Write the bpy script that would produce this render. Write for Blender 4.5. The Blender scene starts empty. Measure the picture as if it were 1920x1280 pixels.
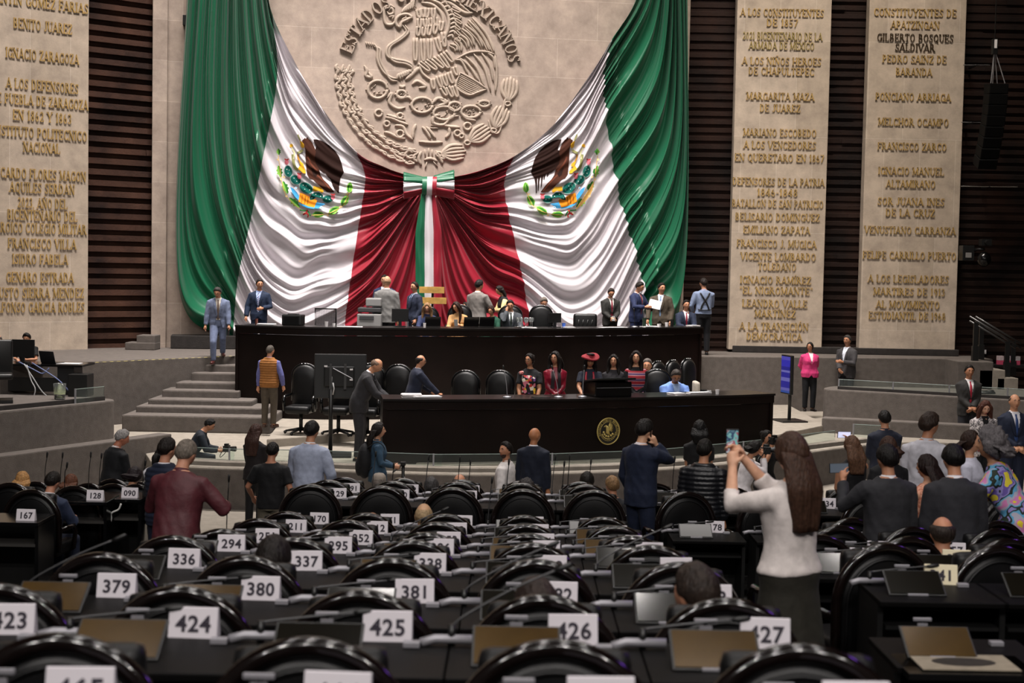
import bpy, bmesh, math, random
from mathutils import Vector, Matrix, noise
from mathutils.bvhtree import BVHTree

SC = bpy.context.scene
COL = SC.collection
PI = math.pi
R = math.radians
rnd = random.Random(7)

# ------------------------------------------------------------------ camera
FPX = 2666.7                      # 50 mm on a 36 mm sensor, 1920 px wide
CAM = Vector((0, 0, 3.6))
CM = Matrix.Rotation(R(90 - 2.9), 3, 'X') @ Matrix.Rotation(R(1.07), 3, 'Z')
cd = bpy.data.cameras.new('camera')
cd.lens, cd.sensor_width = 50.0, 36.0
cd.dof.use_dof, cd.dof.focus_distance, cd.dof.aperture_fstop = True, 27.0, 3.4
cd.clip_start, cd.clip_end = .1, 200
co = bpy.data.objects.new('camera', cd)
COL.objects.link(co)
co.matrix_world = Matrix.Translation(CAM) @ CM.to_4x4()
SC.camera = co

# ------------------------------------------------------------------ world, lamps, exposure
SC.view_settings.view_transform = 'Standard'
SC.view_settings.look = 'None'
SC.view_settings.gamma = 1
SC.view_settings.use_curve_mapping = False
SC.view_settings.exposure = 0.0
SC.cycles.use_denoising = True
SC.cycles.max_bounces = 6
SC.cycles.sample_clamp_indirect = 4
w = bpy.data.worlds.new('world')
SC.world = w
w.use_nodes = True
w.node_tree.nodes['Background'].inputs[0].default_value = (1, .93, .88, 1)
w.node_tree.nodes['Background'].inputs[1].default_value = .035


def area(name, loc, target, sx, sy, power, col=(1, .93, .86), spread=180):
    l = bpy.data.lights.new(name, 'AREA')
    l.shape, l.size, l.size_y, l.energy, l.color = 'RECTANGLE', sx, sy, power, col
    l.spread = R(spread)
    o = bpy.data.objects.new(name, l)
    COL.objects.link(o)
    o.location = loc
    o.rotation_euler = (Vector(target) - Vector(loc)).to_track_quat('-Z', 'Y').to_euler()
    return o


def spot(name, loc, target, power, angle, blend=.5, size=.15, col=(1, .93, .86)):
    l = bpy.data.lights.new(name, 'SPOT')
    l.energy, l.spot_size, l.spot_blend, l.shadow_soft_size, l.color = power, R(angle), blend, size, col
    o = bpy.data.objects.new(name, l)
    COL.objects.link(o)
    o.location = loc
    o.rotation_euler = (Vector(target) - Vector(loc)).to_track_quat('-Z', 'Y').to_euler()
    return o


area('stage_light', (0, 25.4, 19.2), (0, 25.6, .0), 14, 2.0, 1450, (1, .94, .90), 75)
area('wall_light', (-2.0, 27.6, 19.2), (-1, 32.8, 2.0), 9, .6, 920, (1, .93, .89), 75)
area('wall_light', (7.0, 29.0, 19.2), (7.6, 34.2, 2.0), 6, .6, 400, (1, .9, .78), 75)
area('wall_light', (-8.6, 25.2, 19.2), (-10.4, 29.6, 2.0), 4, .6, 400, (1, .92, .86), 75)
for i in range(6):
    spot('gallery_light', (-9 + 3.6 * i, -7 + (i % 2) * 2.5, 12.8), (-6 + 2.4 * i, 7, 1.5), 1250, 75, .6, .16, (1, .94, .9))
for i in range(6):
    spot('front_light', (-8 + 3.2 * i, 12, 13.2), (-6.2 + 2.6 * i, 26.5, 1.0), 450, 30, .8, .3, (1, .94, .9))
area('pit_light', (0, 17, 13.4), (0, 20.5, .3), 10, 1.2, 330, (1, .94, .9))
for i in range(4):
    for j in range(4):
        area('downlight', (-4.5 + 3 * i + (.5 if j % 2 else 0), 2.6 + 3.3 * j, 13.4), (-4.5 + 3 * i, 3.4 + 3.3 * j, 0), .26, .26, 34, (1, .94, .9), 130)
spot('purple_light', (10.0, 15.0, 9.0), (2.2, 6.5, 1.8), 260, 50, .5, .5, (.35, .12, 1))


# ------------------------------------------------------------------ pixel -> place helpers
def ray(px, py):
    return (CM @ Vector(((px - 960) / FPX, -(py - 640) / FPX, -1))).normalized()


def at(px, py, Y):                # the point at depth Y
    d = ray(px, py)
    return CAM + d * (Y / d.y)


def atz(px, py, z):               # the point at height z
    d = ray(px, py)
    return CAM + d * ((z - CAM.z) / d.z)


class Plane:                      # an upright wall plane with its own u (along), v (up), n (toward the room)
    def __init__(s, p, ang):
        s.p, s.u = Vector(p), Vector((math.cos(ang), math.sin(ang), 0))
        s.v, s.n = Vector((0, 0, 1)), Vector((math.sin(ang), -math.cos(ang), 0))

    def hit(s, px, py, off=0):
        d = ray(px, py)
        q = s.p + s.n * off
        return CAM + d * ((q - CAM).dot(s.n) / d.dot(s.n))

    def uv(s, px, py, off=0):
        h = s.hit(px, py, off) - s.p
        return h.dot(s.u), h.z

    def at(s, u, z, off=0):
        q = s.p + s.u * u + s.n * off
        return Vector((q.x, q.y, s.p.z + z))

    def ang(s):
        return math.atan2(s.u.y, s.u.x)


# ------------------------------------------------------------------ materials
MATS = {}


def mat(name, col, rough=.6, metal=0, spec=.5, var=0, vscale=6, bump=0, bscale=30, coat=0, sheen=0, emit=0, trans=0, col2=None, stretch=None):
    if name in MATS:
        return MATS[name]
    m = bpy.data.materials.new(name)
    m.use_nodes = True
    nt = m.node_tree
    b = nt.nodes['Principled BSDF']
    b.inputs['Base Color'].default_value = (*col, 1)
    b.inputs['Roughness'].default_value = rough
    b.inputs['Metallic'].default_value = metal
    b.inputs['Specular IOR Level'].default_value = spec
    if coat:
        b.inputs['Coat Weight'].default_value = coat
        b.inputs['Coat Roughness'].default_value = .08
    if sheen:
        b.inputs['Sheen Weight'].default_value = sheen
    if emit:
        b.inputs['Emission Color'].default_value = (*col, 1)
        b.inputs['Emission Strength'].default_value = emit
    if trans:
        b.inputs['Transmission Weight'].default_value = trans
    tc = nt.nodes.new('ShaderNodeTexCoord')
    if var:
        n = nt.nodes.new('ShaderNodeTexNoise')
        n.inputs['Scale'].default_value = vscale
        n.inputs['Detail'].default_value = 6
        nt.links.new(tc.outputs['Object'], n.inputs['Vector'])
        r = nt.nodes.new('ShaderNodeValToRGB')
        c2 = col2 or tuple(max(0, c * (1 - var)) for c in col)
        c1 = col if col2 else tuple(min(1, c * (1 + var)) for c in col)
        r.color_ramp.elements[0].color, r.color_ramp.elements[1].color = (*c2, 1), (*c1, 1)
        r.color_ramp.elements[0].position, r.color_ramp.elements[1].position = .32, .68
        nt.links.new(n.outputs[0], r.inputs[0])
        nt.links.new(r.outputs[0], b.inputs['Base Color'])
    if bump:
        n = nt.nodes.new('ShaderNodeTexNoise')
        if stretch:
            mp = nt.nodes.new('ShaderNodeMapping')
            mp.inputs['Scale'].default_value = stretch
            nt.links.new(tc.outputs['Object'], mp.inputs[0])
        n.inputs['Scale'].default_value = bscale
        n.inputs['Detail'].default_value = 4
        nt.links.new(mp.outputs[0] if stretch else tc.outputs['Object'], n.inputs['Vector'])
        bp = nt.nodes.new('ShaderNodeBump')
        bp.inputs['Strength'].default_value = bump
        bp.inputs['Distance'].default_value = .02
        nt.links.new(n.outputs[0], bp.inputs['Height'])
        nt.links.new(bp.outputs[0], b.inputs['Normal'])
    MATS[name] = m
    return m


def hexl(h):                       # sRGB hex -> linear
    f = lambda c: c / 12.92 if c <= .04045 else ((c + .055) / 1.055) ** 2.4
    return tuple(f(int(h[i:i + 2], 16) / 255) for i in (0, 2, 4))


def cmat(hexs, rough=.75, kind='cloth'):
    k = kind + '_' + hexs
    if kind == 'cloth':
        return mat(k, hexl(hexs), rough, var=.12, vscale=18, bump=.22, bscale=16, sheen=.03, spec=.25)
    if kind == 'skin':
        return mat(k, hexl(hexs), .5, var=.06, vscale=30, spec=.35)
    if kind == 'hair':
        return mat(k, hexl(hexs), .5, var=.35, vscale=45, bump=.7, bscale=70, spec=.22, stretch=(1, 1, .09))
    if kind == 'gloss':
        return mat(k, hexl(hexs), .25)
    return mat(k, hexl(hexs), rough)


def pattern(name, cols, scale=30, kind='voronoi', rough=.8):
    if name in MATS:
        return MATS[name]
    m = mat(name, hexl(cols[0]), rough)
    nt = m.node_tree
    b = nt.nodes['Principled BSDF']
    tc = [n for n in nt.nodes if n.type == 'TEX_COORD'][0]
    ramp = nt.nodes.new('ShaderNodeValToRGB')
    ramp.color_ramp.interpolation = 'CONSTANT'
    if kind == 'voronoi':
        v = nt.nodes.new('ShaderNodeTexVoronoi')
        v.inputs['Scale'].default_value = scale
        nt.links.new(tc.outputs['Object'], v.inputs['Vector'])
        s = nt.nodes.new('ShaderNodeSeparateColor')
        nt.links.new(v.outputs['Color'], s.inputs[0])
        nt.links.new(s.outputs[0], ramp.inputs[0])
    elif kind == 'noise':
        v = nt.nodes.new('ShaderNodeTexNoise')
        v.inputs['Scale'].default_value = scale
        nt.links.new(tc.outputs['Object'], v.inputs['Vector'])
        mp = nt.nodes.new('ShaderNodeMapRange')
        mp.inputs[1].default_value, mp.inputs[2].default_value = .3, .7
        nt.links.new(v.outputs[0], mp.inputs[0])
        nt.links.new(mp.outputs[0], ramp.inputs[0])
    else:
        v = nt.nodes.new('ShaderNodeTexWave')
        v.inputs['Scale'].default_value = scale
        v.bands_direction = {'wavez': 'Z', 'waved': 'DIAGONAL', 'wavex': 'X'}[kind]
        nt.links.new(tc.outputs['Object'], v.inputs['Vector'])
        nt.links.new(v.outputs[1], ramp.inputs[0])
    e = ramp.color_ramp.elements
    while len(e) < len(cols):
        e.new(.5)
    for i, c in enumerate(cols):
        e[i].position = i / len(cols)
        e[i].color = (*hexl(c), 1)
    nt.links.new(ramp.outputs[0], b.inputs['Base Color'])
    return m


def stone(name, c1, c2, cm, bw, bh):
    m = mat(name, c1, .8)
    nt = m.node_tree
    b = nt.nodes['Principled BSDF']
    tc = [n for n in nt.nodes if n.type == 'TEX_COORD'][0]
    mp = nt.nodes.new('ShaderNodeMapping')
    mp.inputs['Rotation'].default_value = (R(90), 0, 0)
    nt.links.new(tc.outputs['Object'], mp.inputs[0])
    br = nt.nodes.new('ShaderNodeTexBrick')
    br.inputs['Scale'].default_value = 1
    br.inputs['Brick Width'].default_value, br.inputs['Row Height'].default_value = bw, bh
    br.inputs['Mortar Size'].default_value = .008
    br.inputs['Mortar Smooth'].default_value = .4
    br.inputs['Color1'].default_value, br.inputs['Color2'].default_value, br.inputs['Mortar'].default_value = (*c1, 1), (*c2, 1), (*cm, 1)
    nt.links.new(mp.outputs[0], br.inputs['Vector'])
    n = nt.nodes.new('ShaderNodeTexNoise')
    n.inputs['Scale'].default_value, n.inputs['Detail'].default_value, n.inputs['Roughness'].default_value = 2.2, 9, .68
    nt.links.new(tc.outputs['Object'], n.inputs['Vector'])
    rp = nt.nodes.new('ShaderNodeValToRGB')
    rp.color_ramp.elements[0].position, rp.color_ramp.elements[1].position = .33, .66
    rp.color_ramp.elements[0].color, rp.color_ramp.elements[1].color = (.72, .70, .68, 1), (1.12, 1.1, 1.06, 1)
    nt.links.new(n.outputs[0], rp.inputs[0])
    mx = nt.nodes.new('ShaderNodeMix')
    mx.data_type, mx.blend_type = 'RGBA', 'MULTIPLY'
    mx.inputs[0].default_value = 1
    nt.links.new(br.outputs[0], mx.inputs[6])
    nt.links.new(rp.outputs[0], mx.inputs[7])
    nt.links.new(mx.outputs[2], b.inputs['Base Color'])
    n2 = nt.nodes.new('ShaderNodeTexNoise')
    n2.inputs['Scale'].default_value = 40
    bp = nt.nodes.new('ShaderNodeBump')
    bp.inputs['Strength'].default_value, bp.inputs['Distance'].default_value = .25, .01
    nt.links.new(tc.outputs['Object'], n2.inputs['Vector'])
    nt.links.new(n2.outputs[0], bp.inputs['Height'])
    nt.links.new(bp.outputs[0], b.inputs['Normal'])
    return m


# ------------------------------------------------------------------ mesh builder
class MB:
    def __init__(s):
        s.v, s.f, s.m = [], [], []

    def quadgrid(s, rows, mi=0, closed=False, cap0=False, cap1=False):
        b = len(s.v)
        n = len(rows[0])
        for r_ in rows:
            s.v.extend(r_)
        for i in range(len(rows) - 1):
            for j in range(n if closed else n - 1):
                k = (j + 1) % n
                s.f.append((b + i * n + j, b + i * n + k, b + (i + 1) * n + k, b + (i + 1) * n + j))
                s.m.append(mi)
        if cap0:
            s.f.append(tuple(b + j for j in reversed(range(n)))); s.m.append(mi)
        if cap1:
            e = b + (len(rows) - 1) * n
            s.f.append(tuple(e + j for j in range(n))); s.m.append(mi)

    def box(s, c, d, mi=0, M=None):
        b = len(s.v)
        x, y, z = d[0] / 2, d[1] / 2, d[2] / 2
        for q in ((-x, -y, -z), (x, -y, -z), (x, y, -z), (-x, y, -z), (-x, -y, z), (x, -y, z), (x, y, z), (-x, y, z)):
            p = Vector(q)
            if M is not None:
                p = M @ p
            s.v.append(p + Vector(c))
        for f in ((3, 2, 1, 0), (4, 5, 6, 7), (0, 1, 5, 4), (1, 2, 6, 5), (2, 3, 7, 6), (3, 0, 4, 7)):
            s.f.append(tuple(b + i for i in f)); s.m.append(mi)

    def tube(s, pts, rad, n=8, mi=0, cap=True, flat=None):
        pts = [Vector(p) for p in pts]
        rad = rad if isinstance(rad, (list, tuple)) else [rad] * len(pts)
        rows = []
        prev = None
        for i, p in enumerate(pts):
            t = (pts[min(i + 1, len(pts) - 1)] - pts[max(i - 1, 0)])
            t = t.normalized() if t.length > 1e-9 else Vector((0, 0, 1))
            if prev is None:
                a = Vector((1, 0, 0)) if abs(t.x) < .8 else Vector((0, 1, 0))
                u = (a - t * a.dot(t)).normalized()
            else:
                u = (prev - t * prev.dot(t))
                u = u.normalized() if u.length > 1e-6 else t.orthogonal().normalized()
            prev = u
            q = t.cross(u)
            fy = flat if flat else 1
            rows.append([p + u * (rad[i] * math.cos(2 * PI * k / n)) + q * (rad[i] * fy * math.sin(2 * PI * k / n)) for k in range(n)])
        s.quadgrid(rows, mi, True, cap, cap)

    def ell(s, c, r, mi=0, n=12, m=8, M=None):
        rows = []
        for i in range(m + 1):
            th = PI * (i + .02) / (m + .04)
            row = []
            for k in range(n):
                p = Vector((r[0] * math.sin(th) * math.cos(2 * PI * k / n), r[1] * math.sin(th) * math.sin(2 * PI * k / n), -r[2] * math.cos(th)))
                if M is not None:
                    p = M @ p
                row.append(p + Vector(c))
            rows.append(row)
        s.quadgrid(rows, mi, True, True, True)

    def prism(s, poly, z0, z1, mi=0):
        n = len(poly)
        rows = [[Vector((x, y, z0)) for x, y in poly], [Vector((x, y, z1)) for x, y in poly]]
        s.quadgrid(rows, mi, True, True, True)

    def lathe(s, prof, c=(0, 0, 0), n=16, mi=0):
        rows = [[Vector((c[0] + r_ * math.cos(2 * PI * k / n), c[1] + r_ * math.sin(2 * PI * k / n), c[2] + z)) for k in range(n)] for r_, z in prof]
        s.quadgrid(rows, mi, True, True, True)

    def mesh(s, name):
        me = bpy.data.meshes.new(name)
        me.from_pydata([tuple(p) for p in s.v], [], s.f)
        if any(s.m):
            me.polygons.foreach_set('material_index', s.m)
        return me

    def build(s, name, mats, parent=None, smooth=False, bevel=0, loc=None, rz=None, fixn=True, auto=None):
        me = s.mesh(name)
        if fixn or bevel:
            bm = bmesh.new(); bm.from_mesh(me)
            if fixn:
                bmesh.ops.recalc_face_normals(bm, faces=bm.faces)
            if bevel:
                es = [e for e in bm.edges if len(e.link_faces) == 2 and e.calc_face_angle(0) > .5]
                bmesh.ops.bevel(bm, geom=es, offset=bevel, segments=2, affect='EDGES', profile=.6)
            bm.to_mesh(me); bm.free()
        for m_ in (mats if isinstance(mats, (list, tuple)) else [mats]):
            me.materials.append(m_)
        if smooth:
            me.polygons.foreach_set('use_smooth', [True] * len(me.polygons))
            if auto:
                me.set_sharp_from_angle(angle=R(auto))
        o = bpy.data.objects.new(name, me)
        COL.objects.link(o)
        if parent is not None:
            o.parent = parent
        if loc is not None:
            o.location = loc
        if rz is not None:
            o.rotation_euler = (0, 0, rz)
        return o


def tag(o, label, cat, group=None, kind=None):
    o['label'] = label
    o['category'] = cat
    if group:
        o['group'] = group
    if kind:
        o['kind'] = kind
    return o


def struct(o, label=None):
    o['kind'] = 'structure'
    if label:
        o['label'] = label
    return o


def thing(name, label, cat, group=None, loc=(0, 0, 0), rz=0, scale=1):
    o = bpy.data.objects.new(name, None)
    COL.objects.link(o)
    o.empty_display_size = .1
    o.location = loc
    o.rotation_euler = (0, 0, rz)
    o.scale = (scale,) * 3
    return tag(o, label, cat, group)


def clone(o, label, loc=None, rz=None, scale=None):
    def cp(a, par):
        b = a.copy()
        COL.objects.link(b)
        if par is not None:
            b.parent = par
        for ch in a.children:
            cp(ch, b)
        return b
    r_ = cp(o, None)
    r_['label'] = label
    if loc is not None:
        r_.location = loc
    if rz is not None:
        r_.rotation_euler = (0, 0, rz)
    if scale is not None:
        r_.scale = (scale,) * 3
    return r_


def catmull(pts, n):
    pts = [Vector(p) for p in pts]
    out = []
    P = [pts[0] * 2 - pts[1]] + pts + [pts[-1] * 2 - pts[-2]]
    for i in range(1, len(P) - 2):
        for k in range(n):
            t = k / n
            a, b, c, d = P[i - 1], P[i], P[i + 1], P[i + 2]
            out.append(.5 * ((2 * b) + (c - a) * t + (2 * a - 5 * b + 4 * c - d) * t * t + (3 * b - a - 3 * c + d) * t ** 3))
    out.append(pts[-1])
    return out


def text_mesh(txt, size, depth=0, bold=0.0, spacing=1.0):
    cu = bpy.data.curves.new('text', 'FONT')
    cu.body, cu.size, cu.extrude, cu.offset = txt, size, depth, bold
    cu.align_x, cu.align_y, cu.space_character = 'CENTER', 'CENTER', spacing
    cu.resolution_u = 3
    ob = bpy.data.objects.new('text', cu)
    BENCH.collection.objects.link(ob)
    BENCH.view_layers[0].update()
    me = bpy.data.meshes.new_from_object(ob.evaluated_get(BENCH.view_layers[0].depsgraph))
    bpy.data.objects.remove(ob)
    bpy.data.curves.remove(cu)
    return me


BENCH = bpy.data.scenes.new('bench')


def remesh(mb, vox, smooth=2, name='mesh'):
    me = mb.mesh(name)
    bm = bmesh.new(); bm.from_mesh(me)
    bmesh.ops.recalc_face_normals(bm, faces=bm.faces)
    bm.to_mesh(me); bm.free()
    ob = bpy.data.objects.new('tmp', me)
    BENCH.collection.objects.link(ob)
    md = ob.modifiers.new('r', 'REMESH')
    md.mode, md.voxel_size, md.adaptivity = 'VOXEL', vox, 0
    if smooth:
        sm = ob.modifiers.new('s', 'SMOOTH')
        sm.iterations, sm.factor = smooth, .5
    BENCH.view_layers[0].update()
    out = bpy.data.meshes.new_from_object(ob.evaluated_get(BENCH.view_layers[0].depsgraph))
    bpy.data.objects.remove(ob)
    bpy.data.meshes.remove(me)
    out.polygons.foreach_set('use_smooth', [True] * len(out.polygons))
    out.name = name
    return out

# ------------------------------------------------------------------ the setting
U, F, G = 1.70, .60, .45           # upper platform, stage, pit floor behind the ledge
PM = Plane((0, 33.4, 0), R(10))    # emblem wall
PL = Plane((-9.17, 30.8, 0), R(38))  # inscription wall at one side
PR = Plane((8, 34.4, 0), 0)        # inscription wall at the other side
carpet = mat('grey_carpet_shaded', hexl('5D5651'), .95, var=.14, vscale=9, bump=.5, bscale=90)  # one carpet in two copies; this one has overhead shade in its colour
carpet_lit = mat('grey_carpet_lit', hexl('8C8479'), .95, var=.12, vscale=7, bump=.5, bscale=90)  # lit copy of the same carpet, for floors and ledge tops
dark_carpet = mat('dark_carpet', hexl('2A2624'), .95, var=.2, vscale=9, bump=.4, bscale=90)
darkwood = mat('dark_lacquered_wood', hexl('120D0C'), .32, var=.3, vscale=3, spec=.35)
black = mat('black_plastic', hexl('121212'), .4)
blackgloss = mat('black_gloss', hexl('0B0B0C'), .18)
leather = mat('black_leather', hexl('101011'), .4, bump=.08, bscale=120, spec=.3)
chrome = mat('chrome', (.6, .6, .6), .25, 1)
silver = mat('grey_metal', (.42, .42, .45), .38, .6)
white = mat('white_paper', hexl('E6E2E2'), .7)
glassm = mat('green_glass', (.86, .95, .91), .03, trans=.97)
glassm.node_tree.nodes['Principled BSDF'].inputs['IOR'].default_value = 1.1
clear = mat('clear_glass', (.9, .95, .95), .03, trans=.95)
limestone = stone('limestone', hexl('B5A59A'), hexl('AA9A8F'), hexl('C2B3A8'), 1.9, .9)
limestone2 = stone('limestone_panel', hexl('C4B5A6'), hexl('BAAB9B'), hexl('CEC2B4'), .86, 2.3)


def slat_mat():
    m = mat('dark_wood_slats', hexl('2B1912'), .7, var=.5, vscale=1.2, bump=.4, bscale=20, col2=hexl('100806'), spec=.2)
    return m


slatm = slat_mat()
slatm2 = mat('lit_wood_slats', hexl('4A3024'), .7, var=.5, vscale=1.2, bump=.4, bscale=20, col2=hexl('1C0E0A'), spec=.2)  # lit copy of the slat wood: light on this side put into the colour


def slatwall(name, P, u0, u1, z0, z1, pitch, off):
    mb = MB()
    rr = random.Random(3)
    z = z0
    back = [P.at(u0, z0, off), P.at(u1, z0, off), P.at(u1, z1, off), P.at(u0, z1, off)]
    mb.v.extend(back); mb.f.append((0, 1, 2, 3)); mb.m.append(0)
    while z < z1 - .05:
        u = u0
        while u < u1 - .01:
            ue = min(u1, u + rr.uniform(1.2, 2.8))
            d = (.10 if P is PL else .035) + rr.uniform(-.015, .02)
            h = pitch * .62
            a = [P.at(x, zz, o) for x, zz, o in ((u, z, off), (ue, z, off), (ue, z + .012, off + d), (u, z + .012, off + d), (u, z + h, off), (ue, z + h, off), (ue, z + h * .9, off + d * .8), (u, z + h * .9, off + d * .8))]
            b = len(mb.v)
            mb.v.extend(a)
            for f in ((0, 1, 2, 3), (3, 2, 6, 7), (7, 6, 5, 4), (0, 3, 7, 4), (1, 5, 6, 2)):
                mb.f.append(tuple(b + i for i in f)); mb.m.append(0)
            u = ue
        z += pitch
    return struct(mb.build(name, slatm2 if P is PL else slatm))


def slab(name, P, u0, u1, z0, z1, o0, o1, m, bevel=.02):
    mb = MB()
    # local frame: x along u, y = -n
    c = Vector(((u0 + u1) / 2, -(o0 + o1) / 2, (z0 + z1) / 2))
    mb.box(c, (u1 - u0, abs(o1 - o0), z1 - z0))
    o = mb.build(name, m, bevel=bevel)
    o.location = P.p
    o.rotation_euler = (0, 0, P.ang())
    return struct(o)


def uof(P, px, py=500, off=0):
    return P.uv(px, py, off)[0]


ZT = 19.8
slab('wall_back', PM, uof(PM, 287), uof(PM, 1283), U - 1.2, ZT, -.6, 0, limestone)
slab('wall_pier', PM, uof(PM, 283, 600, .12), uof(PM, 311, 600, .12), U - .1, ZT, -.3, .12, limestone)
slab('wall_left', PL, uof(PL, 165, 600) - 5.5, uof(PL, 165, 600), U - .1, ZT, -.4, 0, limestone2)
slatwall('wall_left_slats', PL, uof(PL, 165) - .2, uof(PL, 290, 500, -.3) + .5, U - .05, ZT, .24, -.42)
slatwall('wall_right_slats', PR, uof(PR, 1262), uof(PR, 2250), U - .9, ZT, .2, -.4)
slab('wall_right_panel', PR, uof(PR, 1366, 640), uof(PR, 1541, 640), U + .06, ZT, -.32, 0, limestone2)
slab('wall_right_pillar', PR, uof(PR, 1611, 640), uof(PR, 1791, 640), U + .06, ZT, -.32, 0, limestone2)
slab('baseboard_right', PR, uof(PR, 1373, 660), uof(PR, 1797, 660), U, U + .16, -.3, .06, dark_carpet)
slab('wall_far_side', Plane((17.5, 20, 0), R(-80)), -16, 14.3, -.2, ZT, -.3, 0, slatm)
mb = MB(); mb.box((0, 18, 20.0), (40, 44, .3))
PX = Plane(PL.at(uof(PL, 165, 600) - 5.5, 0), R(62))
slab('wall_far_left', PX, -16, 0, -1.7, ZT, -.3, 0, slatm2)
struct(mb.build('ceiling', mat('brown_ceiling', hexl('4A3A2E'), .7, var=.2, vscale=.6)))

# floors -----------------------------------------------------------------
mb = MB(); mb.box((0, 15, -.1), (44, 48, .2))
struct(mb.build('floor', carpet_lit))


def prism(name, pts, z0, z1, m, bevel=.02):
    mb = MB(); mb.prism([(p[0], p[1]) for p in pts], z0, z1)
    return struct(mb.build(name, m, bevel=bevel))


e0, e1 = atz(-60, 690, U), atz(150, 678, U)
e2 = atz(392, 668.5, U)
e3 = atz(441, 667, U)
r0, r1 = atz(1316, 668, U), atz(1862, 673, U)
upper = [e0, e1, e2, Vector((e3.x + .1, e3.y, U)), Vector((-5.3, 28.4, U)), Vector((-3, 28.3, U)), Vector((-.6, 28.9, U)), Vector((1.1, 29.7, U)), Vector((2.7, 30.8, U)), Vector((4.2, 31.8, U)), r0, r1, Vector((r1.x, 35.2, U)), Vector((4, 35.2, U)), Vector((-13, 32.5, U))]
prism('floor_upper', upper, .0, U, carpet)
# stage behind the ledge
s0, s1 = atz(500, 823, F), atz(675, 811, F)
q0, q1 = atz(1452, 816, F), atz(1548, 796, F)
prism('floor_stage', [(s0.x - .15, 26.3), s0, s1, (s1.x + .6, 22.0), (-.8, 21.65), (2.0, 22.6), (4.0, 23.9), q0, q1, (q1.x + .1, 34), (-6, 34)], G - .2, F, carpet_lit)
# stairs at the side of the dais
sx = [228, 253, 277, 302, 329, 357, 385]
sr = [507, 499, 472, 447, 447, 447, 447]
sy = [782, 765, 751, 733, 718, 700, 685]
sz = [.76, .88, .98, 1.12, 1.24, 1.40, 1.54]
for j in range(7):
    Y = 26.4 + .43 * j
    xl, xr = at(sx[j], sy[j], Y).x, at(sr[j], sy[j], Y).x
    mb = MB(); mb.box(((xl + xr) / 2, (Y + 29.75) / 2 + .05 * (j % 2), (G + sz[j]) / 2), (xr - xl, 29.75 - Y, sz[j] - G))
    o = struct(mb.build('trim_step', carpet, bevel=.03))
# hazard tape on the landing edge
hz = mat('hazard_tape', hexl('D8C870'), .6)
hk = mat('hazard_tape_dark', hexl('4A4530'), .6)
mb = MB()
a, b = atz(150, 681, U), atz(440, 667.6, U)
n = 46
for i in range(n):
    p0, p1 = a.lerp(b, i / n), a.lerp(b, (i + 1) / n)
    d = Vector((-.0, .07, 0))
    bq = len(mb.v)
    z = Vector((0, 0, .004))
    mb.v.extend([p0 + z, p1 + z, p1 + d + z, p0 + d + z]); mb.f.append((bq, bq + 1, bq + 2, bq + 3)); mb.m.append(i % 2)
struct(mb.build('trim_hazard_tape', [hz, hk], fixn=False))
# two little steps by the pier, dark plinth under the flag
for k, (px, py, wd, h) in enumerate(((262, 655, .55, .16), (273, 640, .3, .32))):
    p = atz(px, 656, U)
    mb = MB(); mb.box((p.x, p.y + .25, U + h / 2), (wd + .1, .5, h))
    struct(mb.build('trim_wall_step', carpet, bevel=.02))
slab('trim_plinth', PM, uof(PM, 320, 650, .5), uof(PM, 640, 640, .5), U, U + .3, .02, .55, dark_carpet)


# swept ledge ------------------------------------------------------------
def sweep(name, path, prof, m, bevel=0):
    # path: list of xy, prof: list of (offset toward the far side, z)
    mb = MB()
    rows = []
    for i, p in enumerate(path):
        t = Vector(path[min(i + 1, len(path) - 1)]) - Vector(path[max(i - 1, 0)])
        t = Vector((t[0], t[1])).normalized()
        nn = Vector((-t.y, t.x))
        rows.append([Vector((p[0] + nn.x * o, p[1] + nn.y * o, z)) for o, z in prof])
    mb.quadgrid(rows, 0, True, True, True)
    return mb.build(name, m, smooth=True, auto=35)


lp = [atz(px, py, .62) for px, py in ((328, 872), (386, 875), (455, 877), (580, 879), (740, 885), (900, 888), (1060, 885), (1200, 880), (1320, 872), (1440, 858), (1560, 840), (1660, 829))]
ledge = [(p.x, p.y) for p in catmull([Vector((p.x, p.y, 0)) for p in lp], 4)]
struct(sweep('wall_front_ledge', ledge, [(0, 0), (0, .6), (.02, .62), (.13, .62), (.15, .6), (.15, .5), (.38, .5), (.38, .64), (.40, .66), (.60, .66), (.62, .64), (.62, 0)], carpet_lit))
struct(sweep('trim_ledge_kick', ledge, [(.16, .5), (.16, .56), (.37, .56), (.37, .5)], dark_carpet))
# shade on the ledge face, put in as a darker copy of the carpet
struct(sweep('trim_ledge_face_shade', ledge, [(-.012, 0), (-.012, .585), (.0, .585), (.0, 0)], carpet))
pitf = [(p[0], p[1] + .3) for p in ledge]
prism('floor_pit', [(-9.5, 22.6), (-6.2, 23.9), (-5.4, 21.6)] + pitf + [(7.2, 27.0), (12, 27.2), (14, 35), (-13, 35)], 0, G, carpet_lit)
gr = thing('glass_railing', 'low clear glass railing along the curved carpeted ledge before the dais', 'railing', None, (0, 0, 0))
gp = [Vector((p[0], p[1], 0)) for p in ledge]
mb = MB()


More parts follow.
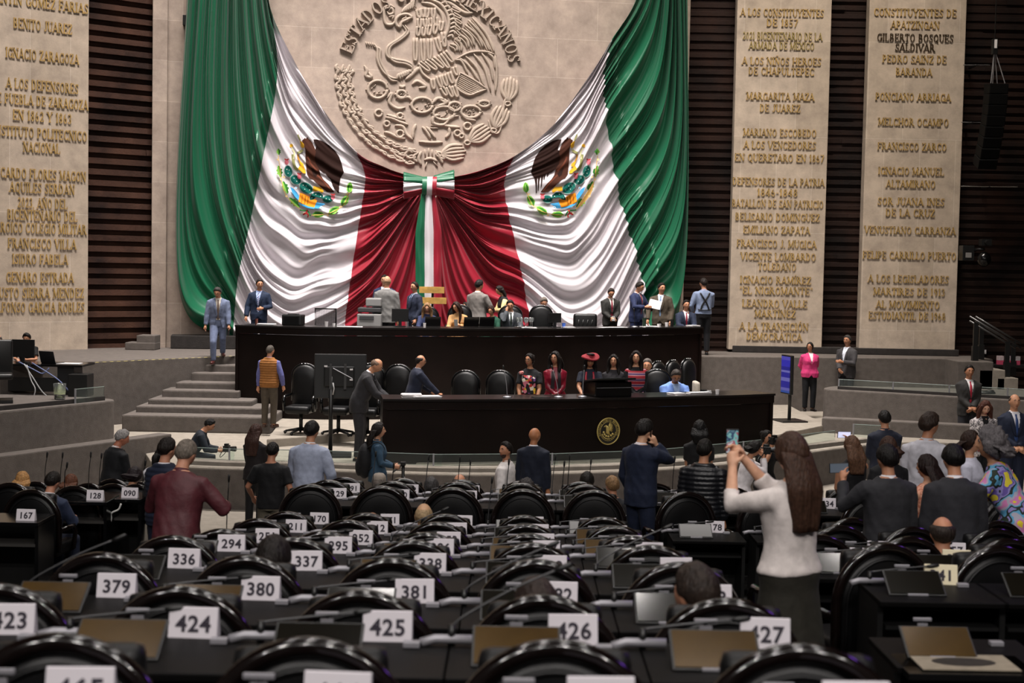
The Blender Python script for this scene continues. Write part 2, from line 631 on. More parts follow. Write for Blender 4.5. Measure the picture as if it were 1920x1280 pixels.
def railing(root, pts, z0, z1, step, off=.5):
    k = 0
    while k + step < len(pts):
        a, b = pts[k], pts[k + step]
        t = (b - a).normalized(); nn = Vector((-t.y, t.x, 0)) * off
        a, b = a + nn + t * .01, b + nn - t * .01
        m_ = MB()
        th = Vector((-t.y, t.x, 0)) * .006
        m_.quadgrid([[a + th + Vector((0, 0, z0)), a - th + Vector((0, 0, z0)), a - th + Vector((0, 0, z1)), a + th + Vector((0, 0, z1))],
                     [b + th + Vector((0, 0, z0)), b - th + Vector((0, 0, z0)), b - th + Vector((0, 0, z1)), b + th + Vector((0, 0, z1))]], 0, True, True, True)
        m_.build('glass_panel', glassm, root)
        m_ = MB(); m_.tube([a + Vector((0, 0, z1)), b + Vector((0, 0, z1))], .006, 6)
        m_.build('top_edge', mat('glass_edge', hexl('7F8C86'), .4), root)
        m_ = MB(); m_.box(a + Vector((0, 0, (z0 + z1) / 2)), (.025, .025, z1 - z0 + .02))
        m_.build('post', silver, root)
        k += step


railing(gr, gp, .66, .83, 6)
# side walls and side boxes
a, b = atz(-80, 866, .72), atz(322, 813, .72)
d = (b - a).normalized(); nn = Vector((-d.y, d.x, 0))
prism('wall_low_left', [a, b, b + nn * .3, a + nn * .3], 0, .72, carpet, .02)
bx0, bx1 = atz(-120, 783, 1.2), atz(205, 751, 1.2)
d = (bx1 - bx0).normalized(); nn = Vector((-d.y, d.x, 0))
pts = [bx0, bx1]
for k in range(1, 7):
    aa = -PI / 2 + PI / 2 * k / 6
    pts.append(bx1 + d * (.28 * math.cos(aa)) + nn * (.28 + .28 * math.sin(aa)))
pts += [pts[-1] + nn * 2.4, bx0 + nn * 2.6]
prism('wall_box_left', pts, 0, 1.2, carpet, .03)
lbx = (bx0, bx1, d.copy(), nn.copy())
sweep_pts = [(bx0 + nn * .1), (bx1 + nn * .1)]
mbk = MB(); mbk.quadgrid([[p + Vector((0, 0, 0)), p + nn * .06, p + nn * .06 + Vector((0, 0, .07)), p + Vector((0, 0, .07))] for p in sweep_pts], 0, True, True, True)
struct(mbk.build('trim_box_kick', dark_carpet))
gl = thing('glass_railing', 'short clear glass panel standing on the carpeted box under the camera desk', 'railing', None, (0, 0, 0))
c0 = atz(150, 757, 1.2) + nn * .12
c1 = bx1 + nn * .12 - d * .0
railing(gl, [Vector((c0.x, c0.y, 0)), Vector((c1.x, c1.y, 0))], 1.2, 1.44, 1, 0)
# box and low tier on the other side
cx0, cx1 = atz(1556, 730, 1.17), atz(2000, 755, 1.17)
d = (cx1 - cx0).normalized(); nn = Vector((-d.y, d.x, 0))
pts = [cx0]
pts += [cx1, cx1 + nn * 3.5, cx0 + nn * 1.2]
for k in range(1, 7):
    aa = PI - PI / 2 * (1 - k / 6)
    aa = PI / 2 + PI * k / 7
    pts.append(cx0 + nn * .6 + d * (.25 * math.cos(aa)) + nn * (.6 * math.sin(aa)))
prism('wall_box_right', pts, 0, 1.17, carpet, .03)
k0, k1 = atz(1568, 730, 1.17) + nn * .1, atz(2000, 755, 1.17) + nn * .1
mbk = MB(); mbk.quadgrid([[p, p + nn * .06, p + nn * .06 + Vector((0, 0, .06)), p + Vector((0, 0, .06))] for p in (k0, k1)], 0, True, True, True)
struct(mbk.build('trim_box_kick', dark_carpet))
gl = thing('glass_railing', 'long clear glass railing on the carpeted box under the two inscribed stone panels', 'railing', None, (0, 0, 0))
railing(gl, [Vector((p.x, p.y, 0)) for p in [k0.lerp(k1, i / 4) for i in range(5)]], 1.17, 1.38, 1, .05)
t0, t1 = atz(1541, 783, .75), atz(2000, 806, .75)
d = (t1 - t0).normalized(); nn = Vector((-d.y, d.x, 0))
prism('wall_low_right', [t0, t1, t1 + nn * .35, t0 + nn * .35], 0, .75, carpet, .025)
# glass sheet and floor step at the end of the ledge
gl = thing('glass_railing', 'green tinted glass panel behind the person in the dark navy jacket', 'railing', None, (0, 0, 0))
railing(gl, [Vector((at(1598, 840, 26.2).x, 26.2, 0)), Vector((at(1668, 840, 26.0).x, 26.0, 0))], .45, .86, 1, 0)
mb = MB(); p = atz(1500, 825, .53)
mb.box((p.x + .1, p.y, .49), (1.6, 1.0, .08)); struct(mb.build('trim_floor_step', carpet_lit, bevel=.02))
# steps at the far side with handrails
for k, (xa, xb, py, z) in enumerate(((1795, 1862, 673, U), (1835, 1884, 692, 1.52), (1868, 1908, 716, 1.34))):
    pa, pb = at(xa, py, 32.4), at(xb, py, 32.4)
    mb = MB(); mb.box(((pa.x + pb.x) / 2, 32.9, (1.0 + z) / 2), (pb.x - pa.x, 1.1, z - 1.0))
    struct(mb.build('trim_side_step', carpet_lit if k else carpet, bevel=.02))
hr = thing('handrail', 'pair of dark sloping handrails on four posts above the far side steps', 'handrail', None, (0, 0, 0))
for ya, dx in ((32.7, 0), (33.3, 11)):
    a, b = at(1818 + dx, 597, ya), at(1903 + dx, 648, ya)
    for q in (-.05, .05):
        mb = MB(); mb.tube([a + Vector((0, 0, q)), b + Vector((0, 0, q))], .022, 8); mb.build('rail', mat('dark_steel', (.12, .12, .12), .3, .7), hr, True)
    for t, zb in ((.14, U), (.84, 1.34)):
        p = a.lerp(b, t)
        mb = MB(); mb.box((p.x, p.y, (p.z + zb) / 2), (.1, .06, p.z - zb)); mb.box((p.x, p.y, zb + .17), (.13, .13, .34))
        mb.build('post', black, hr)

# terraces of the seating --------------------------------------------------
ROWY = [3.8 + 1.4 * i for i in range(10)]
ROWZ = [1.49, 1.30, 1.14, .955, .74, .56, .38, .40, .24, .06]
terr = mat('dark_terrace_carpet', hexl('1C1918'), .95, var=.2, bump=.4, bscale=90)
for i in range(10):
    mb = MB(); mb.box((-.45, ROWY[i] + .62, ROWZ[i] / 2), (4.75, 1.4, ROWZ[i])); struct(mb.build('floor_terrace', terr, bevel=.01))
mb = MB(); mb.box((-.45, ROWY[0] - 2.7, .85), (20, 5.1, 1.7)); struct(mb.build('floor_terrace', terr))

# ------------------------------------------------------------------ flags
green = mat('green_satin', hexl('075C3D'), .42, sheen=.1, spec=.5)
whites = mat('white_satin', hexl('D3CDD2'), .45, sheen=.1, spec=.4)
reds = mat('red_satin', hexl('8E0E26'), .40, sheen=.15, spec=.45)
FL = [
    [(500, -120), (501, -30), (511, 32), (552, 118), (603, 204), (668, 287), (722, 316), (775, 333)],
    [(482, -120), (492, 10), (519, 150), (556, 245), (612, 300), (684, 331), (738, 344), (778, 344)],
    [(456, -120), (470, 130), (492, 302), (556, 384), (616, 402), (676, 396), (732, 378), (782, 352)],
    [(430, -120), (430, 230), (468, 422), (540, 508), (600, 506), (661, 496), (724, 440), (787, 360)],
    [(398, -120), (386, 300), (446, 525), (520, 630), (588, 628), (648, 590), (722, 520), (793, 368)],
    [(356, -120), (334, 520), (436, 640), (500, 740), (585, 740), (640, 700), (778, 640), (800, 376)],
]
FR = [
    [(1212, -120), (1190, -2), (1143, 76), (1090, 160), (1030, 240), (963, 293), (900, 320), (838, 335)],
    [(1234, -120), (1206, 20), (1128, 150), (1084, 240), (1030, 302), (945, 335), (892, 348), (834, 346)],
    [(1250, -120), (1226, 120), (1141, 270), (1085, 365), (1030, 395), (950, 392), (892, 382), (830, 354)],
    [(1260, -120), (1250, 220), (1163, 390), (1108, 484), (1050, 508), (968, 470), (898, 438), (824, 360)],
    [(1270, -120), (1270, 320), (1195, 500), (1130, 610), (1070, 640), (985, 560), (900, 510), (818, 368)],
    [(1280, -120), (1277, 540), (1215, 645), (1150, 740), (1085, 760), (1000, 690), (836, 640), (812, 376)],
]


def cr(p, t):                      # catmull through the list at t in 0..len-1
    n = len(p) - 1
    i = min(int(t), n - 1)
    f = t - i
    g = lambda k: p[k] if 0 <= k <= n else (2 * p[0] - p[1] if k < 0 else 2 * p[n] - p[n - 1])
    a, b, c, d = g(i - 1), g(i), g(i + 1), g(i + 2)
    return .5 * ((2 * b) + (c - a) * f + (2 * a - 5 * b + 4 * c - d) * f * f + (3 * b - a - 3 * c + d) * f ** 3)


def flag(table, seed, root):
    tb = [[Vector(q) for q in row] for row in table]
    NT = 330
    bands = (('green_band', green, 0, 2, 56), ('white_band', whites, 2, 5, 70), ('red_band', reds, 5, 7, 56))
    out = []
    for nm, m_, a, b, n in bands:
        rows = []
        for i in range(n + 1):
            s = a + (b - a) * i / n
            col = [cr(row, s) for row in tb]
            row = []
            for j in range(NT + 1):
                t = j / NT
                p = cr(col, t * 5)
                h0 = PM.hit(p.x, p.y, .14) - PM.p
                wv = noise.noise(Vector((s * .55, t * 4, seed)))
                u = t + .035 * wv + .012 * noise.noise(Vector((s * 1.3, t * 13, seed + 5)))
                k1 = .5 + .5 * math.cos(2 * PI * (9.2 * u + .15))
                k2 = .5 + .5 * math.cos(2 * PI * (20.3 * u + .3 + .12 * s))
                k3 = .5 + .5 * math.cos(2 * PI * (43 * u + .6))
                m2 = max(0, min(1, .55 + 1.2 * noise.noise(Vector((s * .5 + 9, t * 6, seed)))))
                m3 = max(0, min(1, .45 + 1.6 * noise.noise(Vector((s * .7 + 3, t * 8, seed + 2)))))
                amp = .30 if s < 1.6 else .30 - .17 * min(1, (s - 1.6) / 1.2)
                if s < 1.7:
                    m2 *= .55; m3 *= .45
                if s > 5:
                    amp = .13 + .05 * (s - 5) * (7 - s) - .05 * max(0, s - 6)
                h = amp * (.95 * k1 ** 1.5 + 1.0 * m2 * k2 ** 1.6 + .6 * m3 * k3 ** 1.3)
                # the coat of arms lies on a calmer patch
                dx, dy = (p.x - (590 if p.x < 805 else 1050)) / 84, (p.y - 335) / 90
                rr_ = math.sqrt(dx * dx + dy * dy)
                fl_ = max(0, min(1, (rr_ - .75) / .5))
                h = h * (.3 + .7 * fl_) + .07 * (1 - fl_)
                edge = math.exp(-(t / .012) ** 2) * .06
                q = PM.p + h0 + PM.n * (h + edge + .02)
                row.append(q)
            rows.append(row)
        mb = MB()
        mb.quadgrid(rows)
        out.append(mb.build(nm, m_, root, True, fixn=False))
    return out


fl = thing('flag_drape', 'huge green white red drape by the stone pier, green band next to the side stairs', 'flag', 'draped flags on the back wall')
fr = thing('flag_drape', 'huge green white red drape whose green band hangs beside the person in suspenders', 'flag', 'draped flags on the back wall')
flp = flag(FL, 1.0, fl)
frp = flag(FR, 6.0, fr)

# coat of arms on the white bands: outlines in the crop's pixels, 6.735 px to the photo px
EMB = []


def poly(col, pts):
    EMB.append((col, [(500 + x / 6.735, 230 + y / 6.735) for x, y in pts]))


def disc(col, x, y, rx, ry=None, n=14, a=0):
    ry = ry or rx
    poly(col, [(x + rx * math.cos(2 * PI * k / n) * math.cos(a) - ry * math.sin(2 * PI * k / n) * math.sin(a), y + rx * math.cos(2 * PI * k / n) * math.sin(a) + ry * math.sin(2 * PI * k / n) * math.cos(a)) for k in range(n)])


def strip(col, pts, wd):
    ps = catmull([Vector((x, y, 0)) for x, y in pts], 5)
    l, r_ = [], []
    for i, p in enumerate(ps):
        t = (ps[min(i + 1, len(ps) - 1)] - ps[max(0, i - 1)]).normalized()
        w_ = wd * (1 if not isinstance(wd, tuple) else 1)
        l.append((p.x - t.y * w_, p.y + t.x * w_)); r_.append((p.x + t.y * w_, p.y - t.x * w_))
    poly(col, l + r_[::-1])


BR, BD, YE, OR, BL, TE, LG, DG, PK, CR_ = '45261B', '26130E', 'D9A62B', 'E08A1E', '3F93C4', '0F5B52', '7DB84A', '2E6B26', 'D06F7C', 'E9E3C8'
# wing (dark), body (brown), tail, feathers
poly(BD, [(590, 210), (640, 212), (700, 230), (790, 285), (860, 350), (915, 430), (945, 510), (965, 590), (975, 628), (955, 660), (930, 705), (918, 780), (912, 890), (900, 890), (898, 780), (893, 680), (886, 720), (890, 860), (878, 860), (868, 740), (850, 670), (846, 720), (850, 830), (838, 800), (828, 720), (812, 660), (815, 720), (806, 720), (790, 655), (770, 645), (775, 690), (760, 670), (745, 640), (715, 630), (690, 610), (650, 575), (620, 520), (600, 440), (610, 350), (635, 345), (625, 300), (600, 250)])
poly(BR, [(445, 225), (470, 205), (480, 190), (495, 205), (515, 180), (530, 205), (555, 225), (580, 260), (610, 330), (620, 370), (605, 450), (620, 520), (660, 580), (680, 660), (720, 720), (790, 790), (855, 878), (810, 880), (760, 872), (690, 820), (640, 770), (590, 720), (540, 700), (510, 650), (500, 560), (490, 450), (488, 350), (480, 310), (455, 260)])
poly(BD, [(560, 560), (600, 600), (640, 640), (620, 690), (585, 660)])
strip('6A3A2A', [(640, 660), (720, 740), (820, 860)], 9)
strip('6A3A2A', [(520, 430), (560, 520), (640, 610)], 10)
poly(YE, [(418, 230), (440, 235), (470, 270), (475, 310), (455, 325), (430, 300), (425, 260)])
disc(YE, 312, 290, 22)
strip('8A8A5A', [(392, 150), (410, 190), (425, 225)], 9)
strip('8A8A5A', [(455, 345), (420, 370), (385, 385)], 15)
strip('8A8A5A', [(330, 400), (340, 500), (360, 570), (400, 600)], 18)
strip('C9C79A', [(318, 320), (350, 380), (340, 460)], 9)
poly(YE, [(400, 470), (430, 490), (465, 520), (470, 550), (440, 560), (490, 610), (495, 640), (460, 640), (430, 610), (395, 590), (405, 560), (425, 540)])
strip('B5802A', [(390, 400), (400, 450), (420, 490)], 9)
# cactus with fruit
for x, y, rx, ry, a in ((273, 615, 48, 70, -.2), (365, 722, 68, 52, .6), (497, 825, 88, 62, .55), (770, 965, 62, 45, -.1)):
    disc('8FA6A0', x, y, rx + 8, ry + 8, 16, a); disc(TE, x, y, rx, ry, 16, a)
poly(TE, [(535, 970), (560, 910), (600, 880), (660, 880), (710, 915), (715, 960), (670, 950), (620, 940), (580, 980), (550, 990)])
rr = random.Random(4)
for x, y in ((255, 590), (285, 600), (270, 640), (345, 700), (380, 740), (460, 790), (500, 800), (540, 850), (480, 840), (620, 905), (680, 930), (570, 950), (750, 960), (790, 970)):
    disc('C8D8D0', x, y, 6, 6, 6)
for x, y in ((252, 500), (412, 680), (835, 940)):
    disc(PK, x, y, 26, 34); strip('B03A3A', [(x - 28, y - 40), (x, y - 30), (x + 28, y - 40)], 8)
poly(YE, [(590, 800), (620, 810), (680, 815), (720, 865), (700, 890), (650, 860), (620, 870), (580, 860)])
# water, stone
poly(BL, [(295, 810), (340, 835), (380, 880), (410, 930), (405, 985), (360, 940), (320, 880)])
poly(BL, [(400, 1010), (480, 1040), (600, 1060), (600, 1090), (500, 1075), (430, 1045)])
poly(BL, [(620, 1005), (700, 1020), (740, 1025), (700, 1050), (650, 1085), (600, 1080)])
poly(OR, [(420, 885), (480, 905), (540, 935), (545, 980), (620, 965), (635, 985), (600, 1070), (520, 1055), (440, 1015), (400, 995)])
for x in (450, 490, 525):
    strip('8A4A10', [(x, 910 + (x - 450) * .4), (x - 12, 1030)], 4)
disc('E8F0F4', 368, 825, 15); disc(BL, 368, 825, 8); disc('E8F0F4', 688, 1070, 16); disc(BL, 688, 1070, 8)


def leafsprig(x, y, a, L, wd):
    c, s = math.cos(a), math.sin(a)
    pt = lambda u, v: (x + u * c - v * s, y + u * s + v * c)
    poly(LG, [pt(-L, 0), pt(-L * .5, wd), pt(0, wd * 1.1), pt(L * .6, wd * .7), pt(L, 0), pt(L * .6, -wd * .8), pt(0, -wd), pt(-L * .5, -wd)])
    poly(DG, [pt(-L, 0), pt(-L * .4, -wd * .7), pt(L * .1, -wd * .75), pt(L * .9, 0), pt(0, -wd * .15)])
    strip(DG, [pt(-L, 0), pt(-L * .1, wd * .45), pt(L * .8, wd * .25)], 3.5)


for x, y, a, L, wd in ((1045, 820, -1.45, 72, 36), (985, 985, -1.0, 78, 42), (845, 1110, -.6, 85, 40), (650, 1160, .02, 78, 38)):
    leafsprig(x, y, a, L, wd)


def oakleaf(x, y, a, L, wd):
    c, s = math.cos(a), math.sin(a)
    pt = lambda u, v: (x + u * c - v * s, y + u * s + v * c)
    lo = [(-L, 0)] + [(-L + 2 * L * (k / 8), wd * (1 if k % 2 else .55) * math.sin(PI * min(.92, max(.12, k / 8)))) for k in range(1, 8)] + [(L, 0)] + [(-L + 2 * L * (k / 8), -wd * (1 if k % 2 else .55) * math.sin(PI * min(.92, max(.12, k / 8)))) for k in range(7, 0, -1)]
    poly(LG, [pt(u, v) for u, v in lo]); poly(DG, [pt(u, v) for u, v in lo[8:] + lo[:1]])


for x, y, a, L, wd in ((150, 370, 1.5, 42, 34), (162, 620, 1.35, 80, 44), (235, 820, 1.2, 88, 46), (350, 1010, .75, 92, 48)):
    oakleaf(x, y, a, L, wd)
strip('C9A05A', [(145, 420), (165, 560), (185, 720), (235, 900), (340, 1030), (440, 1110)], 4)
strip('C9A05A', [(1040, 880), (1020, 930), (950, 1060), (760, 1150), (560, 1170)], 4)
for x, y in ((140, 470), (215, 690), (180, 720), (250, 930), (1010, 905), (930, 1060), (770, 1170)):
    disc('E3C48E', x, y, 17, 13, 8)
strip('2F7A3A', [(415, 1105), (470, 1110), (520, 1120), (550, 1180)], 8); strip(CR_, [(430, 1150), (480, 1140), (540, 1190)], 9)
strip('B02A2A', [(455, 1165), (495, 1140), (512, 1100)], 9); strip('B02A2A', [(470, 1140), (520, 1160), (515, 1200)], 8)


def drape_emblem(root, bandobj, mirror):
    bm = bmesh.new(); bm.from_mesh(bandobj.data)
    tree = BVHTree.FromBMesh(bm); bm.free()
    em = bpy.data.objects.new('coat_of_arms', None)
    COL.objects.link(em); em.parent = root
    groups = (('eagle', (BR, BD, '6A3A2A', YE, 'B5802A')), ('snake', ('8A8A5A', 'C9C79A')), ('cactus', (TE, '8FA6A0', 'C8D8D0', PK, 'B03A3A')), ('lake_and_stone', (BL, OR, '8A4A10', 'E8F0F4')), ('wreath', None))
    used = set()
    mx = (lambda x: 1640 - x * 1.0) if mirror else (lambda x: x)
    for gi, (nm, cols) in enumerate(groups):
        items = [(i, c, p) for i, (c, p) in enumerate(EMB) if (c in cols if cols else i not in used)]
        used |= {i for i, c, p in items}
        clist = []
        V, Fc, Mi = [], [], []
        for i, c, p in items:
            if c not in clist:
                clist.append(c)
            b = bmesh.new()
            vs = [b.verts.new((mx(x), y, 0)) for x, y in p]
            try:
                b.faces.new(vs)
            except ValueError:
                b.free(); continue
            bmesh.ops.triangulate(b, faces=b.faces)
            xs = [v.co.x for v in b.verts]; ys = [v.co.y for v in b.verts]
            for ax, lo, hi in ((0, min(xs), max(xs)), (1, min(ys), max(ys))):
                g = math.ceil(lo / 1.6) * 1.6
                while g < hi:
                    pc = (g, 0, 0) if ax == 0 else (0, g, 0)
                    bmesh.ops.bisect_plane(b, geom=b.verts[:] + b.edges[:] + b.faces[:], plane_co=pc, plane_no=(1, 0, 0) if ax == 0 else (0, 1, 0))
                    g += 1.6
            b.verts.index_update()
            base = len(V)
            for v in b.verts:
                d = ray(v.co.x, v.co.y)
                h = tree.ray_cast(CAM, d)
                q = h[0] if h[0] is not None else PM.hit(v.co.x, v.co.y, .35)
                V.append(q + PM.n * (.012 + .0014 * i))
            for f in b.faces:
                Fc.append([base + v.index for v in f.verts]); Mi.append(clist.index(c))
            b.free()
        m_ = MB(); m_.v, m_.f, m_.m = V, Fc, Mi
        m_.build(nm, [mat('print_' + c, hexl(c), .8, spec=.15) for c in clist], em, True)


drape_emblem(fl, flp[1], False)
drape_emblem(fr, frp[1], True)

# bow ----------------------------------------------------------------------
bow = thing('ribbon_bow', 'big green white and red ribbon bow tying the two drapes together under the stone crest', 'bow')
B3 = [green, whites, reds]


def H(px, py, o):
    return PM.hit(px, py, o)


def loop(quad_rows, name):
    # rows from the end to the knot: (x, [y0..y3]) boundaries of the three stripes
    mb = MB()
    for k in range(3):
        rows = []
        for i in range(13):
            t = i / 12
            x = quad_rows[0][0] + (quad_rows[1][0] - quad_rows[0][0]) * t
            ya = quad_rows[0][1][k] + (quad_rows[1][1][k] - quad_rows[0][1][k]) * t ** (1.0 if k in (0, 3) else 1.4)
            yb = quad_rows[0][1][k + 1] + (quad_rows[1][1][k + 1] - quad_rows[0][1][k + 1]) * t ** (1.4 if k + 1 < 3 else 1.0)
            Y0 = quad_rows[0][1][0] + (quad_rows[1][1][0] - quad_rows[0][1][0]) * t
            Y3 = quad_rows[0][1][3] + (quad_rows[1][1][3] - quad_rows[0][1][3]) * t
            row = []
            for j in range(9):
                y = ya + (yb - ya) * j / 8
                f = (y - Y0) / max(1e-3, (Y3 - Y0))
                o = .52 + .20 * math.sqrt(max(0, 1 - (2 * f - 1) ** 2)) * (1 - .35 * t) + .02 * math.sin(f * 26 + t * 2) * (1 - t * .3)
                row.append(H(x, y, o))
            rows.append(row)
        mb.quadgrid(rows, k)
    o = mb.build(name, B3, bow, True, fixn=False)
    md = o.modifiers.new('s', 'SOLIDIFY'); md.thickness = .04
    return o


loop([(757, (322, 341, 359, 374)), (797, (332, 345, 352, 363))], 'loop')
loop([(852, (321, 337, 356, 371)), (814, (332, 343, 351, 363))], 'loop')
mb = MB()
for k, (xa, xb) in enumerate(((792, 801), (801, 811), (811, 819))):
    rows = []
    for i in range(13):
        a = PI * i / 12
        y = 349 - 18 * math.cos(a)
        o = .70 + .17 * math.sin(a)
        rows.append([H(xa + (xb - xa) * j / 4 - (2 * (i / 12) - .5), y, o) for j in range(5)])
    mb.quadgrid(rows, k)
mb.build('knot', B3, bow, True, fixn=False)
for k, (nm, m_, x0, x1, x2, x3) in enumerate((('tail_green', green, 790, 798, 779, 796), ('tail_white', whites, 798, 809, 796, 813), ('tail_red', reds, 809, 815, 813, 828))):
    rows = []
    for i in range(40):
        t = i / 39
        y = 362 + 290 * t
        e = min(1, t * 4)
        xa, xb = x0 + (x2 - x0) * e, x1 + (x3 - x1) * e
        rows.append([H(xa + (xb - xa) * j / 8, y, .74 + .05 * math.sin(j / 8 * PI) + .03 * noise.noise(Vector((k * 3 + j * .2, t * 7, 1)))) for j in range(9)])
    mb = MB(); mb.quadgrid(rows)
    mb.build(nm, m_, bow, True, fixn=False)

# ------------------------------------------------------------------ letters
# own serif capitals: T thick upright, h thin bar, l slanted line, a arc, in a box one unit high
TK, TN = .145, .075
GL = {
    'A': (.86, [('l', .08, 0, .42, 1, TN), ('l', .42, 1, .77, 0, TK), ('h', .2, .62, .33), ('s', .08, 0), ('s', .77, 0)]),
    'B': (.74, [('T', .16, 0, 1), ('a', .34, .75, .24, .25, -90, 90, TK), ('a', .36, .26, .28, .26, -90, 90, TK), ('h', .1, .36, .96), ('h', .1, .36, .5), ('h', .1, .36, .04)]),
    'C': (.78, [('a', .42, .5, .34, .5, 45, 315, TK * .9), ('l', .68, .7, .68, .98, TN), ('l', .68, .02, .68, .26, TN)]),
    'D': (.82, [('T', .16, 0, 1), ('a', .32, .5, .38, .5, -90, 90, TK), ('h', .06, .34, .96), ('h', .06, .34, .04)]),
    'E': (.72, [('T', .16, 0, 1), ('h', .06, .62, .96), ('h', .1, .5, .5), ('h', .06, .64, .04), ('l', .62, .78, .62, .98, TN), ('l', .64, .02, .64, .24, TN), ('l', .5, .4, .5, .6, TN)]),
    'F': (.68, [('T', .16, 0, 1), ('h', .06, .62, .96), ('h', .1, .5, .5), ('s', .16, 0), ('l', .62, .76, .62, .98, TN), ('l', .5, .4, .5, .6, TN)]),
    'G': (.82, [('a', .42, .5, .34, .5, 45, 330, TK * .9), ('l', .68, .7, .68, .98, TN), ('T', .70, .02, .42), ('h', .5, .84, .42)]),
    'H': (.86, [('T', .16, 0, 1), ('T', .7, 0, 1), ('h', .16, .7, .5), ('s', .16, 0), ('s', .7, 0), ('s', .16, 1), ('s', .7, 1)]),
    'I': (.36, [('T', .18, 0, 1), ('s', .18, 0), ('s', .18, 1)]),
    'J': (.56, [('T', .38, .2, 1), ('s', .38, 1), ('a', .22, .2, .16, .2, 180, 360, TN * 1.3)]),
    'L': (.68, [('T', .16, 0, 1), ('s', .16, 1), ('h', .06, .62, .04), ('l', .62, .02, .62, .28, TN)]),
    'M': (1.0, [('l', .14, 0, .16, 1, TN), ('l', .16, 1, .48, .1, TK), ('l', .48, .1, .8, 1, TN), ('T', .84, 0, 1), ('s', .14, 0), ('s', .84, 0), ('s', .12, 1), ('s', .88, 1)]),
    'N': (.88, [('l', .15, 0, .15, 1, TN), ('l', .15, 1, .72, 0, TK), ('l', .72, 0, .72, 1, TN), ('s', .15, 0), ('s', .1, 1), ('s', .72, 1)]),
    'O': (.84, [('a', .42, .5, .34, .5, 0, 360, TK * .9)]),
    'P': (.7, [('T', .16, 0, 1), ('a', .32, .72, .28, .28, -90, 90, TK), ('h', .06, .34, .96), ('h', .1, .34, .46), ('s', .16, 0)]),
    'Q': (.84, [('a', .42, .5, .34, .5, 0, 360, TK * .9), ('l', .42, .2, .74, -.14, TK * .8)]),
    'R': (.8, [('T', .16, 0, 1), ('a', .32, .74, .26, .26, -90, 90, TK), ('h', .06, .34, .96), ('h', .1, .34, .48), ('l', .38, .48, .7, 0, TK), ('s', .16, 0), ('s', .7, 0)]),
    'S': (.64, [('a', .32, .74, .22, .25, 30, 270, TK * .85), ('a', .32, .25, .24, .25, -150, 90, TK * .85), ('l', .55, .74, .55, .98, TN), ('l', .09, .02, .09, .26, TN)]),
    'T': (.72, [('T', .36, 0, 1), ('s', .36, 0), ('h', .04, .68, .96), ('l', .06, .76, .06, .98, TN), ('l', .66, .76, .66, .98, TN)]),
    'U': (.82, [('T', .16, .28, 1), ('a', .42, .3, .26, .3, 180, 360, TK * .8), ('l', .68, .28, .68, 1, TN), ('s', .16, 1), ('s', .68, 1)]),
    'V': (.82, [('l', .1, 1, .42, 0, TK), ('l', .42, 0, .74, 1, TN), ('s', .1, 1), ('s', .74, 1)]),
    'X': (.82, [('l', .1, 1, .72, 0, TK), ('l', .1, 0, .72, 1, TN), ('s', .1, 0), ('s', .72, 0), ('s', .1, 1), ('s', .72, 1)]),
    'Y': (.78, [('l', .1, 1, .4, .48, TK), ('l', .4, .48, .7, 1, TN), ('T', .4, 0, .5), ('s', .4, 0), ('s', .1, 1), ('s', .7, 1)]),
    'Z': (.7, [('h', .08, .62, .96), ('l', .6, .96, .1, .04, TK), ('h', .06, .64, .04), ('l', .1, .74, .1, .98, TN), ('l', .62, .02, .62, .26, TN)]),
    '0': (.66, [('a', .33, .5, .24, .5, 0, 360, TK * .85)]),
    '1': (.44, [('T', .24, 0, 1), ('s', .24, 0), ('l', .08, .82, .24, .98, TN)]),
    '2': (.64, [('a', .32, .72, .22, .27, -30, 170, TK * .85), ('l', .5, .58, .1, .05, TN * 1.4), ('h', .08, .58, .06), ('l', .56, .02, .56, .22, TN)]),
    '3': (.62, [('a', .3, .75, .22, .24, -90, 160, TK * .85), ('a', .3, .26, .24, .26, -160, 90, TK * .85)]),
    '4': (.66, [('T', .44, 0, 1), ('l', .44, 1, .06, .3, TN), ('h', .06, .62, .28)]),
    '5': (.62, [('h', .14, .54, .95), ('l', .16, .5, .16, .97, TN), ('a', .3, .3, .24, .3, -160, 110, TK * .85)]),
    '6': (.64, [('a', .32, .3, .23, .3, 0, 360, TK * .85), ('a', .42, .42, .32, .56, 100, 190, TK * .8)]),
    '7': (.62, [('h', .08, .58, .94), ('l', .56, .94, .24, 0, TK * .85)]),
    '8': (.64, [('a', .32, .75, .2, .24, 0, 360, TK * .8), ('a', .32, .26, .24, .26, 0, 360, TK * .85)]),
    '9': (.64, [('a', .32, .7, .23, .3, 0, 360, TK * .85), ('a', .22, .58, .32, .56, -80, 10, TK * .8)]),
    '-': (.44, [('h', .08, .36, .45)]), ',': (.3, [('l', .18, .1, .1, -.16, TK * .8)]), '.': (.3, [('l', .15, 0, .15, .14, TK)]),
    '"': (.44, [('l', .14, .7, .14, 1, TN), ('l', .3, .7, .3, 1, TN)]), ' ': (.42, []),
}
ACC = {'Ñ': ('N', [('l', .26, 1.16, .56, 1.22, TN)]), 'Í': ('I', [('l', .14, 1.08, .3, 1.26, TN)]), 'Ó': ('O', [('l', .36, 1.08, .54, 1.26, TN)]), 'Á': ('A', [('l', .38, 1.08, .56, 1.26, TN)])}
for k, (b_, ex) in ACC.items():
    GL[k] = (GL[b_][0], GL[b_][1] + ex)


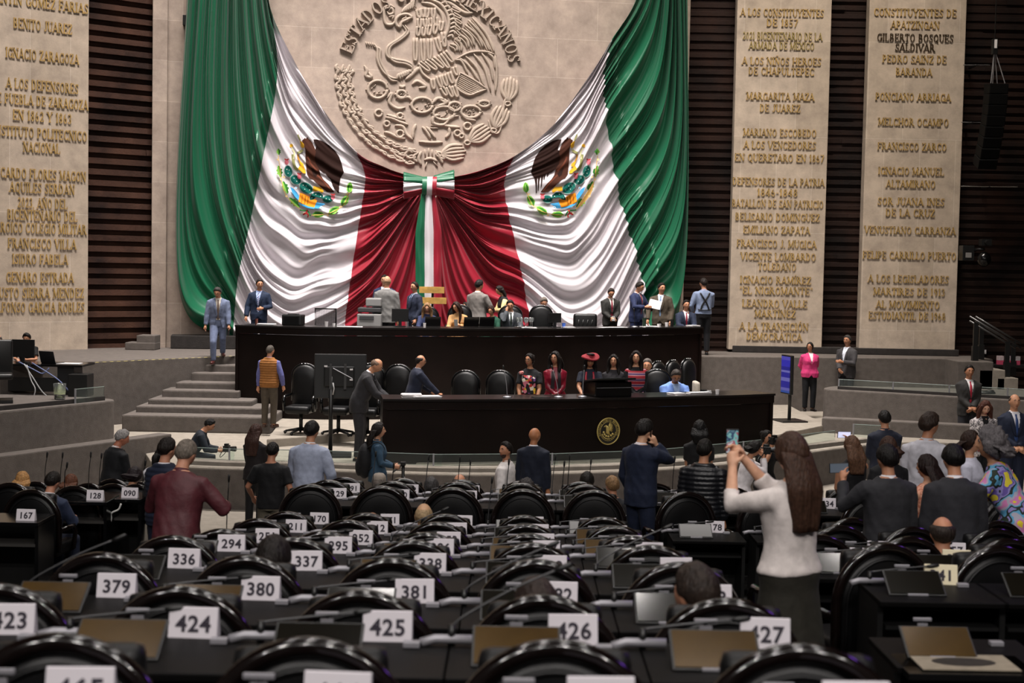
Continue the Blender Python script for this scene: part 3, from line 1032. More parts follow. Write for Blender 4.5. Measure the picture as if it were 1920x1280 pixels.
def glyph_quads(ch):
    # flat quads (four xy points each) of a letter
    out = []
    w_, st = GL[ch]

    def line(x0, y0, x1, y1, t):
        d = Vector((x1 - x0, y1 - y0)); n = Vector((-d.y, d.x)).normalized() * t / 2
        out.append([(x0 + n.x, y0 + n.y), (x0 - n.x, y0 - n.y), (x1 - n.x, y1 - n.y), (x1 + n.x, y1 + n.y)])
    for s in st:
        if s[0] == 'T':
            line(s[1], s[2], s[1], s[3], TK)
        elif s[0] == 'h':
            line(s[1], s[3], s[2], s[3], TN)
        elif s[0] == 'l':
            line(*s[1:6])
        elif s[0] == 's':
            y = TN / 2 if s[2] == 0 else 1 - TN / 2
            line(s[1] - .16, y, s[1] + .16, y, TN)
        elif s[0] == 'a':
            _, cx, cy, rx, ry, a0, a1, t = s
            n = max(4, int(abs(a1 - a0) / 30))
            pr = None
            for k in range(n + 1):
                a = R(a0 + (a1 - a0) * k / n)
                tt = t * (.5 + .5 * abs(math.cos(a)))
                ro, ri = (rx + .0), (rx - tt)
                q = ((cx + rx * math.cos(a), cy + ry * math.sin(a)), (cx + ri * math.cos(a), cy + (ry - tt) * math.sin(a)))
                if pr:
                    out.append([pr[0], pr[1], q[1], q[0]])
                pr = q
    return w_, out


def letters(mb, txt, place, height, width=None, depth=.03):
    # place(x, y, o) -> world; the text is centred on x = 0 and spans the given width
    ws = [GL[c][0] for c in txt]
    tot = sum(ws)
    sxx = (width / tot) if width else height
    x = -tot * sxx / 2
    for c, w_ in zip(txt, ws):
        _, qs = glyph_quads(c)
        for q in qs:
            b = len(mb.v)
            for o in (0, depth):
                for (gx, gy) in q:
                    mb.v.append(place(x + gx * sxx, (gy - .5) * height, o))
            for f in ((4, 5, 6, 7), (0, 1, 5, 4), (1, 2, 6, 5), (2, 3, 7, 6), (3, 0, 4, 7)):
                mb.f.append(tuple(b + i for i in f)); mb.m.append(0)
        x += w_ * sxx


gold = mat('gilt_letters', hexl('BE9C5C'), .42, .2, var=.18, vscale=3)
goldb = mat('bright_gilt_letters', hexl('D8C07A'), .35, .6)
bronze = mat('dark_bronze_letters', hexl('4B3A25'), .5, .5)

INS_L = [("VALENTIN GOMEZ FARIAS", -40, 168, 4), ("BENITO JUAREZ", 25, 136, 49), ("IGNACIO ZARAGOZA", 11, 149, 105), ("A LOS DEFENSORES", 12, 148, 161), ("DE PUEBLA DE ZARAGOZA", -14, 167, 190), ("EN 1862 Y 1863", 24, 135, 219), ("INSTITUTO POLITECNICO", -12, 165, 250), ("NACIONAL", 43, 113, 277), ("RICARDO FLORES MAGON", -12, 163, 327), ("AQUILES SERDAN", 18, 141, 353), ("2023, AÑO DEL", 33, 127, 381), ("BICENTENARIO DEL", 14, 146, 404), ("HEROICO COLEGIO MILITAR", -16, 164, 428), ("FRANCISCO VILLA", 15, 144, 457), ("ISIDRO FABELA", 23, 128, 486), ("GENARO ESTRADA", 12, 139, 520), ("JUSTO SIERRA MENDEZ", -8, 159, 549), ("ALFONSO GARCIA ROBLES", -14, 160, 576)]
INS_A = [("A LOS CONSTITUYENTES", 1388, 1545, 24), ("DE 1857", 1437, 1496, 43), ("2021 BICENTENARIO DE LA", 1392, 1542, 68), ("ARMADA DE MEXICO", 1404, 1527, 86), ("A LOS NIÑOS HEROES", 1391, 1540, 115), ("DE CHAPULTEPEC", 1403, 1527, 134), ("MARGARITA MAZA", 1399, 1527, 181), ("DE JUAREZ", 1424, 1501, 203), ("MARIANO ESCOBEDO", 1393, 1531, 249), ("A LOS VENCEDORES", 1394, 1530, 272), ("EN QUERETARO EN 1867", 1377, 1545, 296), ("DEFENSORES DE LA PATRIA", 1373, 1546, 341), ("1846-1848", 1419, 1496, 361), ("BATALLON DE SAN PATRICIO", 1372, 1544, 382), ("BELISARIO DOMINGUEZ", 1378, 1537, 407), ("EMILIANO ZAPATA", 1393, 1519, 431), ("FRANCISCO J. MUGICA", 1381, 1531, 457), ("VICENTE LOMBARDO", 1388, 1530, 481), ("TOLEDANO", 1421, 1493, 500), ("IGNACIO RAMÍREZ", 1387, 1521, 525), ('"EL NIGROMANTE"', 1386, 1524, 545), ("LEANDRO VALLE", 1391, 1514, 569), ("MARTÍNEZ", 1414, 1492, 588), ("A LA TRANSICIÓN", 1386, 1516, 612), ("DEMOCRÁTICA", 1399, 1504, 631)]
INS_B = [("CONSTITUYENTES DE", 1638, 1794, 24), ("APATZINGAN", 1670, 1762, 47), ("GILBERTO BOSQUES", 1644, 1788, 71), ("SALDIVAR", 1678, 1753, 89), ("PEDRO SAINZ DE", 1654, 1775, 111), ("BARANDA", 1679, 1748, 135), ("PONCIANO ARRIAGA", 1641, 1783, 182), ("MELCHOR OCAMPO", 1646, 1779, 229), ("FRANCISCO ZARCO", 1645, 1775, 275), ("IGNACIO MANUEL", 1646, 1770, 321), ("ALTAMIRANO", 1661, 1754, 345), ("SOR JUANA INES", 1645, 1771, 378), ("DE LA CRUZ", 1660, 1753, 399), ("VENUSTIANO CARRANZA", 1620, 1792, 432), ("FELIPE CARRILLO PUERTO", 1617, 1793, 479), ("A LOS LEGISLADORES", 1627, 1779, 523), ("MARTIRES DE 1913", 1637, 1772, 547), ("AL MOVIMIENTO", 1642, 1762, 571), ("ESTUDIANTIL DE 1968", 1628, 1773, 592)]


def inscribe(P, rows, cap, label):
    root = thing('wall_inscription', label, 'inscription', 'gilt inscriptions on the stone panels')
    for txt, x0, x1, y in rows:
        c = P.hit((x0 + x1) / 2, y, .01)
        wd = abs(P.uv(x1, y)[0] - P.uv(x0, y)[0])
        mb = MB()
        letters(mb, txt, lambda x, yy, o: c + P.u * x + P.v * yy + P.n * o, cap, wd, .014)
        m_ = goldb if y in (68, 86) and P is PR and x0 < 1600 else bronze if y in (71, 89) else gold
        mb.build('text_line', m_, root, fixn=False)


inscribe(PL, INS_L, .215, 'rows of gilt capitals on the stone panel behind the camera desk')
inscribe(PR, INS_A, .185, 'rows of gilt capitals on the stone panel above the person in the pink jacket')
inscribe(PR, INS_B, .185, 'rows of gilt capitals on the stone panel nearest the hanging loudspeaker')

# ------------------------------------------------------------------ stone crest in relief
crestm = mat('relief_stone', hexl('AA9A8B'), .8, var=.12, vscale=2.5, bump=.25, bscale=40)
crest = thing('stone_crest', 'great round national crest with eagle and snake in stone relief on the back wall', 'relief')


def C2(x, y):                      # crop pixels (4x) -> photo pixels
    return 600 + x / 4, y / 4


class Relief:
    def __init__(s, name):
        s.mb, s.name = MB(), name

    def ridge(s, pts, wd=11, h=.055, taper=True, n=5, raw=False):
        ps = catmull([Vector((*(q if raw else C2(*q)), 0)) for q in pts], n) if len(pts) > 2 else [Vector((*(q if raw else C2(*q)), 0)) for q in pts]
        ws = [PM.hit(p.x, p.y) for p in ps]
        rows = []
        rad = wd / 4 / 83.0
        for i, p in enumerate(ws):
            t = (ws[min(i + 1, len(ws) - 1)] - ws[max(0, i - 1)]).normalized()
            b = t.cross(PM.n).normalized()
            k = 1.0
            if taper:
                e = min(i, len(ws) - 1 - i) / max(1, (len(ws) - 1))
                k = min(1, .35 + 4 * e)
            rows.append([p + b * (rad * k * math.cos(PI * a / 6)) + PM.n * (h * (.6 + .4 * k) * math.sin(PI * a / 6) - .004) for a in range(7)])
        s.mb.quadgrid(rows, 0, False, True, True)

    def feather(s, a, b, wd=30):
        # a raised round-ended tongue with a groove down its middle
        a, b = Vector(a), Vector(b)
        d = (b - a); nrm = Vector((-d.y, d.x)).normalized() * wd * .28
        tip = b + d.normalized() * wd * .1
        s.ridge([tuple(a + nrm), tuple(a.lerp(b, .6) + nrm * 1.1), tuple(b + nrm * .7), tuple(tip), tuple(b - nrm * .7), tuple(a.lerp(b, .6) - nrm * 1.1), tuple(a - nrm)], wd * .30, .06, False, 3)

    def ring(s, x, y, rx, ry=None, wd=10):
        ry = ry or rx
        s.ridge([(x + rx * math.cos(a * PI / 6), y + ry * math.sin(a * PI / 6)) for a in range(13)], wd, .055, False, 2)

    def done(s):
        s.mb.build(s.name, crestm, crest, True, fixn=True)


E = Relief('eagle')
for row in (((735, 70, 745, 130), (770, 60, 775, 125), (805, 60, 800, 130), (850, 60, 850, 130)), ((745, 140, 745, 205), (785, 140, 790, 200), (825, 135, 830, 195), (865, 130, 868, 190)),
            ((740, 200, 735, 265), (780, 205, 775, 265), (825, 190, 815, 260), (870, 180, 860, 250), (912, 160, 905, 225)),
            ((715, 285, 715, 450), (768, 290, 775, 455), (822, 290, 822, 440), (872, 280, 900, 380), (922, 240, 935, 345)),
            ((745, 470, 815, 528), (792, 455, 868, 518), (842, 435, 920, 505), (892, 408, 960, 505), (932, 385, 990, 462)),
            ((842, 590, 852, 662), (882, 570, 908, 650), (922, 558, 948, 640), (965, 540, 992, 620), (1005, 500, 1025, 560)),
            ((912, 655, 945, 712), (955, 650, 990, 722), (1000, 640, 1028, 722))):
    for a in row:
        E.feather(a[:2], a[2:], 40)
E.ridge([(760, 20), (840, 36), (900, 90), (925, 160), (910, 240)], 14)
E.ridge([(800, -10), (900, 30), (955, 110), (965, 190), (940, 270), (900, 330)], 14)
E.ridge([(870, -20), (980, 30), (1080, 95), (1150, 95)], 16)
E.ridge([(930, -20), (1040, 30), (1140, 110)], 12)
for k in range(9):
    t = k / 8
    x, y = 905 + 70 * math.sin(t * 2.4), 30 + 250 * t
    E.ridge([(x, y), (x + 36, y - 14), (x + 48, y + 14)], 12)
for k in range(6):
    x, y = 985 + 14 * k * (1 if k < 3 else .6), 60 + 44 * k
    E.feather((x, y), (x + 60 - 8 * k, y + 30), 28)
for a in ((1140, 130, 1310, 402), (1110, 150, 1275, 392), (1085, 185, 1225, 360), (1062, 215, 1160, 350), (1040, 255, 1118, 362), (1012, 292, 1060, 390), (975, 330, 1028, 388)):
    A_, B_ = Vector(a[:2]), Vector(a[2:])
    mid = A_.lerp(B_, .55) + Vector((18, -14))
    E.ridge([tuple(A_), tuple(mid), tuple(B_)], 13)
    E.ridge([tuple(A_ + Vector((-6, 16))), tuple(mid + Vector((-18, 18))), tuple(B_ + Vector((-14, 4)))], 8)
for a in ((1010, 450, 1060, 460, 1110, 560), (1040, 430, 1120, 500, 1190, 610), (1090, 420, 1180, 520, 1232, 655), (1150, 402, 1235, 520, 1280, 690), (1210, 395, 1275, 500, 1300, 620), (1310, 410, 1325, 540, 1314, 700), (1250, 392, 1300, 440, 1312, 520)):
    E.ridge([a[:2], a[2:4], a[4:]], 12)
E.ridge([(1010, 450), (1120, 396), (1230, 388), (1318, 410)], 10)
for k in range(9):
    t = k / 8
    E.ridge([(1050 - 30 * t, 548 + 100 * t), (1150 - 35 * t, 600 + 105 * t), (1250 - 60 * t, 665 + 42 * t)], 7, .04)
E.ridge([(1050, 545), (1150, 600), (1252, 668)], 11)
E.ridge([(1252, 668), (1190, 690), (1110, 712), (1020, 650), (1050, 545)], 11)
E.ridge([(690, 130), (650, 108), (600, 118), (570, 150), (575, 190), (600, 205), (612, 170), (650, 150), (690, 130)], 14, .07, False)
E.ring(655, 128, 14, 10, 8); E.ring(640, 150, 22, 14, 8)
for k in range(6):
    E.ridge([(612 + 16 * k, 100 - 6 * k), (632 + 14 * k, 70 - 10 * k), (655 + 12 * k, 45 - 14 * k)], 12)
    E.ridge([(690 + 8 * k, 20 + 20 * k), (715 + 8 * k, 40 + 16 * k)], 12)
for k in range(6):                 # claw on the snake
    E.ridge([(575 + 16 * k, 598 - 6 * k), (590 + 16 * k, 560 - 6 * k), (605 + 16 * k, 600 - 10 * k)], 13)
E.ridge([(640, 600), (690, 560), (720, 530), (760, 500)], 18)
E.ridge([(740, 470), (760, 540), (800, 580), (830, 600)], 12)
for k in range(4):
    E.ridge([(890 + 20 * k, 740 + 14 * (k % 2)), (930 + 6 * k, 770), (920 - 14 * k, 800)], 13)
E.done()
S_ = Relief('snake')
for o in (-9, 9):
    S_.ridge([(628 + o, 190), (655 + o, 240), (600 + o, 295), (520 + o, 350), (512 + o, 420), (560, 455 + o), (640, 470 + o), (690, 500 + o), (690 + o, 550)], 13)
    S_.ridge([(405, 340 + o), (440 + o, 372), (440 + o, 450), (480 + o, 535), (530, 590 + o), (580, 600 + o)], 12)
for k in range(5):
    S_.ridge([(342 + 16 * k, 312 + 3 * k), (352 + 16 * k, 345 + 2 * k)], 14, .06)
S_.ridge([(560, 60), (520, 40), (485, 60), (480, 120), (495, 180), (540, 185), (560, 160)], 14, .06)
S_.ridge([(510, 90), (535, 60), (550, 95), (520, 110), (500, 85)], 11); S_.ridge([(515, 130), (550, 120), (540, 150)], 10)
S_.done()
K_ = Relief('cactus')
for x, y, rx, ry in ((432, 672, 72, 66), (765, 790, 78, 56), (1130, 840, 72, 44), (930, 850, 80, 50), (610, 710, 34, 30), (1230, 780, 40, 22), (1010, 800, 44, 32)):
    K_.ring(x, y, rx, ry, 13)
    rr = random.Random(int(x))
    for k in range(9):
        a = rr.uniform(0, 6.28); q = rr.uniform(.1, .75)
        K_.ridge([(x + rx * q * math.cos(a), y + ry * q * math.sin(a)), (x + rx * q * math.cos(a) + 12, y + ry * q * math.sin(a) - 9)], 11)
    for k in range(10):
        a = 2 * PI * k / 10
        K_.ridge([(x + rx * math.cos(a), y + ry * math.sin(a)), (x + (rx + 20) * math.cos(a), y + (ry + 16) * math.sin(a))], 9)
for pts in ([(330, 490), (350, 530), (345, 570), (385, 580), (365, 545)], [(595, 640), (615, 655), (640, 640)], [(690, 635), (730, 610), (790, 650), (740, 660)], [(500, 740), (540, 700), (520, 770), (580, 815), (640, 805)], [(560, 700), (600, 735), (660, 730), (690, 760)], [(840, 780), (880, 740), (930, 745)], [(1060, 850), (1100, 890), (1170, 905)], [(845, 940), (850, 880), (900, 860)]):
    K_.ridge(pts, 15)
K_.done()
L_ = Relief('lake_and_stone')
for pts in ([(490, 880), (540, 890), (600, 915), (660, 935)], [(500, 860), (560, 880), (640, 900)], [(560, 940), (620, 950), (650, 1010), (700, 1050)], [(720, 930), (700, 980), (695, 1045)], [(765, 950), (800, 990), (830, 1042)], [(795, 950), (830, 990), (868, 1040)], [(825, 960), (885, 962)], [(740, 1062), (830, 1070), (920, 1066)], [(920, 938), (980, 950), (1050, 955)], [(965, 950), (970, 1000), (940, 1035)], [(830, 940), (920, 945)], [(845, 900), (860, 930), (930, 935), (980, 880), (1040, 870)], [(480, 990), (520, 1000), (580, 1030), (640, 1040)]):
    L_.ridge(pts, 14)
for x, y, r_ in ((500, 930, 20), (600, 1005, 26), (600, 870, 20), (1105, 948, 26), (1030, 1000, 22), (440, 850, 26), (1060, 1020, 16)):
    L_.ring(x, y, r_, r_, 11)
L_.done()
O_ = Relief('oak_wreath')
rr = random.Random(2)
for k in range(15):
    t = k / 14
    a = R(176 + 82 * t)
    cx, cy = 812 + 640 * math.cos(a), 570 - 620 * math.sin(a)
    dx, dy = math.sin(a), math.cos(a)
    for q in (-1, 0, 1):
        ox, oy = cx + q * 46 * math.cos(a), cy - q * 46 * math.sin(a)
        z = rr.uniform(-14, 14)
        O_.ridge([(ox - dx * 42, oy - dy * 42), (ox + 16 + z, oy + 6), (ox - 8, oy - 4 + z), (ox + dx * 44, oy + dy * 44)], 15)
        O_.ridge([(ox - dx * 20 + 12, oy - dy * 20 + q * 10), (ox + 12, oy - 10), (ox + dx * 26 + z, oy + dy * 20)], 9)
O_.done()
W_ = Relief('laurel_wreath')
for x, y, a in ((1420, 670, 1.45), (1345, 880, 1.15), (1195, 1010, .6), (1000, 1145, .12)):
    c, s = math.cos(a), -math.sin(a)
    for q in (-2, -1, 0, 1, 2):
        L = 120 - 14 * abs(q)
        o = q * 24
        bx, by = x - c * 95, y - s * 95
        W_.ridge([(bx, by), (x - c * 20 - s * o * 1.1, y - s * 20 + c * o * 1.1), (x + c * L * .8 - s * o, y + s * L * .8 + c * o)], 16)
    W_.ring(x - c * 110, y - s * 110, 20, 16, 10)
W_.ridge([(1440, 790), (1390, 740), (1350, 980), (1290, 985), (1260, 900)], 9)
W_.done()
B_ = Relief('ribbon')
for pts in ([(740, 1140), (700, 1180), (730, 1220)], [(760, 1135), (740, 1190), (760, 1240)], [(785, 1120), (790, 1180)], [(815, 1110), (815, 1170)], [(840, 1120), (842, 1180)], [(780, 1200), (830, 1190), (880, 1210)], [(800, 1215), (790, 1265)], [(850, 1210), (880, 1250)], [(870, 1130), (900, 1180), (920, 1230)], [(700, 1150), (660, 1130), (620, 1190)], [(630, 1195), (570, 1170), (540, 1110)], [(880, 1180), (930, 1190), (900, 1150)]):
    B_.ridge(pts, 15)
B_.done()
mb = MB()
word = "ESTADOS UNIDOS MEXICANOS"
cpx, cpy, rad = 804, 146, 163
tw = sum(GL[c][0] + .22 for c in word)
acc = 0
for c in word:
    aw = GL[c][0] + .22
    a = R(163 - (163 - 10) * (acc + aw / 2) / tw)
    acc += aw
    ctr = PM.hit(cpx + rad * math.cos(a), cpy - rad * math.sin(a))
    up = (PM.u * math.cos(a) + PM.v * math.sin(a))
    rt = (PM.u * math.sin(a) - PM.v * math.cos(a))
    letters(mb, c, lambda x, y, o: ctr + rt * x + up * y + PM.n * o, .30, .30 * GL[c][0], .07)
mb.build('lettering', crestm, crest, fixn=False)

# ------------------------------------------------------------------ the two curved desks
def arc(pts, z, n=5):
    return [(p.x, p.y) for p in catmull([Vector((at(px, py, Y).x, Y, 0)) for px, py, Y in pts], n)]


UD = arc([(441, 608, 27.9), (600, 612, 27.65), (760, 614, 28.0), (900, 616, 28.4), (1060, 615, 29.2), (1200, 612, 30.3), (1318, 609, 31.4)], 2.4)
LD = arc([(718, 749, 21.7), (840, 749, 21.85), (960, 749, 22.1), (1060, 749, 22.3), (1175, 746, 22.73), (1300, 743, 23.25), (1380, 741, 23.6), (1452, 738, 24.05)], 1.58)
UZ, LZ = 2.41, 1.585
deskm = mat('dark_veneer', hexl('140D0B'), .35, var=.25, vscale=2, spec=.18)
deskt = mat('dark_desk_top', hexl('171413'), .3, spec=.3)


def curved_desk(name, label, path, z0, zt, depth, group):
    root = thing(name, label, 'desk', group)
    sweep('front_panel', path, [(.05, z0), (.05, zt - .17), (.12, zt - .17), (.12, z0)], deskm).parent = root
    sweep('fascia', path, [(.0, zt - .16), (.0, zt - .035), (.1, zt - .035), (.1, zt - .16)], deskm).parent = root
    sweep('desk_top', path, [(-.03, zt - .035), (-.03, zt), (depth, zt), (depth, zt - .035)], deskt).parent = root
    for e, nm in ((0, 'end_panel'), (-1, 'end_panel')):
        a, b = Vector((*path[e], 0)), Vector((*path[1 if e == 0 else -2], 0))
        t = (b - a).normalized() * (1 if e == 0 else 1); nn = Vector((-t.y, t.x, 0)) * (1 if e == 0 else -1)
        mb = MB(); q = [a + nn * .02, a + nn * depth, a + nn * depth + t * .06, a + nn * .02 + t * .06]
        mb.prism([(p.x, p.y) for p in q], z0, zt - .036); mb.build(nm, deskm, root)
    return root


curved_desk('presidium_desk', 'long curved dark desk on the upper level right below the flag', UD, F, UZ, .85, 'curved dais desks')
curved_desk('speakers_desk', 'curved dark desk on the lower level with the gold seal on its front', LD, G, LZ, .75, 'curved dais desks')


def onpath(path, X):
    for a, b in zip(path, path[1:]):
        if a[0] <= X <= b[0]:
            return a[1] + (b[1] - a[1]) * (X - a[0]) / (b[0] - a[0])
    return path[-1][1] if X > path[-1][0] else path[0][1]


def slope(path, X):
    return math.atan2(onpath(path, X + .2) - onpath(path, X - .2), .4)


def ondesk(px, py, path, off):     # a point on a curved desk, off metres behind its front edge
    Y = 25
    for _ in range(8):
        X = at(px, py, Y).x
        Y = onpath(path, X) + off
    return X, Y


# gold seal
X, Y = ondesk(1140, 808, LD, .04)
zc = at(1140, 808, Y).z
sl = slope(LD, X)
PS = Plane((X, Y, zc), sl)
seal = thing('gold_seal', 'round gold seal with eagle on the front of the lower curved desk', 'seal', None, (0, 0, 0))
gs = mat('gold_metal', hexl('B9A560'), .4, .35)
gsd = mat('dark_seal_field', hexl('1A1710'), .5)
P_ = lambda x, y, o: PS.at(x, y, o)
mb = MB()
rows = [[P_(r_ * math.cos(2 * PI * k / 40), r_ * 1.05 * math.sin(2 * PI * k / 40), o) for k in range(40)] for r_, o in ((.2, -.03), (.2, .012), (.001, .012))]
mb.quadgrid(rows, 0, True); mb.build('disc', gsd, seal)
for r_, t in ((.2, .011), (.145, .004)):
    mb = MB(); mb.tube([P_(r_ * math.cos(2 * PI * k / 48), r_ * 1.05 * math.sin(2 * PI * k / 48), .014) for k in range(49)], t, 6, cap=False); mb.build('ring', gs, seal, True)
mb = MB()
acc = 0
wd = "ESTADOS UNIDOS MEXICANOS"
tw = sum(GL[c][0] + .2 for c in wd)
for c in wd:
    aw = GL[c][0] + .2
    a = R(205 - 230 * (acc + aw / 2) / tw); acc += aw
    letters(mb, c, lambda x, y, o: P_((.172 + y) * math.cos(a) + x * math.sin(a), ((.172 + y) * math.sin(a) - x * math.cos(a)) * 1.05, .012 + o), .034, .03, .006)
mb.build('lettering', gs, seal, fixn=False)
mb = MB()
for a0, L, wdt in [(70 - 14 * k, .12 - .004 * k, .016) for k in range(8)]:
    a = R(a0); mb.tube([P_(-.01, .03, .016), P_(-.01 + L * .6 * math.cos(a), .03 + L * .6 * math.sin(a), .022), P_(-.01 + L * math.cos(a), .03 + L * math.sin(a), .014)], [.008, wdt, .005], 6, flat=.5)
mb.tube([P_(-.05, .09, .016), P_(-.02, .06, .02), P_(-.02, -.02, .02), P_(.02, -.06, .016)], [.016, .03, .035, .012], 8, flat=.5)
mb.tube([P_(-.05, .09, .018), P_(-.085, .07, .018)], [.014, .005], 6)
mb.build('eagle', gs, seal, True)
mb = MB()
for k in range(11):
    a = R(200 + 14 * k); mb.tube([P_(.115 * math.cos(a), .115 * math.sin(a), .014), P_(.13 * math.cos(a + .12), .13 * math.sin(a + .12), .022), P_(.125 * math.cos(a + .25), .125 * math.sin(a + .25), .014)], [.006, .012, .004], 6, flat=.5)
mb.build('wreath', gs, seal, True)
mb = MB()
for x, y in ((-.07, -.05), (-.04, -.075), (0, -.085), (.045, -.07), (.075, -.045), (-.085, -.015)):
    mb.ell(P_(x, y, .014), (.022, .008, .018), 0, 8, 6)
mb.build('cactus', gs, seal, True)

# lectern box with reading light
X, Y = ondesk(1139, 735, LD, .35)
le = thing('lectern', 'black lectern box on the lower desk before the person in the red hat', 'lectern', None, (X, Y, LZ), slope(LD, X))
mb = MB(); mb.box((0, 0, .12), (.66, .42, .24)); mb.build('body', blackgloss, le, bevel=.015)
mb = MB(); mb.box((0, -.06, .265), (.7, .5, .03), 0, Matrix.Rotation(R(-8), 3, 'X')); mb.build('reading_top', black, le, bevel=.008)
mb = MB(); mb.box((0, -.215, .15), (.62, .008, .006)); mb.build('trim_strip', silver, le)


# ------------------------------------------------------------------ executive chairs
def exec_chair(label, loc, rz, w=.56, h=1.19):
    t = thing('executive_chair', label, 'chair', 'black leather chairs of the dais', loc, rz)
    s = h / 1.19

    def pad(hw, z0, z1, y0, y1, bulge, nm, m_, rad):
        mb = MB(); rows = []
        out = [(-hw, z0), (hw, z0)]
        for k in range(17):
            a = PI * k / 16
            out.append((hw * math.cos(a), z1 - rad + rad * math.sin(a)))
        for q, y in ((1, y0), (1, y1), (.96, y1 + bulge * .5), (.86, y1 + bulge), (.5, y1 + bulge * 1.3), (.02, y1 + bulge * 1.35)):
            rows.append([Vector((x * q, y, (z0 + z1) / 2 + (z - (z0 + z1) / 2) * q)) for x, z in out])
        mb.quadgrid(rows, 0, True, True, True)
        return mb.build(nm, m_, t, True, auto=50)
    # the front of the chair looks along +y
    pad(w / 2, .42 * s, 1.19 * s, -.13, -.06, .05, 'backrest', leather, w * .46)
    mb = MB()
    arcp = [(-w / 2 - .012, -.1, .55 * s)] + [((w / 2 + .012) * math.cos(PI - PI * k / 14), -.1, 1.2 * s - w * .46 + w * .46 * math.sin(PI * k / 14)) for k in range(15)] + [(w / 2 + .012, -.1, .55 * s)]
    mb.tube(arcp, .026, 8); mb.build('back_frame', blackgloss, t, True)
    mb = MB(); mb.box((0, .18, .45), (w, .54, .14)); o = mb.build('seat', leather, t, True, bevel=.05)
    for q in (-1, 1):
        mb = MB(); mb.tube([(q * (w / 2 + .04), -.08, .68), (q * (w / 2 + .04), .3, .68), (q * (w / 2 + .04), .34, .62), (q * (w / 2 + .04), .3, .42)], .03, 8); mb.build('armrest', blackgloss, t, True)
    mb = MB(); mb.tube([(0, .15, .06), (0, .15, .4)], .035, 8)
    mb.build('column', black, t, True)
    mb = MB()
    for k in range(5):
        a = 2 * PI * k / 5; mb.tube([(0, .15, .1), (.28 * math.cos(a), .15 + .28 * math.sin(a), .05)], [.03, .02], 6); mb.ell((.29 * math.cos(a), .15 + .29 * math.sin(a), .03), (.03, .03, .03), 0, 8, 6)
    mb.build('base', black, t, True)
    for k in range(3):  # lamp reflections on the glossy rim, modelled as bright dots
        mb = MB(); mb.ell((-.06 + .06 * k, -.072, 1.205 * s), (.012, .012, .01), 0, 8, 6); mb.build('rim_glint', chrome, t, True)
    return t


CH = [(570, 684, 25.4, 'black leather chair with empty seat beside the person in the orange vest'),
      (640, 684, 25.3, 'black leather chair mostly hidden behind the back of the big television'),
      (694, 684, 25.1, 'black leather chair behind the bald person in the charcoal suit'),
      (746, 686, 25.0, 'black leather chair between two suited persons bending over the lower desk'),
      (872, 697, 24.7, 'empty black leather chair beside the person reaching over white papers'),
      (937, 697, 24.7, 'empty black leather chair beside the person in the floral blouse'),
      (1233, 695, 25.0, 'black leather chair just behind the person in the sky blue blazer'),
      (1241, 679, 26.6, 'innermost of three narrow black chairs standing against the upper desk'),
      (1269, 677, 27.2, 'middle one of three narrow black chairs standing against the upper desk'),
      (1297, 674, 27.8, 'outermost of three narrow black chairs standing against the upper desk')]
for px, py, Y, lb in CH:
    p = at(px, py, Y)
    exec_chair(lb, (p.x, Y, F), R(180 + (-8 if px < 1000 else 0) + (50 if Y > 26 else 0)), .45, p.z - F)
CH2 = [(800, 576, 30.2, 'black chair of the upper desk behind the person in navy denim'), (862, 573, 30.4, 'black chair of the upper desk behind the person in the camel jacket'), (957, 574, 30.45, 'black chair of the upper desk behind the person on the telephone'), (1015, 574, 30.6, 'tall empty black chair at the middle of the upper desk')]
for px, py, Y, lb in CH2:
    p = at(px, py, Y)
    exec_chair(lb, (p.x, Y, U), R(180), .46, p.z - U)
# low leather chair and mesh chair at the upper desk
X, Y = ondesk(1098, 600, UD, 1.25)
lc = thing('armchair', 'low black leather armchair with creased back at the upper desk', 'chair', None, (X, Y, U), R(180))
mb = MB(); mb.box((0, -.2, .72), (.52, .14, .5)); mb.build('backrest', leather, lc, True, bevel=.06)
mb = MB(); mb.box((0, .1, .42), (.54, .55, .15)); mb.build('seat', leather, lc, True, bevel=.05)
mb = MB(); mb.tube([(0, .1, .05), (0, .1, .36)], .04, 8); mb.box((0, .1, .04), (.5, .5, .05)); mb.build('base', black, lc)
for k in range(4):
    mb = MB(); mb.tube([(-.15 + .1 * k, -.122, .6), (-.12 + .09 * k, -.118, .72), (-.16 + .1 * k, -.122, .84)], .012, 6, flat=.5); mb.build('crease', leather, lc, True)
X, Y = ondesk(608, 592, UD, 1.15)
mc = thing('mesh_chair', 'office chair with see-through dark mesh back at the upper desk', 'chair', None, (X, Y, U), R(180))
mb = MB(); mb.tube([(-.21, -.2, .62), (-.215, -.2, 1.03), (.215, -.2, 1.03), (.21, -.2, .62), (-.21, -.2, .62)], .018, 8); mb.build('back_frame', black, mc, True)
mesh_m = mat('dark_mesh', (.02, .02, .02), .7)
mb = MB()
for k in range(26):
    mb.box((-.2 + .4 * k / 25, -.2, .83), (.006, .004, .4))
    if k < 24:
        mb.box((0, -.198, .64 + .39 * k / 23), (.41, .004, .006))
mb.build('mesh_back', mesh_m, mc)
mb = MB(); mb.box((0, .08, .45), (.5, .5, .08)); mb.build('seat', black, mc, True, bevel=.03)
mb = MB(); mb.tube([(0, .08, .05), (0, .08, .42)], .04, 8); mb.box((0, .08, .04), (.5, .5, .05)); mb.tube([(0, -.2, .64), (0, -.1, .42)], .03, 6); mb.build('base', black, mc)
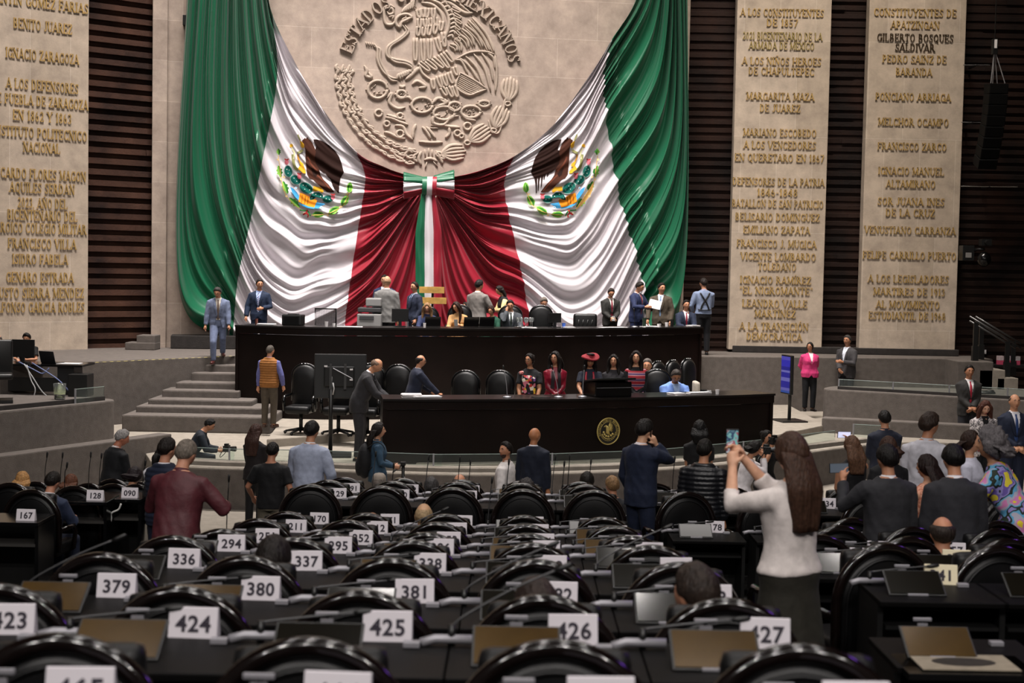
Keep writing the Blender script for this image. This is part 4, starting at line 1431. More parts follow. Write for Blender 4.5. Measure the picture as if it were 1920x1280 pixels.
# beige chair beyond the lower desk
p = at(1330, 724, 26.4)
bc = thing('beige_chair', 'beige padded chair seen side-on beyond the end of the upper desk', 'chair', None, (p.x - .02, 26.6, F), R(-90))
bg = cmat('A79F93', .8)
mb = MB(); mb.box((0, -.2, .72), (.46, .1, .5)); mb.build('backrest', bg, bc, True, bevel=.04)
mb = MB(); mb.box((0, .08, .46), (.46, .5, .12)); mb.build('seat', bg, bc, True, bevel=.04)
for q in (-1, 1):
    for yy in (-.15, .28):
        mb = MB(); mb.tube([(q * .2, yy, 0), (q * .2, yy, .42)], .018, 6); mb.build('leg', chrome, bc)


# ------------------------------------------------------------------ things on the desks
def desk_loc(px, py, path, off, z):
    X, Y = ondesk(px, py, path, off)
    return (X, Y, z), slope(path, X)


def laptop(label, px, py, path, z, off=.4, w=.32, lid=.2):
    l, a = desk_loc(px, py, path, off, z)
    t = thing('laptop', label, 'laptop', 'open laptops', l, a)
    mb = MB(); mb.box((0, .1, .01), (w, .22, .02)); mb.build('keyboard_base', black, t, bevel=.004)
    mb = MB(); mb.box((0, -.03, .02 + lid / 2), (w, .012, lid), 0, Matrix.Rotation(R(14), 3, 'X')); mb.build('lid', blackgloss, t, bevel=.004)
    return t


def monitor(label, px, py, path, z, off, w, h, group='flat monitors', rz=0, loc=None, a=None):
    if loc is None:
        loc, a = desk_loc(px, py, path, off, z)
    t = thing('monitor', label, 'monitor', group, loc, a + rz)
    mb = MB(); mb.box((0, 0, .1 + h / 2), (w, .03, h)); mb.build('housing', black, t, bevel=.008)
    mb = MB(); mb.box((0, .02, .1 + h / 2), (w * .94, .008, h * .9)); mb.build('screen', blackgloss, t)
    mb = MB(); mb.box((0, -.01, .08), (.06, .03, .16)); mb.box((0, 0, .008), (.22, .16, .016)); mb.build('stand', black, t)
    return t


laptop('open laptop before the person in navy denim at the upper desk', 811, 612, UD, UZ, .35)
laptop('open laptop beside the person in the camel jacket at the upper desk', 883, 612, UD, UZ, .35)
laptop('open laptop in front of the grey blazer person at the upper desk', 912, 612, UD, UZ, .4)
monitor('wide dark monitor beside the tall empty chair at the upper desk', 1040, 604, UD, UZ, .5, .3, .2)
monitor('dark monitor beside the bald person in the light grey suit', 750, 604, UD, UZ, .6, .34, .26)
l, a = desk_loc(553, 600, UD, .5, UZ)
t = thing('equipment_box', 'squat black equipment box on the upper desk', 'box', None, l, a)
mb = MB(); mb.box((-.03, 0, .11), (.4, .3, .22)); mb.build('body', black, t, bevel=.03)
for k in range(6):
    mb = MB(); mb.box((-.03, -.151, .05 + .024 * k), (.3, .006, .008)); mb.build('vent_slot', blackgloss, t)
mb = MB(); mb.box((-.03, 0, .225), (.2, .14, .02)); mb.build('lid', blackgloss, t, bevel=.006)
p = at(690, 604, 29.6)
t = thing('printer', 'grey office printer standing behind the upper desk', 'printer', None, (p.x + .03, 29.75, U), 0)
pg = mat('grey_printer', hexl('8E8D8C'), .5); pd = mat('dark_printer', hexl('3B3B3D'), .5)
mb = MB(); mb.box((0, 0, .46), (.5, .5, .92)); mb.build('body', pg, t, bevel=.02)
mb = MB(); mb.box((0, 0, 1.0), (.48, .46, .1)); mb.build('scanner', pd, t, bevel=.02)
mb = MB(); mb.box((.08, -.05, 1.16), (.32, .3, .18)); mb.build('document_feeder', pg, t, bevel=.03)
mb = MB(); mb.box((-.05, -.255, .84), (.3, .02, .08)); mb.build('output_tray', pd, t, bevel=.005)
# two wooden boards on posts behind the desk
p = at(811, 552, 31.6)
t = thing('wooden_boards', 'two plain yellow wooden boards on a slim post before the ribbon tails', 'boards', None, (p.x, 31.6, U), 0)
wb = mat('yellow_wood', hexl('B28A45'), .5, var=.3, vscale=8)
for k, (y0, y1, xa, xb) in enumerate(((537, 550, 786, 833), (557, 570, 787, 837))):
    a, b = at(xa, y0, 31.55), at(xb, y1, 31.55)
    mb = MB(); mb.box(((a.x + b.x) / 2 - p.x, -.04, (a.z + b.z) / 2 - U), (b.x - a.x, .03, a.z - b.z)); mb.build('board', wb, t, bevel=.004)
mb = MB(); mb.tube([(0, 0, 0), (0, 0, at(811, 537, 31.6).z - U)], .025, 8); mb.lathe([(.2, 0), (.2, .02), (.03, .04)]); mb.build('post', black, t)


def paper(label, px, py, path, z, off, w, d, h, a2=0, m_=None):
    l, a = desk_loc(px, py, path, off, z)
    t = MB(); rr = random.Random(int(px))
    n = max(1, int(h / .006))
    for k in range(n):
        t.box((rr.uniform(-.012, .012), rr.uniform(-.012, .012), .0035 + k * .006), (w, d, .005), 0, Matrix.Rotation(rr.uniform(-.1, .1), 3, 'Z'))
    o = t.build('papers', m_ or white, None, loc=l, rz=a + a2)
    return tag(o, label, 'papers', 'papers on the dais desks')


paper('white papers spread under the hand of the person in the dark navy suit', 800, 744, LD, LZ, .25, .42, .22, .03, .15)
paper('thick stack of white papers on the lower desk beside the bald suited person', 772, 744, LD, LZ, .3, .3, .24, .055)
paper('book of white papers before the person in the sky blue blazer', 1268, 742, LD, LZ, .25, .24, .2, .04, .2)
paper('crumpled white sheets on the lower desk past the sky blue blazer', 1310, 738, LD, LZ, .3, .42, .14, .04, .1)
paper('flat white papers on the upper desk under the charcoal suited person', 1150, 611, UD, UZ, .15, .62, .2, .015)
paper('white papers on the upper desk near the printer', 655, 610, UD, UZ, .2, .5, .2, .012)
paper('white folder stack on the upper desk before the person in the striped tie', 500, 606, UD, UZ, .3, .34, .25, .03, .1)
paper('papers on the upper desk before the person in the brown suit', 1220, 610, UD, UZ, .3, .45, .2, .02)
paper('white paper pile on the upper desk between glassware and tall chair', 990, 612, UD, UZ, .2, .3, .2, .02)
paper('beige documents beside the dark monitor at the upper desk', 1065, 612, UD, UZ, .25, .22, .2, .025)
paper('dark tablet folder before the person in the floral blouse', 1015, 745, LD, LZ, .2, .26, .18, .012, 0, black)
paper('papers at the far end of the upper desk', 1300, 606, UD, UZ, .3, .25, .2, .03)


def cup(label, px, py, path, z, off, r_=.035, h=.1, m_=None, name='cup'):
    l, a = desk_loc(px, py, path, off, z)
    t = thing(name, label, name.replace('_', ' '), 'cups and glasses on the dais desks', l)
    mb = MB(); mb.lathe([(r_ * .8, 0), (r_, h), (r_ * .92, h), (r_ * .74, .01)]); mb.build('body', m_ or white, t, True, auto=40)
    if name == 'cup':
        mb = MB(); mb.lathe([(r_ * .9, h * .9), (r_ * .9, h * .9 + .003)]); mb.build('drink', mat('coffee', hexl('2A1A10'), .2), t)
    return t


cup('white paper cup on the upper desk before the mesh chair', 612, 608, UD, UZ, .2)
cup('second white cup right of the mesh chair on the upper desk', 626, 608, UD, UZ, .22, .03, .07)
cup('clear tumbler on the upper desk near the light grey suit', 763, 612, UD, UZ, .2, .035, .12, clear, 'tumbler')
cup('white cup beside the laptop of the person in navy denim', 796, 612, UD, UZ, .3, .03, .09)
cup('white cup with saucer before the person in the brown suit', 1236, 609, UD, UZ, .2, .045, .07)
cup('white cup at the far end of the lower desk', 1345, 738, LD, LZ, .2, .035, .08)
cup('dark metal tumbler beside the smiling seated person', 1260, 605, UD, UZ, .35, .04, .16, black, 'tumbler')
cup('white mug under the hands of the person in the brown suit', 1250, 608, UD, UZ, .45, .04, .09)
cup('dark green bottle beside the person reading papers', 1208, 608, UD, UZ, .3, .045, .2, mat('dark_green_plastic', hexl('26382B'), .3), 'bottle')
cup('blue plastic cup beside the beige documents', 1057, 611, UD, UZ, .3, .04, .1, mat('blue_plastic', hexl('3E63B8'), .3), 'cup')
cup('tall pencil pot before the person in the striped tie', 481, 607, UD, UZ, .3, .03, .12, mat('brown_pot', hexl('5A2A1E'), .5), 'pencil_pot')
# glassware on a tray beside the bell
l, a = desk_loc(984, 610, UD, .35, UZ)
t = tag(MB().build('x', chrome) if False else thing('glass_tray', 'round silver tray holding upturned glasses on the upper desk', 'tray', None, l), 'round silver tray holding upturned glasses on the upper desk', 'tray')
mb = MB(); mb.lathe([(.2, 0), (.22, .02), (.2, .02), (.0, .01)]); mb.build('dish', chrome, t, True)
rr = random.Random(5)
for k in range(9):
    gx, gy = l[0] + .15 * math.cos(k * .7) * (.4 if k > 6 else 1), l[1] + .15 * math.sin(k * .7) * (.4 if k > 6 else 1)
    g = thing('wine_glass', 'clear stemmed glass on the silver tray of the upper desk', 'glass', 'stemmed glasses on the silver tray', (gx, gy, UZ + .02))
    mb = MB(); mb.lathe([(.03, 0), (.03, .004), (.005, .01), (.005, .09), (.03, .11), (.037, .15), (.03, .19), (.027, .19), (.033, .15), (.02, .115), (.002, .1)], n=12); mb.build('body', clear, g, True)


def gooseneck(label, loc, h=.42, lean=(.0, .0), m_=None, base=True, group='gooseneck microphones', parent=None):
    t = thing('microphone', label, 'microphone', group, loc)
    if base:
        mb = MB(); mb.lathe([(.07, 0), (.065, .02), (.02, .03)], n=14); mb.build('base', silver, t, True)
    tip = Vector((lean[0], lean[1], h))
    pts = catmull([Vector((0, 0, .02)), Vector((lean[0] * .3, lean[1] * .3, h * .5)), tip], 5)
    mb = MB(); mb.tube(pts, .006, 6); mb.build('stem', m_ or black, t, True)
    d = (pts[-1] - pts[-2]).normalized()
    mb = MB(); mb.tube([tip - d * .01, tip + d * .015, tip + d * .05, tip + d * .065], [.008, .015, .015, .008], 8); mb.build('capsule', black, t, True)
    return t


for px, lb, ln in ((951, 'silver based microphone before the empty chair next to the floral blouse', (-.06, 0)), (1047, 'silver based microphone before the person in the burgundy blouse', (-.1, 0)), (1092, 'slim microphone standing between burgundy blouse and lectern', (.02, 0))):
    l, a = desk_loc(px, 745, LD, .2, LZ)
    gooseneck(lb, l, .45, ln, silver)
l, a = desk_loc(1190, 610, UD, .25, UZ)
gooseneck('slim microphone on the upper desk before the person reading papers', l, .34, (-.02, 0))

# big television seen from behind on a stand
p = at(636, 705, 23.6)
tv = thing('television', 'back of a big black television on a pole before the lower chairs', 'television', None, (p.x, 23.6, G), R(6))
zz = p.z - G
mb = MB(); mb.box((.02, 0, zz), (.86, .05, .74)); mb.build('housing', mat('tv_back', hexl('1D1E1F'), .5), tv, bevel=.015)
mb = MB(); mb.box((.02, .03, zz), (.82, .012, .68)); mb.build('screen', blackgloss, tv)
mb = MB(); mb.box((.0, -.05, zz), (.5, .06, .34)); mb.build('rear_cover', black, tv, bevel=.02)
for x in (-.14, .1):
    mb = MB(); mb.box((x, -.09, zz), (.04, .03, .42)); mb.build('bracket', mat('dark_steel', (.12, .12, .12), .3, .7), tv)
mb = MB(); mb.tube([(-.1, -.11, zz + .14), (.22, -.11, zz - .03)], .008, 6); mb.build('strut', silver, tv)
for x, z in ((-.22, .17), (.2, .12), (.2, -.05)):
    mb = MB(); mb.box((x, -.1, zz + z), (.05, .01, .025)); mb.build('label_plate', white, tv)
mb = MB(); mb.tube([(-.13, -.06, .02), (-.13, -.06, zz)], .035, 10); mb.build('pole', black, tv, True)
mb = MB(); mb.box((-.13, -.06, .02), (.7, .6, .03)); mb.build('base_plate', black, tv)
mb = MB(); mb.tube([(-.1, -.12, zz - .1), (-.08, -.13, zz - .2), (-.1, -.1, zz - .3)], .012, 6); mb.build('cable', mat('pale_cable', hexl('B9B9B9'), .6), tv, True)

# information screen on a pole
p = at(1472, 702, 29.0)
sc_ = thing('information_screen', 'upright information screen glowing blue on a black pole beside the pink jacket', 'screen', None, (p.x, 29.0, F), R(-76))
zz = p.z - F
mb = MB(); mb.box((0, .05, zz), (.46, .07, .8)); mb.build('housing', black, sc_, bevel=.01)
sm = mat('screen_glow', hexl('2B2A8F'), .3)
nt = sm.node_tree; b = nt.nodes['Principled BSDF']; tc = [n for n in nt.nodes if n.type == 'TEX_COORD'][0]
sx_ = nt.nodes.new('ShaderNodeSeparateXYZ'); nt.links.new(tc.outputs['Generated'], sx_.inputs[0])
rp = nt.nodes.new('ShaderNodeValToRGB'); rp.color_ramp.interpolation = 'CONSTANT'
els = [(0, '356B70'), (.06, '8C86A8'), (.14, '20204A'), (.24, '27205E'), (.32, '9A96BE'), (.42, '22205A'), (.56, 'A09CC8'), (.62, '15152C'), (.72, '3A35B8'), (.9, '6E68C0')]
e = rp.color_ramp.elements
while len(e) < len(els):
    e.new(.5)
for i, (q, c) in enumerate(els):
    e[i].position, e[i].color = q, (*hexl(c), 1)
nt.links.new(sx_.outputs[2], rp.inputs[0]); nt.links.new(rp.outputs[0], b.inputs['Emission Color'])
b.inputs['Emission Strength'].default_value = .3
mb = MB(); mb.box((0, .01, zz), (.4, .01, .74)); mb.build('display', sm, sc_)
mb = MB(); mb.tube([(0, .12, 0), (0, .12, zz)], .035, 10); mb.build('pole', black, sc_, True)
mb = MB(); mb.box((0, .12, .015), (.6, .55, .03)); mb.build('base_plate', black, sc_)

# ------------------------------------------------------------------ camera desk on the side box
BZ = 1.2
d, nn = lbx[2], lbx[3]
o0 = atz(-30, 690, 1.82); o1 = at(152, 684, 25.6)
td = thing('camera_desk', 'long black desk crowded with equipment on the side box by the stone panel', 'desk')
yy = 25.4
tz = at(100, 683, yy).z
xa, xb = at(-60, 683, yy).x, at(155, 683, yy).x
mb = MB(); mb.box(((xa + xb) / 2, yy + .35, tz - .02), (xb - xa, .8, .04)); mb.build('desk_top', blackgloss, td, bevel=.006)
xe = at(132, 683, yy).x
mb = MB(); mb.box(((xa + xe) / 2, yy + .12, (BZ + tz) / 2 - .1), (xe - xa, .04, tz - BZ - .3)); mb.build('front_panel', black, td)
mb = MB(); mb.box((xe - .1, yy + .3, (BZ + tz) / 2 - .02), (.3, .5, tz - BZ - .04)); mb.build('cabinet', black, td)
mb = MB(); mb.box((xe + .22, yy - .1, BZ + .2), (.34, .4, .4)); mb.build('side_box', black, td, bevel=.01)
mb = MB(); mb.box((xa + .2, yy + .3, (BZ + tz) / 2 - .02), (.3, .5, tz - BZ - .04)); mb.build('cabinet', black, td)
p = at(42, 660, yy + .25)
monitor('small black monitor seen from behind on the camera desk', 0, 0, None, 0, 0, .42, .32, loc=(p.x, yy + .3, tz), a=R(-4))
p = at(92, 680, yy + .2)
t = thing('laptop', 'slim open laptop at the edge of the camera desk', 'laptop', 'open laptops', (p.x, yy + .2, tz), R(-25))
mb = MB(); mb.box((0, .1, .01), (.34, .22, .02)); mb.build('keyboard_base', black, t)
mb = MB(); mb.box((0, -.05, .12), (.34, .012, .22), 0, Matrix.Rotation(R(16), 3, 'X')); mb.build('lid', mat('laptop_lid', hexl('2E2F31'), .35, .5), t, bevel=.004)
p = at(128, 683, yy + .2)
tag(MB().build('x', white) if False else (lambda m_: (m_.box((p.x, yy + .25, tz + .006), (.42, .25, .01)), m_.build('papers', white))[1])(MB()), 'white sheet of paper lying at the end of the camera desk', 'papers', 'papers on the dais desks')
blue = mat('blue_cable', hexl('5F6C96'), .5)
for k, (a, b, c, e_) in enumerate((((35, 678), (62, 692), (80, 700), (92, 690)), ((45, 682), (60, 705), (85, 740), (120, 755)), ((60, 680), (100, 705), (118, 720), (133, 738)), ((50, 684), (58, 712), (66, 730), (60, 752)))):
    pts = [at(q[0], q[1], yy - .06 - .02 * k) for q in (a, b, c, e_)]
    mb = MB(); mb.tube(catmull(pts, 5), .011, 6)
    tag(mb.build('cable', [blue, mat('pale_cable', hexl('B9B9B9'), .6)][k % 2], None, True), ('short blue cable looped over the edge of the camera desk', 'grey cable hanging lowest under the camera desk', 'blue cable running down to the camera desk side box', 'thin pale cable dropping to the floor before the camera desk')[k], 'cable', 'cables of the camera desk')
p = at(112, 736, 24.6)
cup_ = thing('plastic_tub', 'translucent tub with greenish content by the glass panel', 'tub', None, (p.x, 24.6, BZ))
mb = MB(); mb.lathe([(.09, 0), (.11, .28), (.1, .28), (.08, .02)]); mb.build('body', clear, cup_, True)
mb = MB(); mb.lathe([(.075, .03), (.09, .12)]); mb.build('content', mat('pale_green', hexl('B7BE92'), .5), cup_, True)
p = at(5, 745, 23.6)
t = thing('office_chair', 'black office chair cut off by the edge before the camera desk', 'chair', None, (p.x - .2, 23.9, BZ), R(20))
mb = MB(); mb.box((0, .2, .75), (.5, .1, .6)); mb.build('backrest', black, t, True, bevel=.04)
mb = MB(); mb.box((0, -.05, .45), (.5, .5, .1)); mb.build('seat', black, t, True, bevel=.04)
mb = MB(); mb.tube([(0, 0, .05), (0, 0, .42)], .04, 8); mb.box((0, 0, .03), (.5, .5, .05)); mb.build('base', black, t)

# ------------------------------------------------------------------ hung equipment on the slat wall
Yw = 33.6
top, bot = at(1868, 157, Yw), at(1850, 312, Yw)
la = thing('line_array_loudspeaker', 'long curved black loudspeaker column hung on the dark slats', 'loudspeaker', None, (top.x, Yw, top.z))
Lh = top.z - bot.z
nseg = 8
for k in range(nseg):
    t = (k + .5) / nseg
    xo = (bot.x - top.x) * t ** 1.6
    yo = -.10 * t + .28 * t * t
    mb = MB(); mb.box((xo, yo, -Lh * t), (.44, .42, Lh / nseg * .97), 0, Matrix.Rotation(R(4 + 20 * t), 3, 'X'))
    mb.build('loudspeaker_module', mat('speaker_black', hexl('0A0A0A'), .7, spec=.15), la, bevel=.008)
    mb = MB(); mb.box((xo, yo - .215 * math.cos(R(4 + 20 * t)), -Lh * t - .215 * math.sin(R(4 + 20 * t))), (.40, .012, Lh / nseg * .85), 0, Matrix.Rotation(R(4 + 20 * t), 3, 'X'))
    mb.build('grille', mat('speaker_grille', hexl('0C0C0C'), .9, spec=.1), la)
hook = at(1864, 112, Yw)
hz_ = hook.z - top.z
for q in (-.16, -.05, .06, .17):
    mb = MB(); mb.tube([(hook.x - top.x, 0, hz_ + .25), (q, (.1 if abs(q) < .1 else -.1), 0)], .012, 6); mb.build('chain', silver, la)
mb = MB(); mb.box((hook.x - top.x, 0, hz_ + .3), (.12, .14, .36)); mb.build('hoist', black, la, bevel=.01)
mb = MB(); mb.box((hook.x - top.x, -.075, hz_ + .36), (.06, .02, .2)); mb.build('hoist_label', white, la)
mb = MB(); mb.tube([(hook.x - top.x, 0, hz_ + .4), (hook.x - top.x, 0, ZT - top.z)], .012, 6); mb.build('suspension_cable', black, la)
for k, (x0, y0, x1, y1, lb) in enumerate(((1806, 122, 1856, 122, 'thin bright rod on the slats beside the loudspeaker hoist'), (1802, 229, 1845, 230, 'thin bright rod level with the middle of the loudspeaker column'), (1802, 349, 1908, 350, 'long thin rod under the hanging loudspeaker column'))):
    a, b = at(x0, y0, 34.15), at(x1, y1, 34.15)
    mb = MB(); mb.tube([a, b], .012, 6)
    o = tag(mb.build('wall_rod', chrome), lb, 'rod', 'thin rods fixed to the slat wall')
    mb = MB(); mb.box((a + b) / 2 + Vector((0, .27, 0)), (.04, .56, .04)); mb.build('bracket', black, o)
p = at(1811, 474, 33.9)
t = thing('equipment_box', 'small black control box beside the stone panel edge and robotic camera', 'box', None, (p.x + .08, 34.1, p.z))
mb = MB(); mb.box((0, .32, 0), (.1, .6, .1)); mb.build('wall_bracket', black, t)
mb = MB(); mb.box((0, 0, 0), (.28, .3, .36)); mb.build('body', black, t, bevel=.01)
mb = MB(); mb.box((0, -.155, -.05), (.14, .012, .12)); mb.build('label_plate', mat('dim_label', hexl('7C7A78'), .6), t)
p = at(1843, 470, 33.7)
t = thing('wall_mounted_camera', 'black robotic camera on an arm beside the stone panel', 'camera', None, (p.x, 33.8, p.z))
mb = MB(); mb.tube([(-.12, .2, 0), (-.05, .1, .04), (.05, 0, .04)], .03, 8); mb.tube([(.05, .9, .04), (.05, 0, .04)], .035, 8); mb.build('arm', black, t, True)
mb = MB(); mb.box((.08, 0, .2), (.24, .22, .16)); mb.tube([(.08, -.1, .2), (.08, -.24, .19)], .06, 10); mb.build('camera_head', black, t, True, auto=40)
mb = MB(); mb.ell((.06, -.02, -.2), (.16, .16, .18), 0, 14, 10); mb.build('dome', blackgloss, t, True)
for px, py, lb in ((350, 39, 'upper black cleat on the stone pier beside the green drape'), (348, 213, 'lower black cleat on the stone pier beside the green drape')):
    p = PM.hit(px, py, .1)
    mb = MB(); mb.box((0, 0, 0), (.16, .25, .22)); mb.box((.04, -.1, -.02), (.06, .12, .1))
    tag(mb.build('wall_cleat', black, None, loc=p, rz=R(10), bevel=.008), lb, 'bracket', 'black cleats on the pier')
p = at(1864, 663, 33.95)
mb = MB(); mb.box((0, 0, 0), (.14, .04, .1)); mb.box((-.03, -.025, 0), (.03, .02, .04)); mb.box((.03, -.025, 0), (.03, .02, .04))
tag(mb.build('socket_plate', white, None, loc=(p.x, 34.745, p.z)), 'white socket plate low on the dark slats between the handrails', 'socket')
p = at(1890, 690, 33.0)
t = thing('side_table', 'low dark table with pink and grey boxes behind the handrail posts', 'table', None, (p.x, 33.4, 1.0))
mb = MB(); mb.box((.3, 0, at(1890, 686, 33.2).z - 1.0), (1.4, .5, .05)); mb.build('table_top', black, t)
for x in (-.3, .9):
    mb = MB(); mb.box((x, 0, (at(1890, 686, 33.2).z - 1.0) / 2), (.06, .4, at(1890, 686, 33.2).z - 1.0)); mb.build('leg', black, t)
tzz = at(1890, 686, 33.2).z + .026
for k, (px, wd, c) in enumerate(((1879, .12, 'B8A6A8'), (1893, .1, 'A89AA0'), (1907, .2, '9A9496'))):
    q = at(px, 680, 33.2)
    mb = MB(); mb.box((q.x, 33.35, tzz + .05), (wd, .15, .1), 0); o = mb.build('carton', mat('carton_pink', hexl('B5405E'), .6))
    tag(o, ('pink and grey carton nearest the handrail post on the side table', 'middle pink and grey carton on the side table', 'widest pink and grey carton at the edge of the side table')[k], 'carton', 'cartons on the side table')
    mb = MB(); mb.box((q.x, 33.35, tzz + .15), (wd, .15, .1)); mb.build('carton_lid', cmat(c, .6), o)
# black folded cloth and small box on the side box
p = at(1848, 731, 29.9)
mb = MB(); mb.ell((0, 0, .02), (.22, .12, .05), 0, 12, 6); mb.ell((.1, .02, .05), (.1, .08, .04), 0, 10, 6)
tag(mb.build('black_bag', black, None, True, loc=(p.x, 29.9, 1.17)), 'small soft black bag lying on the carpeted side box', 'bag')

# ------------------------------------------------------------------ the delegates' chairs and desks
rimwood = mat('lacquered_rim', hexl('0F0908'), .14, var=.3, vscale=5, spec=.55, coat=.25)
seatback = mat('black_back_leather', hexl('0B0B0C'), .36, bump=.05, bscale=140, spec=.25)
filmm = mat('gold_privacy_film', hexl('4A3719'), .16, .2, spec=.3, var=.3, vscale=3)
filmd = mat('dark_privacy_film', hexl('12100B'), .12, .0, spec=.3, var=.3, vscale=3)
cardm = mat('white_card', hexl('DCD6DC'), .55)
inkm = mat('card_ink', hexl('2A2430'), .7)
greybar = mat('brushed_grey_bar', hexl('9C9AA0'), .42, .35)


deskl = mat('desk_lacquer', hexl('0A0909'), .5, spec=.1)


def make_chair():
    t = thing('delegate_chair', 'x', 'chair', 'arched chairs of the delegates')
    hw, ht, rise = .315, 1.08, .34

    def archp(w_, top, y, z0, n=24):
        b = rise * w_ / hw
        zc = top - b
        return [(-w_, y, z0)] + [(-w_, y, z0 + (zc - z0) * .5)] + [(w_ * math.cos(PI - PI * k / n), y, zc + b * math.sin(PI * k / n)) for k in range(n + 1)] + [(w_, y, z0 + (zc - z0) * .5), (w_, y, z0)]
    mb = MB(); mb.tube(archp(hw - .028, ht - .028, 0, .45), .03, 10); mb.build('back_frame', rimwood, t, True)
    mb = MB(); rows = []
    for q, y in ((1.0, .03), (1.0, -.006), (.97, -.02), (.90, -.030), (.6, -.04), (.02, -.044)):
        rows.append([Vector((x * q, y, .62 + (z - .62) * q)) for x, _, z in archp(hw - .05, ht - .055, 0, .42)])
    mb.quadgrid(rows, 0, True, True, True); mb.build('back_panel', seatback, t, True, auto=50)
    mb = MB(); mb.tube(archp(hw - .078, ht - .088, -.030, .47), .009, 6); mb.build('back_piping', leather, t, True)
    mb = MB(); mb.box((0, .29, .44), (.5, .5, .13)); mb.build('seat', leather, t, True, bevel=.04)
    mb = MB(); mb.box((0, .085, .78), (.44, .1, .5)); mb.build('back_cushion', leather, t, True, bevel=.04)
    for q in (-1, 1):
        mb = MB(); mb.tube([(q * .285, .03, .66), (q * .285, .36, .66), (q * .285, .41, .6), (q * .285, .36, .42)], .026, 8); mb.build('armrest', rimwood, t, True)
    mb = MB(); mb.tube([(0, .28, .06), (0, .28, .38)], .04, 8); mb.build('column', black, t, True)
    mb = MB(); mb.lathe([(.24, 0), (.24, .02), (.05, .06)], (0, .28, 0)); mb.build('base', black, t, True)
    return t


def make_desk(film):
    t = thing('delegate_desk', 'x', 'desk', 'voting desks of the delegates')
    mb = MB(); mb.box((0, -.27, .735), (.685, .5, .03)); mb.build('desk_top', deskl, t, bevel=.006)
    mb = MB(); mb.box((0, -.05, .37), (.68, .03, .7)); mb.build('modesty_panel', black, t)
    for q in (-1, 1):
        mb = MB(); mb.box((q * .325, -.25, .36), (.03, .42, .72)); mb.build('side_panel', black, t)
    mb = MB(); mb.box((0, -.3, .6), (.6, .36, .02)); mb.build('shelf', black, t)
    Mt = Matrix.Rotation(R(32), 3, 'X')
    mb = MB(); mb.box((-.105, -.30, .80), (.31, .19, .014), 0, Mt); s = mb.build('screen', black, t, bevel=.003)
    mb = MB(); mb.box((-.105, -.304, .808), (.292, .17, .004), 0, Mt); mb.build('privacy_film', film, s)
    mb = MB(); mb.box((-.105, -.38, .757), (.11, .018, .012)); mb.build('screen_latch', greybar, t, bevel=.003)
    mb = MB(); mb.box((-.105, -.055, .845), (.085, .014, .016)); mb.build('console_bar', greybar, t, bevel=.004)
    mb = MB(); mb.box((-.105, -.06, .805), (.046, .006, .046)); mb.build('console_plate', greybar, t)
    mb = MB(); mb.tube([(-.105, -.05, .75), (-.105, -.05, .85)], .007, 6); mb.build('console_post', black, t)
    mb = MB(); mb.box((.21, -.14, .762), (.06, .04, .02)); mb.build('voting_key', greybar, t, bevel=.003)
    return t


def make_mic(leanx, leany, h, L=.45):
    t = thing('microphone', 'x', 'microphone', 'gooseneck microphones')
    mb = MB(); mb.tube([(-.11, -.02, .012), (-.06, 0, .022), (.085, 0, .022)], .017, 8); mb.build('base_bar', greybar, t, True)
    mb = MB(); mb.tube([(0, 0, 0), (0, 0, .075)], .013, 8); mb.build('post', black, t, True)
    pts = catmull([Vector((0, 0, .07)), Vector((leanx * .15, leany * .15, .07 + h * .22)), Vector((leanx * .6, leany * .6, .07 + h * .68)), Vector((leanx, leany, .07 + h))], 5)
    mb = MB(); mb.tube(pts, .0045, 6); mb.build('stem', mat('grey_stem', hexl('4A4A4C'), .35, .4), t, True)
    d = (pts[-1] - pts[-2]).normalized()
    mb = MB(); mb.tube([pts[-1] - d * .01, pts[-1] + d * .015, pts[-1] + d * .05, pts[-1] + d * .06], [.006, .0105, .0105, .006], 8); mb.build('capsule', black, t, True)
    return t


PCH, PDK, PDD = make_chair(), make_desk(filmm), make_desk(filmd)
PMI = [make_mic(.34, .05, .03), make_mic(.38, .06, .2), make_mic(.03, .02, .36)]
used = {}


def placed(proto, key, label, loc, rz=0, scale=None):
    if key not in used:
        used[key] = 1
        proto.location = loc
        proto.rotation_euler = (0, 0, rz)
        proto['label'] = label
        if scale:
            proto.scale = (scale,) * 3
        return proto
    return clone(proto, label, loc, rz, scale)


def card(num, loc, rz=0, tilt=0, yellow=False):
    mb = MB()
    rows = []
    for x in (-.09, .09):
        rows.append([Vector((x, -.030, 0)), Vector((x, -.006, .108)), Vector((x, .006, .108)), Vector((x, .030, 0))])
    mb.quadgrid(rows, 0, True, True, True)
    c = mb.build('number_card', mat('cream_card', hexl('EADFBE'), .55) if yellow else cardm, None, loc=loc, rz=rz, bevel=.002)
    tag(c, 'white tent card reading %s on a black voting desk' % num if not yellow else 'cream tent card reading %s on a black voting desk' % num, 'number card', 'numbered tent cards')
    me = text_mesh(num, .082, .0008, .0022, 1.08)
    me.materials.append(inkm)
    o = bpy.data.objects.new('number', me); COL.objects.link(o); o.parent = c
    o.location = (.002, -.0205, .048); o.rotation_euler = (R(90 - 12.5), 0, 0)
    return c


